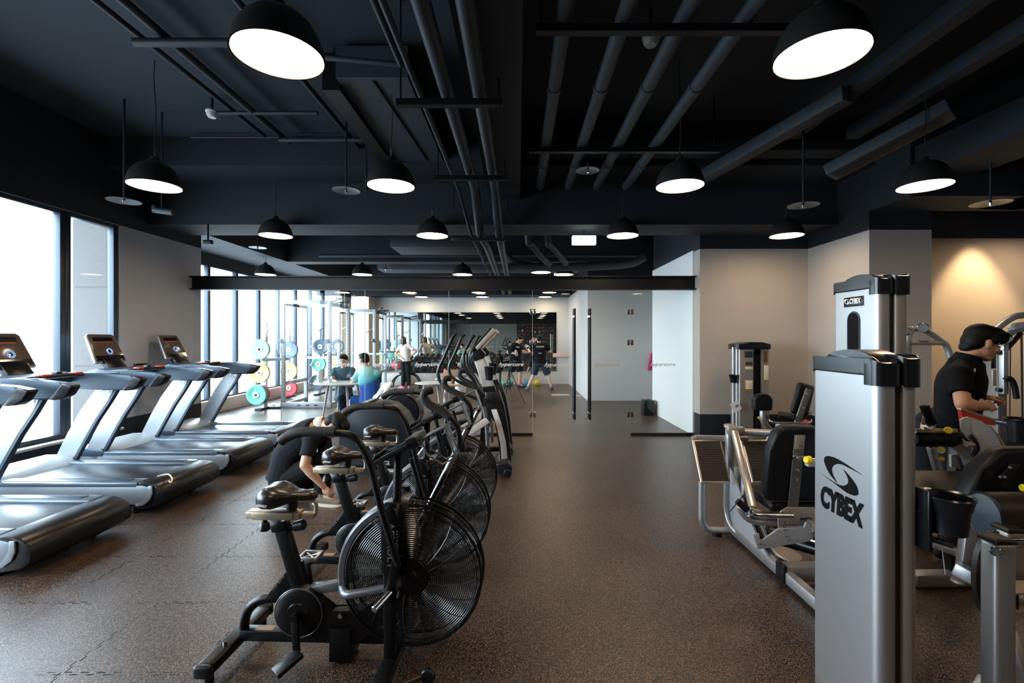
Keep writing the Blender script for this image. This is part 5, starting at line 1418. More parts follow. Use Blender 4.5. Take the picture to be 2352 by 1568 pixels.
P('red_plate', MB().prism([(at(a, b, 3.05).x, at(a, b, 3.05).z) for a, b in ((2201, 938), (2210, 940), (2280, 962), (2280, 976), (2240, 970), (2212, 988), (2206, 972))], 'y', 3.03, 3.06, .004), mat('red_enamel', (0.55, 0.045, 0.03), 0.4))
P('red_plate_edge', MB().beam(at(2202, 938, 3.045), at(2281, 964, 3.045), 0.035, 0.014, bev=.003), TAN)
P('cam_plate', MB().prism([(at(a, b, 2.95).x, at(a, b, 2.95).z) for a, b in ((2217, 960), (2228, 958), (2250, 966), (2272, 982), (2284, 998), (2297, 1025), (2270, 1045), (2252, 1062), (2240, 1030), (2226, 985))], 'y', 2.935, 2.965, .004), PLATEG)
P('cam_edge', MB().tube([at(2272, 980, 2.99), at(2287, 998, 2.99), at(2304, 1026, 2.99)], 0.012, 8, 3), TAN)
P('cam_teeth', MB().tube([at(2230, 1000, 2.92), at(2241, 1015, 2.92), at(2244, 1030, 2.92), at(2236, 1048, 2.92)], 0.014, 8, 3), CAPB)
P('axle', MB().cyl(at(2218, 1020, 2.93), at(2238, 1020, 2.93), 0.018, seg=14), TAN)
P('curved_frame', MB().tube([at(2190, 1012, 3.0), at(2208, 1026, 3.0), at(2224, 1045, 3.0), at(2233, 1070, 3.0), at(2240, 1110, 3.05), at(2242, 1200, 3.1), at(2244, 1330, 3.2)], 0.042, 14, 4), SILV)
P('frame_plate', MB().prism([(at(a, b, 3.05).x, at(a, b, 3.05).z) for a, b in ((2185, 1045), (2210, 1040), (2228, 1085), (2186, 1072))], 'y', 3.05, 3.07, .003), PLATEG)
P('slanted_strut', MB().beam(at(2137, 1026, D), at(2162, 1110, D), 0.035, 0.035, up=(1, 0, 0), bev=.005).beam(at(2146, 1043, D), at(2166, 1110, D), 0.03, 0.03, up=(1, 0, 0), bev=.004), SILV)
P('gauge', MB().cyl(at(2161, 1033, 2.93), at(2161, 1033, 2.96), 0.022, seg=20), mat('pale_yellow_dial', (0.65, 0.65, 0.25), 0.4))
P('yellow_knob', MB().cyl(at(2164, 1053, 2.93), at(2164, 1053, 2.96), 0.012, seg=16), mat('amber_knob', (0.85, 0.45, 0.02), 0.4))
P('dark_grip', MB().beam(at(2122, 930, 2.9), at(2142, 975, 2.9), 0.05, 0.035, up=(1, 0, 0), bev=.01), PAD)
P('grip_frame', MB().tube([at(2120, 975, 2.92), at(2125, 950, 2.92), at(2131, 938, 2.92), at(2137, 945, 2.92), at(2146, 975, 2.92), at(2136, 985, 2.92), at(2120, 983, 2.92)], 0.010, 8, 3), SILV)
P('base', MB().beam((2.55, 3.10, 0.05), (3.35, 3.12, 0.05), 0.09, 0.08, bev=.01).beam((3.05, 2.85, 0.05), (3.05, 3.28, 0.05), 0.09, 0.08, bev=.01), SILV)
P('support_post', MB().beam(at(2200, 1015, 3.1), (at(2200, 0, 3.1).x, 3.15, 0.05), 0.07, 0.07, up=(1, 0, 0), bev=.01), DARKSH)

# --- lat machine frame behind (arms over the right pillar) and the press arms at the right edge
la = Thing('pulldown_machine', 'silver tube frame of a pulldown machine, standing before the grey pillar', 'weight machine', (4.2, 5.0, 0), world=True)
P = la.part
D = 4.9
P('frame_tube', MB().tube([at(2079, 800, D), at(2086, 772, D), at(2093, 757, D), at(2098, 755, D)], 0.032, 12, 3), SILV)
P('frame_tube', MB().tube([at(2081, 757, D), at(2120, 756, D), at(2162, 784, D), at(2175, 796, D), at(2183, 822, D), at(2188, 860, D), at(2190, 1000, D), at(2190, 1130, D)], 0.030, 12, 3), SILV)
P('cross_tube', MB().cyl(at(2088, 787, D), at(2165, 787, D), 0.026, seg=14), TAN)
P('pulley', MB().cyl(at(2120, 753, D - .06), at(2120, 753, D + .06), 0.05, seg=20, bev=.006).cyl(at(2077, 760, D - .04), at(2077, 760, D + .04), 0.045, seg=20, bev=.006), CHROME)
P('inner_bar', MB().beam(at(2075, 800, D + .3), at(2084, 770, D + .2), 0.03, 0.05, up=(1, 0, 0)), DARKSH)
P('base', MB().beam((3.9, 4.9, 0.05), (4.6, 4.9, 0.05), 0.09, 0.08, bev=.01).beam((4.46, 4.3, 0.05), (4.46, 5.5, 0.05), 0.09, 0.08, bev=.01), SILV)
P('post', MB().beam((4.05, 4.95, 0.05), (4.05, 5.0, 1.66), 0.07, 0.07, up=(1, 0, 0), bev=.012), SILV)
pr = Thing('chest_press_machine', 'press machine at the right edge with hanging silver arm and black handle', 'weight machine', (4.6, 4.3, 0), world=True)
P = pr.part
D = 4.2
P('overhead_arm', MB().tube([at(2288, 756, D), at(2300, 746, D), at(2322, 731, D), at(2345, 724, D), at(2400, 722, D)], 0.028, 12, 3), SILV)
P('lower_arm', MB().tube([at(2305, 785, D), at(2318, 768, D), at(2340, 757, D), at(2400, 750, D)], 0.026, 12, 3), SILV)
P('brace', MB().cyl(at(2293, 812, D), at(2312, 800, D), 0.016, seg=10).cyl(at(2312, 802, D), at(2345, 765, D), 0.020, seg=10), DARKSH)
P('counterweight', MB().prism([(at(a, b, D).x, at(a, b, D).z) for a, b in ((2323, 752), (2328, 743), (2350, 739), (2400, 738), (2400, 760), (2326, 762))], 'y', D - .02, D + .04, .008), PLATEG)
P('hub', MB().cyl(at(2308, 778, D - .06), at(2308, 778, D + .06), 0.05, seg=20, bev=.01), CHROME)
P('drop_arm', MB().beam(at(2305, 784, D), at(2305, 905, D), 0.055, 0.05, up=(1, 0, 0), bev=.012), SILV)
P('handle', MB().tube([at(2308, 873, D - .03), at(2316, 868, D - .04), at(2325, 874, D - .05), at(2331, 890, D - .05), at(2335, 915, D - .05)], 0.022, 12, 3), PAD)
P('small_knob', MB().cyl(at(2290, 894, D), at(2300, 896, D), 0.02, seg=14), CAPB)
P('cable', MB().cyl(at(2321, 790, D + .2), at(2319, 962, D + .2), 0.005, seg=6).cyl(at(2346, 770, D + .2), at(2349, 1010, D + .2), 0.008, seg=6), CORD)
tw = P('tower', MB().box(at(2269, 0, 4.7).x, at(2291, 0, 4.7).x, 4.6, 5.0, 0.05, at(0, 800, 4.7).z, 0.015, 3), mat('grey_brown_shroud', (0.16, 0.14, 0.12), 0.45, 0.5))
P('placard', MB().box(at(2277, 0, 4.59).x, at(2287, 0, 4.59).x, 4.585, 4.597, at(0, 846, 4.59).z, at(0, 812, 4.59).z, .002), CAPB, tw)
P('placard', MB().box(at(2279, 0, 4.59).x, at(2288, 0, 4.59).x, 4.585, 4.597, at(0, 886, 4.59).z, at(0, 849, 4.59).z, .002), TAN, tw)
P('base', MB().beam((4.62, 4.3, 0.05), (5.4, 4.3, 0.05), 0.09, 0.08, bev=.01).beam((4.75, 4.1, 0.05), (4.75, 5.0, 0.05), 0.09, 0.08, bev=.01), SILV)
P('rear_post', MB().beam((5.1, 4.35, 0.05), (5.1, 4.3, 1.85), 0.08, 0.08, up=(1, 0, 0), bev=.012), SILV)
c = at(2347, 963, 3.9)
P('chalk_bucket', MB().lathe([(0, -.18), (.085, -.18), (.105, -.01), (.118, 0), (.11, .008), (.10, 0), (.08, -.17), (0, -.17)], c, seg=36), CAPB)
P('bucket_bracket', MB().box(c.x - .10, c.x - .04, 3.92, 4.25, c.z - .06, c.z - .02, .006), CAPB)
# ================================================================== BACK ROOM: racks, plates, dumbbells, tables
RACKW = mat('rack_pale_grey', (0.50, 0.54, 0.60), 0.4, 0.2)
RACKD = mat('rack_dark_blue_grey', (0.045, 0.075, 0.10), 0.4, 0.3)
def make_rack(loc, label):
    t = Thing('power_rack', label, 'power rack', loc, 0, 'power racks by the windows')
    P = t.part
    W, Dp, H = 1.08, 1.2, 2.5
    for (x, y) in ((0, 0), (W, 0), (0, Dp), (W, Dp)):
        u = P('upright', MB().box(x - .04, x + .04, y - .04, y + .04, 0, H, .006), RACKW)
        hl = MB()
        for k in range(26):
            z = 0.45 + k * 0.075
            hl.cyl((x, y - .0415, z), (x, y - .039, z), 0.011, seg=8)
        P('hole_row', hl, RACKD, u)
    P('top_beam', MB().box(0.04, W - .04, -.04, .04, H - .08, H, .006), RACKW)
    P('top_beam', MB().box(0.04, W - .04, Dp - .04, Dp + .04, H - .08, H, .006), RACKW)
    for x in (0, W):
        P('side_beam', MB().box(x - .04, x + .04, .04, Dp - .04, H - .12, H - .05, .006), RACKD)
        P('side_beam', MB().box(x - .03, x + .03, .04, Dp - .04, 0.02, 0.10, .006), RACKW)
        P('safety_arm', MB().box(x - .03, x + .03, -.02, Dp + .02, 0.52, 0.60, .006), RACKW)
        P('j_cup', MB().box(x - .05, x + .05, -.13, -.04, 1.50, 1.54, .004).box(x - .05, x + .05, -.13, -.115, 1.50, 1.60, .004), RACKD)
    P('front_base', MB().box(-.05, W + .05, -.05, .05, 0.0, 0.12, .006), RACKW)
    P('base_handles', MB().cyl((.35, -.055, .06), (.42, -.055, .06), .015, seg=8).cyl((.55, -.055, .06), (.62, -.055, .06), .015, seg=8).cyl((.74, -.055, .06), (.81, -.055, .06), .015, seg=8), RACKD)
    P('chin_up_grips', MB().tube([(W + .04, 0, H - .04), (W + .14, -.02, H - .02), (W + .22, -.10, H + .03), (W + .30, -.10, H + .02)], .018, 8, 3).tube([(W + .04, 0.1, H - .1), (W + .16, .12, H - .10), (W + .34, .10, H - .06), (W + .40, .0, H - .09), (W + .38, .0, H - .16)], .018, 8, 3).tube([(W + .04, .2, H - .06), (W + .2, .3, H - .02), (W + .36, .3, H - .02)], .018, 8, 3), RACKD)
    P('barbell_rest', MB().beam((0.02, 0, 1.86), (0.22, -.05, 1.95), .03, .03).beam((W - .02, 0, 1.95), (W - .22, -.1, 1.78), .03, .03), RACKW)
    P('plate_peg_bar', MB().beam((-.02, .3, 1.12), (-.36, -.30, 1.12), .05, .07, bev=.006).beam((W + .02, 1.0, 1.10), (0, 1.2, 1.12), .05, .06, bev=.006), RACKW)
    return t.o
rk = make_rack((-5.49, 11.2, 0), 'pale grey power rack nearer the glass, with plates on its pegs')
again(rk, (-5.46, 14.6, 0), 0, 'pale grey power rack deeper in the room, beside the cream pillar')
t = Thing('plate_stand', 'narrow upright stand holding coloured weight plates by the windows', 'plate stand', (at(597, 0, 10.76).x, 10.93, 0), 0)
t.part('post', MB().box(-.03, .03, .05, .11, 0, 2.0, .005), RACKW)
t.part('foot', MB().box(-.05, .35, .03, .13, 0, .05, .005).box(-.08, .08, -.25, .35, 0, .05, .005), RACKD)
t.part('peg', MB().cyl((0, -.28, 1.365), (0, .08, 1.365), .020, seg=12).cyl((0, -.28, .84), (0, .08, .84), .020, seg=12).cyl((-.06, -.28, .345), (-.06, .08, .345), .020, seg=12), CHROME)
t.part('red_hook', MB().beam((0, .05, 1.70), (.10, -.02, 1.80), .04, .05).box(-.03, .04, .03, .10, 1.55, 1.66, .004), mat('pale_red_metal', (0.55, 0.30, 0.27), 0.5))
pm = {}
def pmat(n, c):
    return mat('bumper_' + n, c, 0.5)
PC = {'mint': pmat('mint', (0.34, 0.60, 0.50)), 'yellow': pmat('yellow', (0.74, 0.66, 0.20)), 'grey': pmat('grey', (0.10, 0.15, 0.20)), 'red': pmat('red', (0.65, 0.06, 0.07)), 'green': pmat('green', (0.16, 0.50, 0.38))}  # mint and yellow paled: window haze put into the colour
def make_plate(c, r, col, label, th=0.07):
    t = Thing('weight_plate', label, 'weight plate', c, 0, 'coloured bumper plates')
    t.part('rubber_disc', MB().lathe([(.07, -th / 2 + .012), (.14 * r / .225, -th / 2 + .010), (.16 * r / .225, -th / 2), (r - .01, -th / 2), (r, -th / 2 + .01), (r, th / 2 - .01), (r - .01, th / 2), (.07, th / 2), (.07, -th / 2 + .012)], (0, 0, 0), (0, 1, 0), seg=44, closed=False), PC[col])
    t.part('steel_hub', MB().lathe([(.026, th / 2), (.026, -th / 2 - .002), (.030, -th / 2 - .004), (.066, -th / 2 - .002), (.071, -th / 2 + .01), (.071, th / 2), (.026, th / 2)], (0, 0, 0), (0, 1, 0), seg=28), mat('pale_steel_hub', (0.75, 0.75, 0.74), 0.35, 0.5))
    return t
PL = [
    ((597, 802), 10.72, .225, 'mint', 'mint green plate at the top of the window-side stand'),
    ((597, 802), 10.81, .225, 'mint', 'mint green plate behind the top plate of the stand'),
    ((597, 856), 10.72, .225, 'yellow', 'yellow plate in the middle of the window-side stand'),
    ((590, 907), 10.70, .225, 'green', 'green plate at the bottom of the window-side stand, front one'),
    ((594, 906), 10.79, .22, 'grey', 'dark plate hidden behind the bottom green plate'),
    ((597, 905), 10.88, .22, 'red', 'red plate showing behind the bottom green plate'),
    ((664, 803), 12.9, .24, 'grey', 'dark grey plate inside the nearer rack, upper left'),
    ((664, 852), 12.9, .225, 'yellow', 'yellow plate inside the nearer rack, left side'),
    ((664, 891), 12.9, .22, 'red', 'red plate low inside the nearer rack'),
    ((736, 796), 13.6, .22, 'grey', 'dark grey plate behind the right upright of the nearer rack, upper'),
    ((732, 836), 13.3, .20, 'green', 'bright green plate right in the nearer rack'),
    ((728, 878), 13.5, .22, 'grey', 'dark grey plate low behind the white bottle'),
    ((774, 795), 15.0, .22, 'grey', 'dark grey plate at the left of the deeper rack'),
    ((768, 836), 15.0, .21, 'yellow', 'yellow plate at the left of the deeper rack'),
]
for (pp, d, r, col, lab) in PL:
    make_plate(at(pp[0], pp[1], d), r, col, lab)
for (xx, y0, y1, zs, n) in ((664, 12.8, 13.1, (803, 852, 891), 'behind the plates of the nearer rack'), (734, 13.2, 13.8, (796, 836, 878), 'right behind the nearer rack'), (771, 14.9, 15.2, (795, 836), 'at the deeper rack')):
    x = at(xx, 0, y1).x
    t = Thing('plate_stand', 'pale upright plate stand ' + n, 'plate stand', (x, y1, 0), 0)
    t.part('post', MB().box(-.03, .03, -.03, .03, 0, 1.9, .005), RACKW)
    t.part('foot', MB().box(-.05, .05, -.30, .30, 0, .05, .005), RACKD)
    pg = MB()
    for z in zs:
        zz = at(0, z, (y0 + y1) / 2).z
        pg.cyl((0, y0 - y1 - .0, zz), (0, 0, zz), .02, seg=10)
    t.part('peg', pg, CHROME)

# dumbbell rack under the mirror
DBX0, DBX1, DBY = -3.72, -0.55, 16.0
t = Thing('dumbbell_rack', 'long black two-tier dumbbell rack under the mirror', 'rack', (-2.1, DBY, 0), world=True)
DZ = (0.50, 0.86)
for z in DZ:
    t.part('shelf', MB().hexa([(DBX0, DBY - .22, z - .03), (DBX1, DBY - .22, z - .03), (DBX1, DBY + .14, z + .03), (DBX0, DBY + .14, z + .03), (DBX0, DBY - .22, z), (DBX1, DBY - .22, z), (DBX1, DBY + .14, z + .06), (DBX0, DBY + .14, z + .06)], .004), STEEL)
for x in (DBX0 + .05, DBX1 - .05, (DBX0 + DBX1) / 2):
    t.part('leg', MB().beam((x, DBY - .1, 0), (x, DBY + .12, 0.95), .06, .06, up=(1, 0, 0), bev=.006), STEEL)
DBM = mat('dumbbell_black', (0.016, 0.017, 0.019), 0.35)
def dumbbell_mesh():
    m = MB()
    for s in (-1, 1):
        m.lathe([(0, s * .05), (.065, s * .05), (.072, s * .058), (.072, s * .125), (.062, s * .14), (0, s * .14)], (0, 0, 0), (0, 1, 0), seg=12)
    m.cyl((0, -.055, 0), (0, .055, 0), .017, seg=10)
    return m.mesh('dumbbell', DBM)
dbm = dumbbell_mesh()
n = 15
for k, z in enumerate(DZ):
    for i in range(n):
        o = link('dumbbell', dbm)
        o.location = (DBX0 + .14 + i * (DBX1 - DBX0 - .28) / (n - 1), DBY - .03, z + 0.114)
        o.rotation_euler = (R(9), 0, 0)
        tag(o, 'black round-headed dumbbell on the %s tier of the rack under the mirror' % ('lower', 'upper')[k], 'dumbbell', 'dumbbells on the %s tier' % ('lower', 'upper')[k])
solo('white_ledge', MB().box(-5.0, -3.9, 16.45, 16.85, 0, .42, .01), WHITEP, 'low white ledge box by the wall, left of the dumbbell rack', 'ledge', org=(-4.4, 16.6, 0))
solo('red_bottle', MB().lathe([(0, 0), (.05, 0), (.055, .02), (.055, .20), (.04, .25), (.025, .27), (.025, .31), (0, .31)], at(1022, 868, 15.2) * 1.0), mat('red_bottle', (0.6, 0.05, 0.05), 0.35), 'red bottle on the white stool near the dumbbells', 'bottle', org=at(1022, 868, 15.2))
c = at(1022, 868, 15.2)
t = Thing('stool', 'small white block stool holding the red bottle', 'stool', (c.x, 15.2, 0), 0)
t.part('seat', MB().box(-.28, .28, -.18, .18, c.z - .05, c.z, .01), WHITEP)
for sx in (-1, 1):
    t.part('leg', MB().box(sx * .24 - .02, sx * .24 + .02, -.16, .16, 0, c.z - .05, .004), mat('red_stool_leg', (0.45, 0.10, 0.08), 0.5))
c = at(1058, 905, 12.6)
t = Thing('waste_bin', 'tall white bin with blue rim behind the elliptical arms', 'bin', (c.x, 12.6, 0), 0)
t.part('bin_body', MB().lathe([(0, 0), (.13, 0), (.16, .62), (.15, .63), (.12, .03), (0, .03)], seg=28), WHITEP)
t.part('blue_rim', MB().ring((0, 0, .63), (0, 0, 1), .158, .014, 30), mat('blue_rim', (0.05, 0.2, 0.5), 0.4))
# kettlebells
KM = {}
def make_kb(c, col, label):
    t = Thing('kettlebell', label, 'kettlebell', c, R(random.uniform(-30, 30)), 'coloured kettlebells along the wall')
    t.o.scale = (.82, .82, .82)
    t.part('bell', MB().lathe([(0, 0), (.075, 0), (.115, .04), (.132, .10), (.125, .16), (.09, .21), (.05, .23), (0, .23)], seg=24), mat('kettlebell_' + col[0], col[1], 0.4))
    t.part('handle', MB().tube([(-.055, 0, .20), (-.075, 0, .27), (-.055, 0, .325), (0, 0, .335), (.055, 0, .325), (.075, 0, .27), (.055, 0, .20)], .016, 10, 3), mat('kettlebell_handle', (0.55, 0.5, 0.45), 0.3, 0.5))
for (px, col, lab) in ((1158, ('mint', (0.15, 0.6, 0.42)), 'mint green kettlebell, leftmost in the row on the floor'), (1172, ('teal', (0.12, 0.55, 0.50)), 'teal kettlebell beside the mint one, behind the tripod'), (1193, ('pink', (0.75, 0.30, 0.30)), 'pink kettlebell on the floor between the boxers'), (1210, ('blue', (0.05, 0.28, 0.55)), 'blue kettlebell by the front foot of the right boxer'), (1233, ('yellow', (0.85, 0.62, 0.02)), 'yellow kettlebell, rightmost in the row on the floor')):
    make_kb((at(px, 0, 16.35).x, 16.35 if px != 1172 else 16.62, 0), col, lab)
# tripod
c = at(1171, 0, 11.8)
t = Thing('tripod', 'thin black camera tripod standing in front of the left boxer', 'tripod', (c.x, 11.8, 0), 0)
t.part('column', MB().cyl((0, 0, .35), (0, 0, 1.22), .012, seg=8), STEEL)
for i, a in enumerate((-60, 60, 180)):
    t.part('leg', MB().cyl((0, 0, .85), (.38 * math.sin(R(a + 20)), -.38 * math.cos(R(a + 20)), 0.0), .010, .007, seg=8), STEEL)
t.part('head', MB().box(-.03, .03, -.02, .02, 1.20, 1.27, .006).box(-.05, .05, -.008, .008, 1.25, 1.40, .004), STEEL)
# curved black bench frame by the woman
c = at(938, 0, 15.75)
t = Thing('step_frame', 'black curved tube frame on the floor behind the standing woman', 'exercise frame', (c.x, 15.62, 0), 0)
for y in (-.12, .12):
    t.part('curved_tube', MB().tube([(-.50, y, .0), (-.46, y, .22), (-.30, y, .40), (0, y, .46), (.25, y, .42), (.38, y, .25), (.42, y, 0)], .022, 10, 4), STEEL)
t.part('cross_tube', MB().cyl((-.1, -.12, .45), (-.1, .12, .45), .018, seg=8).cyl((.38, -.12, .22), (.38, .12, .22), .018, seg=8), STEEL)
t.part('pad', MB().box(-.25, .25, -.13, .13, .46, .52, .02), PAD)

# round white table with splayed wooden legs
TWH = mat('white_tabletop', (0.80, 0.79, 0.78), 0.3)
BEECH = mat('pale_wood', (0.55, 0.38, 0.26), 0.5, var=.15, scale=8)
def make_table(c, r, h, label, lr=.024, spread=.72):
    t = Thing('round_table', label, 'table', c, 0)
    t.part('tabletop', MB().lathe([(0, h - .022), (r - .01, h - .022), (r, h - .012), (r - .004, h), (0, h)], seg=56), TWH)
    for a in (35, 125, 215, 305):
        u = Vector((math.cos(R(a)), math.sin(R(a)), 0))
        lg = t.part('leg', MB().cyl(u * r * .50 + Vector((0, 0, h - .03)), u * r * spread + Vector((0, 0, .0)), lr, lr * .6, seg=14), mat('pale_pink_wood', (0.62, 0.50, 0.45), 0.5))
    t.part('apron', MB().lathe([(0, h - .05), (r * .55, h - .05), (r * .55, h - .022), (0, h - .022)], seg=28), WHITEP)
    return t
TC = Vector((-3.40, 9.30, 0))
make_table(TC, 0.54, 0.76, 'round white table with splayed legs where two men sit')
TC2 = Vector((at(995, 0, 11.2).x, 11.2, 0))
make_table(TC2, 0.42, 0.58, 'small round white table in the middle of the back room', spread=.85)
t = Thing('chair', 'pale wooden chair behind the small round table', 'chair', TC2 + Vector((.35, .75, 0)), R(10))
t.part('seat', MB().box(-.2, .2, -.2, .2, .43, .46, .015), BEECH)
t.part('backrest', MB().box(-.19, .19, .17, .20, .62, .82, .012), BEECH)
for (x, y) in ((-.17, -.17), (.17, -.17), (-.17, .17), (.17, .17)):
    t.part('leg', MB().cyl((x, y, .44), (x * 1.25, y * 1.25, 0), .018, .012, seg=10).cyl((x, y, .44), (x, y + .01, .66), .014, seg=8) if y > 0 else MB().cyl((x, y, .44), (x * 1.25, y * 1.25, 0), .018, .012, seg=10), WHITEP)
c = at(735, 882, 9.3)
t = Thing('bottle', 'white jug with two rounded lobes on the round table', 'bottle', (c.x, 9.3, .76), 0)
t.part('body', MB().lathe([(0, 0), (.055, 0), (.06, .03), (.055, .12), (.05, .15), (.055, .18), (.045, .22), (.03, .23), (0, .23)], seg=24), WHITEP)
t.part('cap', MB().cyl((0, 0, .225), (0, 0, .25), .025, seg=16), WHITEP)
solo('paper_cup', MB().lathe([(0, 0), (.03, 0), (.04, .07), (.035, .07), (.026, .01), (0, .01)], (0, 0, 0)), WHITEP, 'small white cup on the round table between the men', 'cup').location = (-3.62, 9.22, .76)
solo('paper_sheet', MB().box(-.15, .15, -.11, .11, 0, .004), WHITEP, 'white sheet of paper on the round table', 'paper').location = (-3.28, 9.18, .76)
# pink box / towel and small dark bin near the white wall
c = at(1496, 0, 9.9)
solo('bin', MB().box(-.10, .12, -.14, .14, 0, .32, .02), CAPB, 'small dark bin against the end of the white corridor wall', 'bin').location = (2.72, 10.1, 0)
o = solo('towel', MB().prism([(-.02, 0), (-.10, 0), (-.075, .12), (-.03, .33), (0, .36), (.03, .33), (.04, 0)], 'y', -.03, .03, .01), mat('magenta_cloth', (0.60, 0.04, 0.18), 0.8), 'magenta cloth hanging beside the end of the white wall', 'towel')
o.location = at(1499, 850, 12.33); o.scale = (1.3, 1, 1.3)
solo('leaflets', MB().box(-.5, .0, -.15, .15, 0, .02).box(.1, .3, -.4, -.1, 0, .015), mat('mixed_paper', (0.55, 0.45, 0.40), 0.7), 'scattered flat leaflets on the floor along the right inner wall', 'leaflet').location = (1.45, 13.6, 0)
solo('wall_sign', MB().box(-.32, .32, -.012, .0, -.07, .07, .004), mat('pale_pink_sign', (0.75, 0.55, 0.52), 0.5), 'pale pink strip sign on the back wall right of the mirror', 'sign').location = (1.55, 16.96, 1.02)
# clipboard on the far left pier
t = Thing('clipboard', 'dark clipboard with a pinkish sheet on the grey left pier', 'clipboard', (-5.40, 6.85, 0.95), 0)
t.part('board', MB().box(0.002, .012, -.13, .13, -.02, .30, .003), CAPB)
t.part('sheet', MB().box(.012, .0145, -.105, .105, 0, .27), mat('pink_sheet', (0.70, 0.62, 0.64), 0.6))
# ================================================================== PEOPLE
def skin_mat(name, c):
    m = mat(name, c, 0.5, var=0.06, scale=20)
    b = m.node_tree.nodes['Principled BSDF']
    b.inputs['Subsurface Weight'].default_value = 0.08
    b.inputs['Subsurface Radius'].default_value = (0.02, 0.008, 0.004)
    return m
SKIN = skin_mat('skin_warm', (0.60, 0.34, 0.22))
SKIN2 = skin_mat('skin_light', (0.66, 0.43, 0.32))
HAIR = mat('black_hair', (0.004, 0.0036, 0.0036), 0.6, bump=0.3, scale=60, spec=0.25)
HAIRB = mat('brown_hair', (0.05, 0.028, 0.018), 0.5, bump=0.6, scale=60)
def cloth(name, c, rough=0.85):
    return mat(name, c, rough, var=0.10, scale=25, bump=0.25, spec=0.15)

class Body:
    """solids that are fused into one continuous surface with a voxel remesh"""
    def __init__(s):
        s.mb = MB()
    def limb(s, pts, rs, seg=14, flat=None):
        pts = [Vector(p) for p in pts]
        n = len(pts)
        # rounded ends
        s.mb.tube(pts, rs[0], seg, 4 if n > 2 else 0, True, rs=rs, flat=flat)
        s.mb.ell(pts[0], rs[0] * .99, seg=seg, rings=8)
        s.mb.ell(pts[-1], rs[-1] * .99, seg=seg, rings=8)
        return s
    def loft(s, secs, side):
        """secs: [(centre, half width, half depth)] along the trunk, side: direction of the width"""
        side = Vector(side).normalized()
        cs = [Vector(q[0]) for q in secs]
        # resample
        P, A, Bd = [], [], []
        n = len(cs)
        for i in range(n - 1):
            p0 = cs[max(i - 1, 0)]; p1 = cs[i]; p2 = cs[i + 1]; p3 = cs[min(i + 2, n - 1)]
            for k in range(5):
                t = k / 5
                P.append(0.5 * ((2 * p1) + (p2 - p0) * t + (2 * p0 - 5 * p1 + 4 * p2 - p3) * t * t + (3 * p1 - p0 - 3 * p2 + p3) * t ** 3))
                e = t * t * (3 - 2 * t)
                A.append(secs[i][1] * (1 - e) + secs[i + 1][1] * e)
                Bd.append(secs[i][2] * (1 - e) + secs[i + 1][2] * e)
        P.append(cs[-1]); A.append(secs[-1][1]); Bd.append(secs[-1][2])
        rings = []
        for i, p in enumerate(P):
            d = (P[min(i + 1, len(P) - 1)] - P[max(i - 1, 0)]).normalized()
            sd = (side - d * side.dot(d)).normalized()
            f = d.cross(sd)
            rg = []
            for k in range(24):
                a = 2 * PI * k / 24
                c_, s_ = math.cos(a), math.sin(a)
                rg.append(p + sd * A[i] * math.copysign(abs(c_) ** .85, c_) + f * Bd[i] * math.copysign(abs(s_) ** .85, s_))
            rings.append(rg)
        s.mb.loft(rings)
        return s
    def ell(s, c, r, rot=None):
        s.mb.ell(c, r, rot)
        return s
    def done(s, name, m, parent, voxel, smooth=2, label=None, loc=None):
        if loc is not None:
            shift(s.mb, loc)
        me = s.mb.mesh(name, m, angle=180)
        o = link(name, me, parent)
        md = o.modifiers.new('fuse', 'REMESH')
        md.mode = 'VOXEL'
        md.voxel_size = voxel
        md.use_smooth_shade = True
        sm = o.modifiers.new('soften', 'SMOOTH')
        sm.factor = 0.5
        sm.iterations = smooth
        if label:
            o['label'] = label
        return o

def frame(fwd, up):
    """rotation whose columns are right, forward, up"""
    f = Vector(fwd).normalized()
    u = Vector(up)
    r = f.cross(u).normalized()
    u = r.cross(f).normalized()
    return Matrix(((r.x, f.x, u.x, 0), (r.y, f.y, u.y, 0), (r.z, f.z, u.z, 0), (0, 0, 0, 1)))

def head_solids(b, c, F, s=1.0):
    """skull, jaw, nose, ears; c = centre of the head at eye height, F = frame (x right, y forward, z up)"""
    def L(x, y, z):
        return Vector(c) + F.to_3x3() @ (Vector((x, y, z)) * s)
    b.ell(L(0, -.012, .030), (.077 * s, .098 * s, .088 * s), F)
    b.ell(L(0, .012, -.035), (.064 * s, .080 * s, .078 * s), F)
    b.ell(L(0, .040, -.085), (.042 * s, .042 * s, .032 * s), F)      # chin
    b.ell(L(0, .085, -.022), (.012 * s, .022 * s, .026 * s), F)      # nose
    b.ell(L(0, .094, -.036), (.017 * s, .015 * s, .012 * s), F)
    b.ell(L(0, .080, -.068), (.024 * s, .012 * s, .010 * s), F)      # lips
    b.ell(L(0, .070, .022), (.045 * s, .020 * s, .012 * s), F)       # brow
    for k in (-1, 1):
        b.ell(L(k * .038, .058, -.030), (.022 * s, .026 * s, .022 * s), F)   # cheek
        b.ell(L(k * .080, -.008, -.015), (.010 * s, .020 * s, .032 * s), F)  # ear
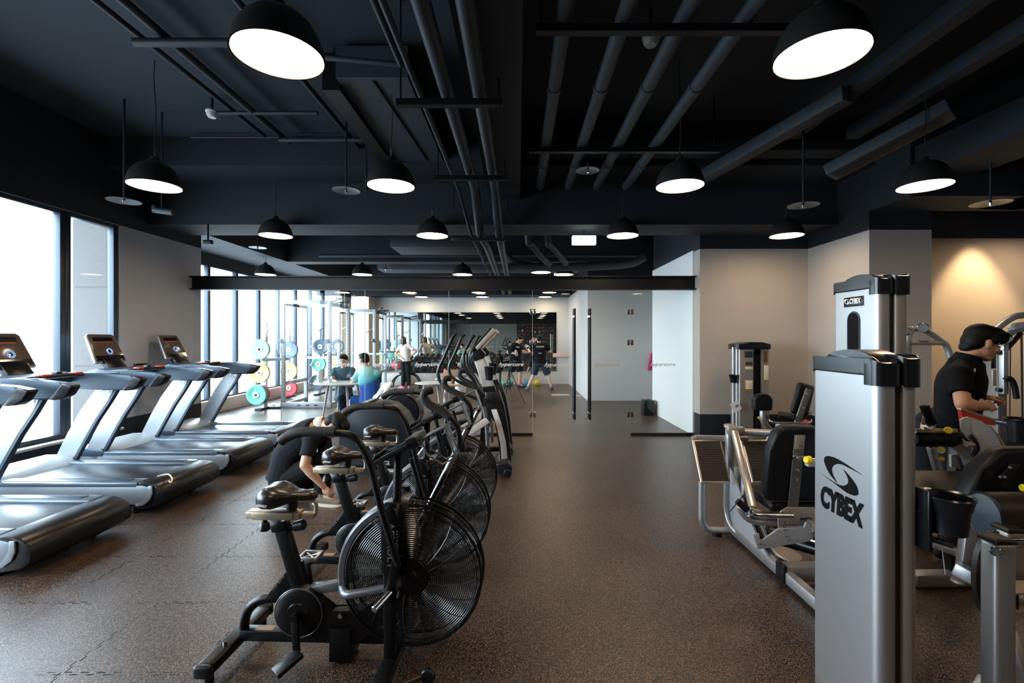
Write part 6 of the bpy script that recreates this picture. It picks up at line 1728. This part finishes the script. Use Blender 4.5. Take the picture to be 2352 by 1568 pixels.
def face_parts(par, c, F, s, hair_m, loc, voxel, style='short'):
    def L(x, y, z):
        return Vector(c) + F.to_3x3() @ (Vector((x, y, z)) * s) - loc
    for k in (-1, 1):
        e = MB().ell(L(k * .031, .078, -.003), (.012 * s, .008 * s, .008 * s), F)
        eye = link('eye', e.mesh('eye', mat('eye_white', (0.7, 0.68, 0.65), 0.3)), par)
        ir = MB().ell(L(k * .031, .0848, -.003), (.0055 * s, .003 * s, .0055 * s), F, 12, 8)
        link('iris', ir.mesh('iris', mat('dark_iris', (0.02, 0.012, 0.01), 0.2)), eye)
        link('eyebrow', MB().ell(L(k * .032, .084, .020), (.020 * s, .006 * s, .0045 * s), F, 12, 8).mesh('eyebrow', hair_m), par)
    link('mouth', MB().ell(L(0, .0905, -.068), (.021 * s, .004 * s, .0035 * s), F, 12, 8).mesh('mouth', mat('lip_line', (0.30, 0.10, 0.09), 0.5)), par)
    h = Body()
    h.ell(L(0, -.022, .048), (.085 * s, .101 * s, .084 * s), F)
    h.ell(L(0, -.058, .0), (.080 * s, .066 * s, .080 * s), F)
    h.ell(L(0, .035, .095), (.066 * s, .060 * s, .034 * s), F)
    if style == 'swept':
        h.ell(L(0, .060, .082), (.074 * s, .056 * s, .036 * s), F)
        h.ell(L(-.030, .085, .060), (.040 * s, .028 * s, .034 * s), F)
        h.ell(L(.034, .088, .055), (.036 * s, .026 * s, .034 * s), F)
        h.ell(L(0, -.085, -.050), (.060 * s, .036 * s, .040 * s), F)
        for k in (-1, 1):
            h.ell(L(k * .072, .020, .035), (.016 * s, .034 * s, .040 * s), F)
            for q in range(4):
                h.ell(L(k * .02 * q, .02 + .015 * q, .118 - .012 * q), (.026 * s, .040 * s, .016 * s), F)
    if style == 'long':
        h.ell(L(0, -.070, -.090), (.088 * s, .050 * s, .110 * s), F)
        h.ell(L(0, -.085, -.180), (.082 * s, .040 * s, .100 * s), F)
        for k in (-1, 1):
            h.ell(L(k * .075, -.010, -.03), (.020 * s, .045 * s, .090 * s), F)
    h.done('hair', hair_m, par, voxel, 1)

def hand_solids(b, wrist, F, s=1.0, curl=35, detail=True, thumb=1):
    """palm and five fingers; F: y = along the fingers, x = across towards the thumb side, z = back of the hand"""
    R3 = F.to_3x3()
    def L(x, y, z):
        return Vector(wrist) + R3 @ (Vector((x, y, z)) * s)
    b.ell(L(0, .048, 0), (.042 * s, .052 * s, .016 * s), F)
    b.ell(L(0, .015, 0), (.030 * s, .030 * s, .018 * s), F)
    xs = [.030, .010, -.010, -.029]
    ln = [.072, .080, .074, .058]
    for i in range(4):
        c = R(curl + i * 4)
        l = ln[i]
        p0 = L(xs[i], .088, 0)
        a = c * .5
        p1 = L(xs[i] * 1.04, .088 + l * .45 * math.cos(a), -l * .45 * math.sin(a))
        a2 = c * 1.25
        p2 = L(xs[i] * 1.04, .088 + l * (.45 * math.cos(a) + .32 * math.cos(a2)), -l * (.45 * math.sin(a) + .32 * math.sin(a2)))
        a3 = c * 1.9
        p3 = L(xs[i] * 1.02, .088 + l * (.45 * math.cos(a) + .32 * math.cos(a2) + .24 * math.cos(a3)), -l * (.45 * math.sin(a) + .32 * math.sin(a2) + .24 * math.sin(a3)))
        b.mb.tube([p0, p1, p2, p3], .009 * s, 10, 0, True, rs=[.0098 * s, .009 * s, .0083 * s, .0066 * s])
        b.mb.ell(p1, .0094 * s, seg=8, rings=6); b.mb.ell(p2, .0086 * s, seg=8, rings=6); b.mb.ell(p3, .0068 * s, seg=8, rings=6)
    k = thumb
    b.mb.tube([L(.026 * k, .022, -.004), L(.050 * k, .048, -.016), L(.056 * k, .074, -.026), L(.052 * k, .096, -.034)], .011 * s, 10, 0, True, rs=[.016 * s, .0125 * s, .0105 * s, .008 * s])
    b.mb.ell(L(.052 * k, .096, -.034), .008 * s, seg=8, rings=6)
    b.mb.ell(L(.050 * k, .048, -.016), .0125 * s, seg=8, rings=6)

def person(label, J, fwd, head_fwd, skin, hair, hstyle, top, bottom, shoe, group=None, voxel=.012, sleeves='short', legs='long', hands=None, head_up=(0, 0, 1), sc=1.0, loose=1.0, glasses=False, build=1.0, socks=None):
    """J: joints in place - pelvis, waist, chest, neck, head, and L/R pairs sh el wr hip kn an toe"""
    J = {k: Vector(v) for k, v in J.items()}
    loc = Vector((J['pelvis'].x, J['pelvis'].y, 0))
    t = Thing('person', label, 'person', loc, 0, group)
    side = (J['shR'] - J['shL']).normalized()
    hside = (J['hipR'] - J['hipL']).normalized()
    F = frame(head_fwd, head_up)
    b = Body()
    q = build
    trunk = [(J['pelvis'] - (J['waist'] - J['pelvis']).normalized() * .08, .13 * q, .095 * q), (J['pelvis'], .160 * q, .110 * q), (J['waist'], .135 * q, .095 * q), (J['chest'], .165 * q, .115 * q), (J['neck'] - (J['neck'] - J['chest']).normalized() * .06, .145 * q, .085 * q), (J['neck'], .058, .058)]
    b.loft(trunk, side)
    b.limb([J['neck'] - (J['neck'] - J['chest']).normalized() * .05, J['neck'], J['head'] - F.to_3x3() @ Vector((0, .02, .05))], [.065, .058, .055])
    head_solids(b, J['head'], F, sc)
    arm_r = [.054 * q, .046 * q, .042 * q, .036 * q, .026]
    for S in 'LR':
        sh, el, wr = J['sh' + S], J['el' + S], J['wr' + S]
        b.limb([sh, sh.lerp(el, .5), el], [arm_r[0], arm_r[1], arm_r[2]])
        b.limb([el, el.lerp(wr, .35), wr], [arm_r[2] * .96, arm_r[2], arm_r[4]])
        b.ell(sh, .060 * q)
        hp_, kn, an, toe = J['hip' + S], J['kn' + S], J['an' + S], J['toe' + S]
        b.limb([hp_, hp_.lerp(kn, .5), kn], [.088 * q, .074 * q, .054 * q])
        b.limb([kn, kn.lerp(an, .35), an], [.052 * q, .054 * q, .036 * q])
        b.limb([an, toe], [.036, .030])
        hf = (hands or {}).get(S)
        if hf is None:
            d = (wr - el).normalized()
            up = Vector((0, 0, 1)) if abs(d.z) < .8 else -Vector(fwd)
            hf = dict(dir=d, back=up, curl=40)
        d = Vector(hf['dir']).normalized()
        bk = Vector(hf['back'])
        x = d.cross(bk).normalized()
        z = x.cross(d).normalized()
        HF = Matrix(((x.x, d.x, z.x, 0), (x.y, d.y, z.y, 0), (x.z, d.z, z.z, 0), (0, 0, 0, 1)))
        hand_solids(b, wr, HF, .95, hf.get('curl', 35), thumb=hf.get('thumb', 1))
    b.done('body', skin, t.o, voxel, 2, loc=loc)
    body = t.o.children[0]
    # shirt
    c = Body()
    g = .014 * loose
    c.loft([(J['pelvis'] - (J['waist'] - J['pelvis']).normalized() * .03, .170 * q + g, .122 * q + g), (J['pelvis'] + (J['waist'] - J['pelvis']) * .3, .165 * q + g, .118 * q + g), (J['waist'], .148 * q + g * 1.3, .108 * q + g * 1.2), (J['chest'], .170 * q + g, .120 * q + g), (J['neck'] - (J['neck'] - J['chest']).normalized() * .06, .147 * q + g * .9, .087 * q + g * .9), (J['neck'] - (J['neck'] - J['chest']).normalized() * .02, .088, .080), (J['neck'] + (J['head'] - J['neck']).normalized() * .006, .066, .066)], side)
    for S in 'LR':
        sh, el, wr = J['sh' + S], J['el' + S], J['wr' + S]
        c.ell(sh, .066 * q + g * .4)
        nb = J['neck'] - (J['neck'] - J['chest']).normalized() * .045
        c.limb([nb.lerp(sh, .12), nb.lerp(sh, .5), sh], [.066, .066 * q, .064 * q])
        if sleeves != 'none':
            c.mb.tube([sh, sh.lerp(el, .35), sh.lerp(el, .66)], .06, 16, 0, True, rs=[.061 * q + g * .35, .057 * q + g * .4, .056 * q + g * .5])
    sh_o = c.done('shirt', top, t.o, voxel, 2, loc=loc)
    # trousers
    c = Body()
    c.loft([(J['pelvis'] - (J['waist'] - J['pelvis']).normalized() * .09, .14 * q + g, .105 * q + g), (J['pelvis'], .166 * q + g * .7, .116 * q + g * .7), (J['pelvis'] + (J['waist'] - J['pelvis']) * .45, .150 * q + g * .6, .106 * q + g * .6)], hside)
    for S in 'LR':
        hp_, kn, an = J['hip' + S], J['kn' + S], J['an' + S]
        c.ell(hp_, .095 * q + g * .5)
        if legs == 'long':
            c.limb([hp_, hp_.lerp(kn, .5), kn], [.094 * q + g * .5, .082 * q + g, .064 * q + g])
            c.mb.tube([kn, kn.lerp(an, .4), kn.lerp(an, .93)], .06, 14, 4, True, rs=[.063 * q + g, .062 * q + g, .050 * q + g * .8])
            c.ell(kn, .064 * q + g)
        else:
            c.mb.tube([hp_, hp_.lerp(kn, .5), hp_.lerp(kn, .92)], .09, 16, 3, True, rs=[.096 * q + g * .5, .088 * q + g * 1.4, .080 * q + g * 1.6])
    c.done('trousers' if legs == 'long' else 'shorts', bottom, t.o, voxel, 2, loc=loc)
    for S in 'LR':
        an, toe = J['an' + S], J['toe' + S]
        d = (toe - an)
        dh = Vector((d.x, d.y, 0)).normalized()
        sole_z = min(an.z, toe.z)
        c = Body()
        heel = an - dh * .045 + Vector((0, 0, -.042))
        tip = toe + dh * .01 + Vector((0, 0, -.002))
        c.limb([heel, heel.lerp(tip, .5) + Vector((0, 0, .006)), tip], [.040, .043, .034], flat=None)
        c.limb([an + Vector((0, 0, .005)), heel.lerp(tip, .35)], [.044, .042])
        so = c.done('shoe', shoe, t.o, min(voxel, .010), 1, loc=loc)
        if socks is not None:
            kn = J['kn' + S]
            u = (kn - an).normalized()
            k = MB().cyl(an - loc + u * .02, an - loc + u * .15, .040, .044, seg=16)
            link('sock', k.mesh('sock', socks), t.o)
    face_parts(body, J['head'], F, sc, hair, loc, min(voxel, .010), hstyle)
    return t, body, F, loc

def up_from(p, v):
    return Vector(p) + Vector(v)

# ---- 1. man in glasses, standing at the right, leaning over his phone
D = 3.35
def W(px, py, d=D):
    return at(px, py, d)
J = dict(
    pelvis=(3.12, 3.55, 0.93), waist=W(2196, 955, 3.50), chest=W(2207, 880, 3.42), neck=W(2222, 822, 3.36), head=W(2257, 788, 3.33),
    shR=W(2203, 862, 3.22), elR=W(2212, 928, 3.12), wrR=W(2262, 934, 3.14),
    shL=W(2225, 855, 3.62), elL=W(2228, 915, 3.62), wrL=W(2255, 912, 3.38),
    hipR=(3.12, 3.44, 0.89), knR=(3.17, 3.44, 0.48), anR=(3.10, 3.46, 0.09), toeR=(3.26, 3.42, 0.04),
    hipL=(3.12, 3.66, 0.89), knL=(3.20, 3.70, 0.48), anL=(3.14, 3.72, 0.09), toeL=(3.30, 3.72, 0.04))
HF = Vector((0.92, -0.22, -0.30))
p, body, F, loc = person('man with glasses and swept black hair in a black polo shirt, looking down', J, (1, 0, 0), HF, SKIN, HAIR, 'swept',
    cloth('black_polo', (0.006, 0.0065, 0.008)), cloth('black_trousers', (0.012, 0.013, 0.015)), cloth('black_shoe', (0.015, 0.015, 0.015), .5),
    voxel=.0062, head_up=(0.3, 0, 1), loose=1.0, build=1.06, sc=1.0,
    hands=dict(R=dict(dir=(.85, .30, .10), back=(-.1, -.9, .5), curl=62, thumb=-1), L=dict(dir=(.9, -.12, .0), back=(0, .1, 1), curl=58, thumb=1)))
R3 = F.to_3x3()
def HL(x, y, z):
    return J['head'] + R3 @ Vector((x, y, z)) - loc
gm = MB()
for k in (-1, 1):
    c = HL(k * .034, .098, -.004)
    gm.ring(c, R3 @ Vector((0, 1, 0)), .022, .0016, 24, 6)
    gm.tube([HL(k * .056, .096, .002), HL(k * .078, .060, .004), HL(k * .084, -.005, .0)], .0016, 6, 3)
gm.tube([HL(-.012, .100, 0), HL(0, .104, .003), HL(.012, .100, 0)], .0016, 6, 2)
link('glasses', gm.mesh('glasses', STEEL), p.o)
col = MB()
nk = J['neck'] - loc
ax = (J['head'] - J['neck']).normalized()
col.lathe([(.064, .020), (.070, .022), (.084, -.020), (.096, -.040), (.090, -.044), (.074, -.020), (.062, .0), (.064, .020)], nk + Vector((0, 0, .004)), (ax + Vector((-.2, 0, .7))).normalized(), seg=28, closed=False)
link('collar', col.mesh('collar', MATS['black_polo']), p.o)
M = Matrix.Translation(W(2239, 851, 3.19) - loc + Vector((0, .0, 0))) @ Matrix.Rotation(R(20), 4, 'Z') @ Matrix.Rotation(R(90), 4, 'X')
link('chest_emblem', MB(M).prism([(-.010, .012), (-.004, .002), (0, .008), (.002, .016), (.008, .014), (.004, -.010), (-.004, -.010)], 'z', -.002, .002).mesh('chest_emblem', WTXT), p.o)
M = Matrix.Translation(W(2160, 857, 3.30) - loc) @ Matrix.Rotation(R(-75), 4, 'Z') @ Matrix.Rotation(R(90), 4, 'X') @ Matrix.Rotation(R(-15), 4, 'Z')

# ---- 2. man crouching to tie his shoe
def W(px, py, d=4.6):
    return at(px, py, d)
J = dict(
    pelvis=W(655, 1090, 4.75), waist=W(668, 1040, 4.75), chest=W(705, 1000, 4.75), neck=W(738, 976, 4.72), head=W(770, 978, 4.66),
    shR=W(715, 1010, 4.56), elR=W(700, 1068, 4.46), wrR=W(744, 1118, 4.52),
    shL=W(742, 1000, 4.92), elL=W(752, 1060, 4.85), wrL=W(760, 1118, 4.68),
    hipR=W(668, 1098, 4.64), knR=W(748, 1052, 4.62), anR=W(738, 1137, 4.62), toeR=W(776, 1150, 4.58),
    hipL=W(665, 1095, 4.86), knL=W(725, 1120, 4.92), anL=W(668, 1118, 4.95), toeL=W(700, 1130, 4.98))
J['anR'].z = 0.10; J['toeR'].z = 0.04
J['anL'].z = 0.12; J['toeL'].z = 0.045; J['knL'].z = 0.16
p, body, F, loc = person('crouching man in a dark T-shirt with a white towel round his neck, tying his shoe', J, (1, 0, 0), (0.45, -0.12, -0.85), SKIN, HAIR, 'short',
    cloth('charcoal_tshirt', (0.014, 0.016, 0.021)), cloth('black_track_pants', (0.010, 0.0095, 0.0095)), cloth('tan_sneaker', (0.20, 0.155, 0.115), .6),
    voxel=.008, head_up=(0.9, 0, 0.45), loose=1.4, build=1.12, sc=1.0,
    hands=dict(R=dict(dir=(.55, .1, -.80), back=(-.3, -.9, .2), curl=50, thumb=1), L=dict(dir=(.3, -.3, -.9), back=(.9, .2, .2), curl=50, thumb=-1)))
nk = J['neck'] - loc
tw = MB().lathe([(.070, -.045), (.082, -.03), (.085, .02), (.074, .04), (.064, .03), (.062, -.03), (.070, -.045)], nk + Vector((-.01, 0, 0)), Vector((1, 0, .15)), seg=28, closed=False)
link('towel', tw.mesh('towel', cloth('cream_towel', (0.80, 0.72, 0.58))), p.o)
so = MB()
a, b_ = J['anR'] - loc, J['toeR'] - loc
d = (b_ - a); d.z = 0; d.normalize()
sd = Vector((-d.y, d.x, 0))
h0, t0 = a - d * .09, b_ + d * .05
pts = []
for k in range(24):
    an_ = 2 * PI * k / 24
    u, v = math.cos(an_), math.sin(an_)
    pts.append(((h0 + t0) / 2 + d * (t0 - h0).length / 2 * math.copysign(abs(u) ** .7, u) + sd * .048 * math.copysign(abs(v) ** .8, v)))
so.prism([(q.x, q.y) for q in pts], 'z', 0.0, 0.024, .006)
link('shoe_sole', so.mesh('shoe_sole', mat('cream_sole', (0.75, 0.62, 0.48), 0.5)), p.o)
lc = MB()
mid = a.lerp(b_, .62) + Vector((0, 0, .045))
for k in (-1, 0, 1):
    lc.tube([mid + d * k * .018 + sd * .035, mid + d * k * .018 + Vector((0, 0, .018)), mid + d * k * .018 - sd * .035], .004, 6, 3)
lc.tube([mid + d * -.02, mid + Vector((0, -.03, .03)), mid + d * .01 + Vector((0, -.05, 0)), mid], .003, 6, 4)
link('laces', lc.mesh('laces', WHITEP), p.o)

# ---- 3. seated man facing us, grey-teal shirt
def W(px, py, d):
    return at(px, py, d)
def seated(px, d, fwd, kneew=.13):
    pass
J = dict(
    pelvis=W(790, 912, 9.95), waist=W(790, 893, 9.92), chest=W(790, 868, 9.85), neck=W(790, 843, 9.78), head=W(789, 828, 9.70),
    shL=W(809, 851, 9.80), elL=W(810, 876, 9.62), wrL=W(793, 879, 9.42),
    shR=W(770, 851, 9.80), elR=W(762, 874, 9.62), wrR=W(778, 879, 9.42),
    hipL=W(800, 914, 9.90), knL=W(806, 914, 9.50), anL=W(806, 957, 9.55), toeL=W(808, 964, 9.42),
    hipR=W(780, 914, 9.90), knR=W(784, 914, 9.50), anR=W(790, 957, 9.62), toeR=W(788, 964, 9.48))
for k in ('anL', 'anR'):
    J[k].z = .09
for k in ('toeL', 'toeR'):
    J[k].z = .04
p, body, F, loc = person('seated man in a dark teal-grey shirt, facing us behind the round table', J, (0, -1, 0), (0, -.95, -.25), SKIN2, HAIR, 'short',
    cloth('teal_grey_shirt', (0.060, 0.105, 0.135)), cloth('navy_trousers', (0.020, 0.035, 0.055)), cloth('pale_shoe', (0.6, 0.6, 0.6), .6),
    voxel=.013, build=1.02, sc=1.0, hands=dict(L=dict(dir=(-.8, -.4, 0), back=(0, 0, 1), curl=30), R=dict(dir=(.8, -.4, 0), back=(0, 0, 1), curl=30, thumb=-1)))
lg = MB().box(-.05, .05, -.002, .002, -.012, .012)
M = Matrix.Translation(W(801, 863, 9.66) - loc) @ Matrix.Rotation(R(90), 4, 'X')
link('chest_lettering', MB().text('fit', M, w=.09, shear=.3).mesh('chest_lettering', WTXT, smooth=False), p.o)
def stool(c, label, h=.45):
    t = Thing('stool', label, 'stool', (c[0], c[1], 0), 0)
    t.part('seat', MB().lathe([(0, h - .04), (.17, h - .04), (.18, h - .03), (.18, h - .008), (.17, h), (0, h)], seg=28), STEEL)
    for a in (45, 135, 225, 315):
        u = Vector((math.cos(R(a)), math.sin(R(a)), 0))
        t.part('leg', MB().cyl(u * .12 + Vector((0, 0, h - .04)), u * .19, .014, seg=8), BEECH)
stool((at(790, 0, 9.95).x, 9.98), 'dark round stool under the man in the teal-grey shirt', .33)

# ---- 4. seated man in the turquoise and blue shirt, seen from behind
J = dict(
    pelvis=W(848, 921, 8.92), waist=W(850, 900, 8.92), chest=W(846, 868, 8.95), neck=W(840, 842, 8.98), head=W(835, 826, 9.02),
    shR=W(868, 858, 8.88), elR=W(868, 884, 9.12), wrR=W(852, 886, 9.35),
    shL=W(825, 856, 9.15), elL=W(808, 884, 9.12), wrL=W(795, 884, 9.22),
    hipR=W(858, 922, 8.88), knR=W(838, 922, 9.22), anR=W(832, 960, 9.10), toeR=W(828, 966, 9.24),
    hipL=W(838, 922, 8.98), knL=W(808, 922, 9.05), anL=W(808, 968, 8.98), toeL=W(799, 972, 9.05))
for k in ('anL', 'anR'):
    J[k].z = .09
for k in ('toeL', 'toeR'):
    J[k].z = .04
TURQ = bpy.data.materials.new('turquoise_blue_jersey')
TURQ.use_nodes = True
nt = TURQ.node_tree
bb = nt.nodes['Principled BSDF']
bb.inputs['Roughness'].default_value = .8
g = nt.nodes.new('ShaderNodeNewGeometry'); sp = nt.nodes.new('ShaderNodeSeparateXYZ')
nt.links.new(g.outputs['Position'], sp.inputs[0])
rm = nt.nodes.new('ShaderNodeMath'); rm.operation = 'MULTIPLY_ADD'; rm.inputs[1].default_value = -.35
nt.links.new(sp.outputs[0], rm.inputs[0]); nt.links.new(sp.outputs[2], rm.inputs[2])
cr = nt.nodes.new('ShaderNodeValToRGB')
mr_ = nt.nodes.new('ShaderNodeMapRange'); mr_.inputs[1].default_value = 1.55; mr_.inputs[2].default_value = 2.15
nt.links.new(rm.outputs[0], mr_.inputs[0]); nt.links.new(mr_.outputs[0], cr.inputs[0])
cr.color_ramp.elements[0].position = .30; cr.color_ramp.elements[0].color = (.015, .09, .42, 1)
cr.color_ramp.elements[1].position = .42; cr.color_ramp.elements[1].color = (.10, .48, .52, 1)
e = cr.color_ramp.elements.new(.85); e.color = (.45, .66, .60, 1)
nt.links.new(cr.outputs[0], bb.inputs['Base Color'])
p, body, F, loc = person('seated man in a turquoise and blue jersey, his back to us at the round table', J, (-.6, .8, 0), (-.85, .5, -.15), SKIN2, HAIR, 'short',
    TURQ, cloth('blue_shorts', (0.02, 0.09, 0.30)), cloth('pale_shoe', (0.6, 0.6, 0.6), .6), legs='short',
    voxel=.013, build=1.12, sc=1.0, loose=1.2, hands=dict(R=dict(dir=(-.9, .3, 0), back=(0, 0, 1), curl=30, thumb=-1), L=dict(dir=(-.9, .3, 0), back=(0, 0, 1), curl=30)))
stool((at(848, 0, 8.9).x + .02, 8.88), 'dark round stool under the man in the turquoise jersey', .30)

# ---- 5. woman in a white T-shirt, hands on hips
X = at(930, 0, 15.2).x
def Q(x, y, z):
    return Vector((X + x, 15.2 + y, z))
J = dict(
    pelvis=Q(.02, 0, .92), waist=Q(.02, 0, 1.06), chest=Q(.0, 0, 1.26), neck=Q(-.03, 0, 1.43), head=Q(-.06, .02, 1.56),
    shR=Q(.15, -.06, 1.36), elR=Q(.38, -.12, 1.20), wrR=Q(.20, -.02, 1.05),
    shL=Q(-.16, .08, 1.36), elL=Q(-.28, -.04, 1.12), wrL=Q(-.08, -.10, 1.02),
    hipR=Q(.10, 0, .88), knR=Q(.10, .02, .48), anR=Q(.12, .02, .09), toeR=Q(.08, .14, .04),
    hipL=Q(-.06, .02, .88), knL=Q(-.04, .02, .48), anL=Q(-.06, -.02, .09), toeL=Q(-.22, .04, .04))
p, body, F, loc = person('woman with long brown hair in a white T-shirt and pink shoes, hands on hips', J, (-.5, .8, 0), (-.7, .7, 0), SKIN2, HAIRB, 'long',
    cloth('white_tshirt', (0.80, 0.72, 0.68)), cloth('black_leggings', (0.014, 0.02, 0.022)), cloth('pink_shoe', (0.75, 0.22, 0.25), .6), voxel=.014, build=.86, sc=.95, loose=1.6)
link('lime_panel', MB().box(-.105, -.09, -.06, .02, .72, .88, .004).mesh('lime_panel', mat('lime_fabric', (0.5, 0.85, 0.02), 0.6)), p.o)

# ---- 6. boxing trainer with pads, facing right
X = at(1185, 0, 15.7).x
def Q(x, y, z):
    return Vector((X + x, 15.7 + y, z))
J = dict(
    pelvis=Q(-.02, 0, .92), waist=Q(-.01, 0, 1.06), chest=Q(.01, 0, 1.30), neck=Q(.04, -.02, 1.47), head=Q(.12, -.04, 1.57),
    shR=Q(-.10, -.16, 1.38), elR=Q(-.26, -.22, 1.16), wrR=Q(-.06, -.36, 1.14),
    shL=Q(.12, .12, 1.38), elL=Q(.24, .06, 1.14), wrL=Q(.44, -.04, 1.16),
    hipR=Q(-.09, -.04, .88), knR=Q(-.16, .0, .50), anR=Q(-.34, .04, .12), toeR=Q(-.26, .0, .05),
    hipL=Q(.07, 0, .88), knL=Q(.14, -.05, .50), anL=Q(.12, 0, .09), toeL=Q(.26, -.06, .04))
p, body, F, loc = person('boxing trainer in a black T-shirt and shorts holding pads, facing right', J, (.8, -.4, 0), (.8, -.3, -.4), SKIN2, HAIR, 'short',
    cloth('black_tshirt', (0.006, 0.007, 0.010)), cloth('black_shorts', (0.014, 0.016, 0.02)), cloth('black_sneaker', (0.03, 0.035, 0.04), .6), legs='short', voxel=.014, build=1.1, sc=1.0, socks=WHITEP)
for i, (k, c_) in enumerate((('wrL', (0.40, 0.12, 0.06)), ('wrR', (0.45, 0.42, 0.40)))):
    c = J[k] + Vector((.07, 0, .0))
    tp = Thing('punch_pad', ['brown punching pad held out by the trainer', 'pale punching pad on the near hand of the trainer'][i], 'punch pad', c, 0)
    tp.part('pad_body', MB().lathe([(0, -.03), (.08, -.035), (.11, -.01), (.11, .02), (.08, .035), (0, .03)], (0, 0, 0), (.9, -.2, .2), seg=24), mat('pad_%d' % i, c_, 0.5))
    tp.part('strap', MB().ring((-.03, 0, 0), (0, 1, 0), .05, .010, 20), STEEL)
M = Matrix.Translation(Q(.02, -.175, 1.33) - loc) @ Matrix.Rotation(R(90), 4, 'X')
link('chest_lettering', MB().text('HYPER', M, w=.20, bold=.02).mesh('chest_lettering', WTXT, smooth=False), p.o)

# ---- 7. boxer seen from behind, wide stance
X = at(1240, 0, 14.9).x
def Q(x, y, z):
    return Vector((X + x, 14.9 + y, z))
J = dict(
    pelvis=Q(.0, 0, .86), waist=Q(.0, 0, 1.02), chest=Q(-.01, 0, 1.27), neck=Q(-.02, .03, 1.47), head=Q(-.03, .08, 1.60),
    shL=Q(-.21, .02, 1.38), elL=Q(-.30, .16, 1.20), wrL=Q(-.36, .40, 1.30),
    shR=Q(.20, -.02, 1.37), elR=Q(.33, .06, 1.20), wrR=Q(.27, .26, 1.28),
    hipL=Q(-.10, 0, .84), knL=Q(-.20, .02, .46), anL=Q(-.38, -.04, .10), toeL=Q(-.44, .08, .04),
    hipR=Q(.10, 0, .84), knR=Q(.26, .02, .47), anR=Q(.36, 0, .09), toeR=Q(.40, .13, .04))
p, body, F, loc = person('boxer in a black T-shirt and navy shorts seen from behind in a wide stance', J, (-.2, 1, 0), (-.3, 1, 0), SKIN2, HAIR, 'short',
    cloth('black_tshirt', (0.006, 0.007, 0.010)), cloth('navy_shorts', (0.030, 0.042, 0.060)), cloth('black_white_sneaker', (0.12, 0.12, 0.13), .6), legs='short', voxel=.014, build=1.12, sc=1.0, socks=cloth('dark_sock', (0.03, 0.035, 0.04)))
M = Matrix.Translation(Q(0, -.155, 1.36) - loc) @ Matrix.Rotation(R(90), 4, 'X')
link('back_lettering', MB().text('COACH', M, w=.24, bold=.03).mesh('back_lettering', WTXT, smooth=False), p.o)
link('back_print', MB().box(-.05, .05, -.150, -.147, 1.14, 1.18).mesh('back_print', mat('grey_print2', (0.25, 0.25, 0.27), 0.6)), p.o)
for i, k in enumerate(('wrL', 'wrR')):
    c = J[k]
    tp = Thing('boxing_glove', ['grey-white boxing glove on the raised left hand of the boxer', 'grey-white boxing glove on the right hand of the boxer'][i], 'boxing glove', c, 0)
    tp.part('glove_body', MB().ell((0, .06, .02), (.065, .09, .07)).ell((.05 * (1 if i == 0 else -1), .03, .02), (.028, .05, .03)), mat('pale_glove', (0.6, 0.58, 0.55), 0.5))
    tp.part('cuff', MB().cyl((0, -.06, 0), (0, .02, .01), .045, .05, seg=20), STEEL)
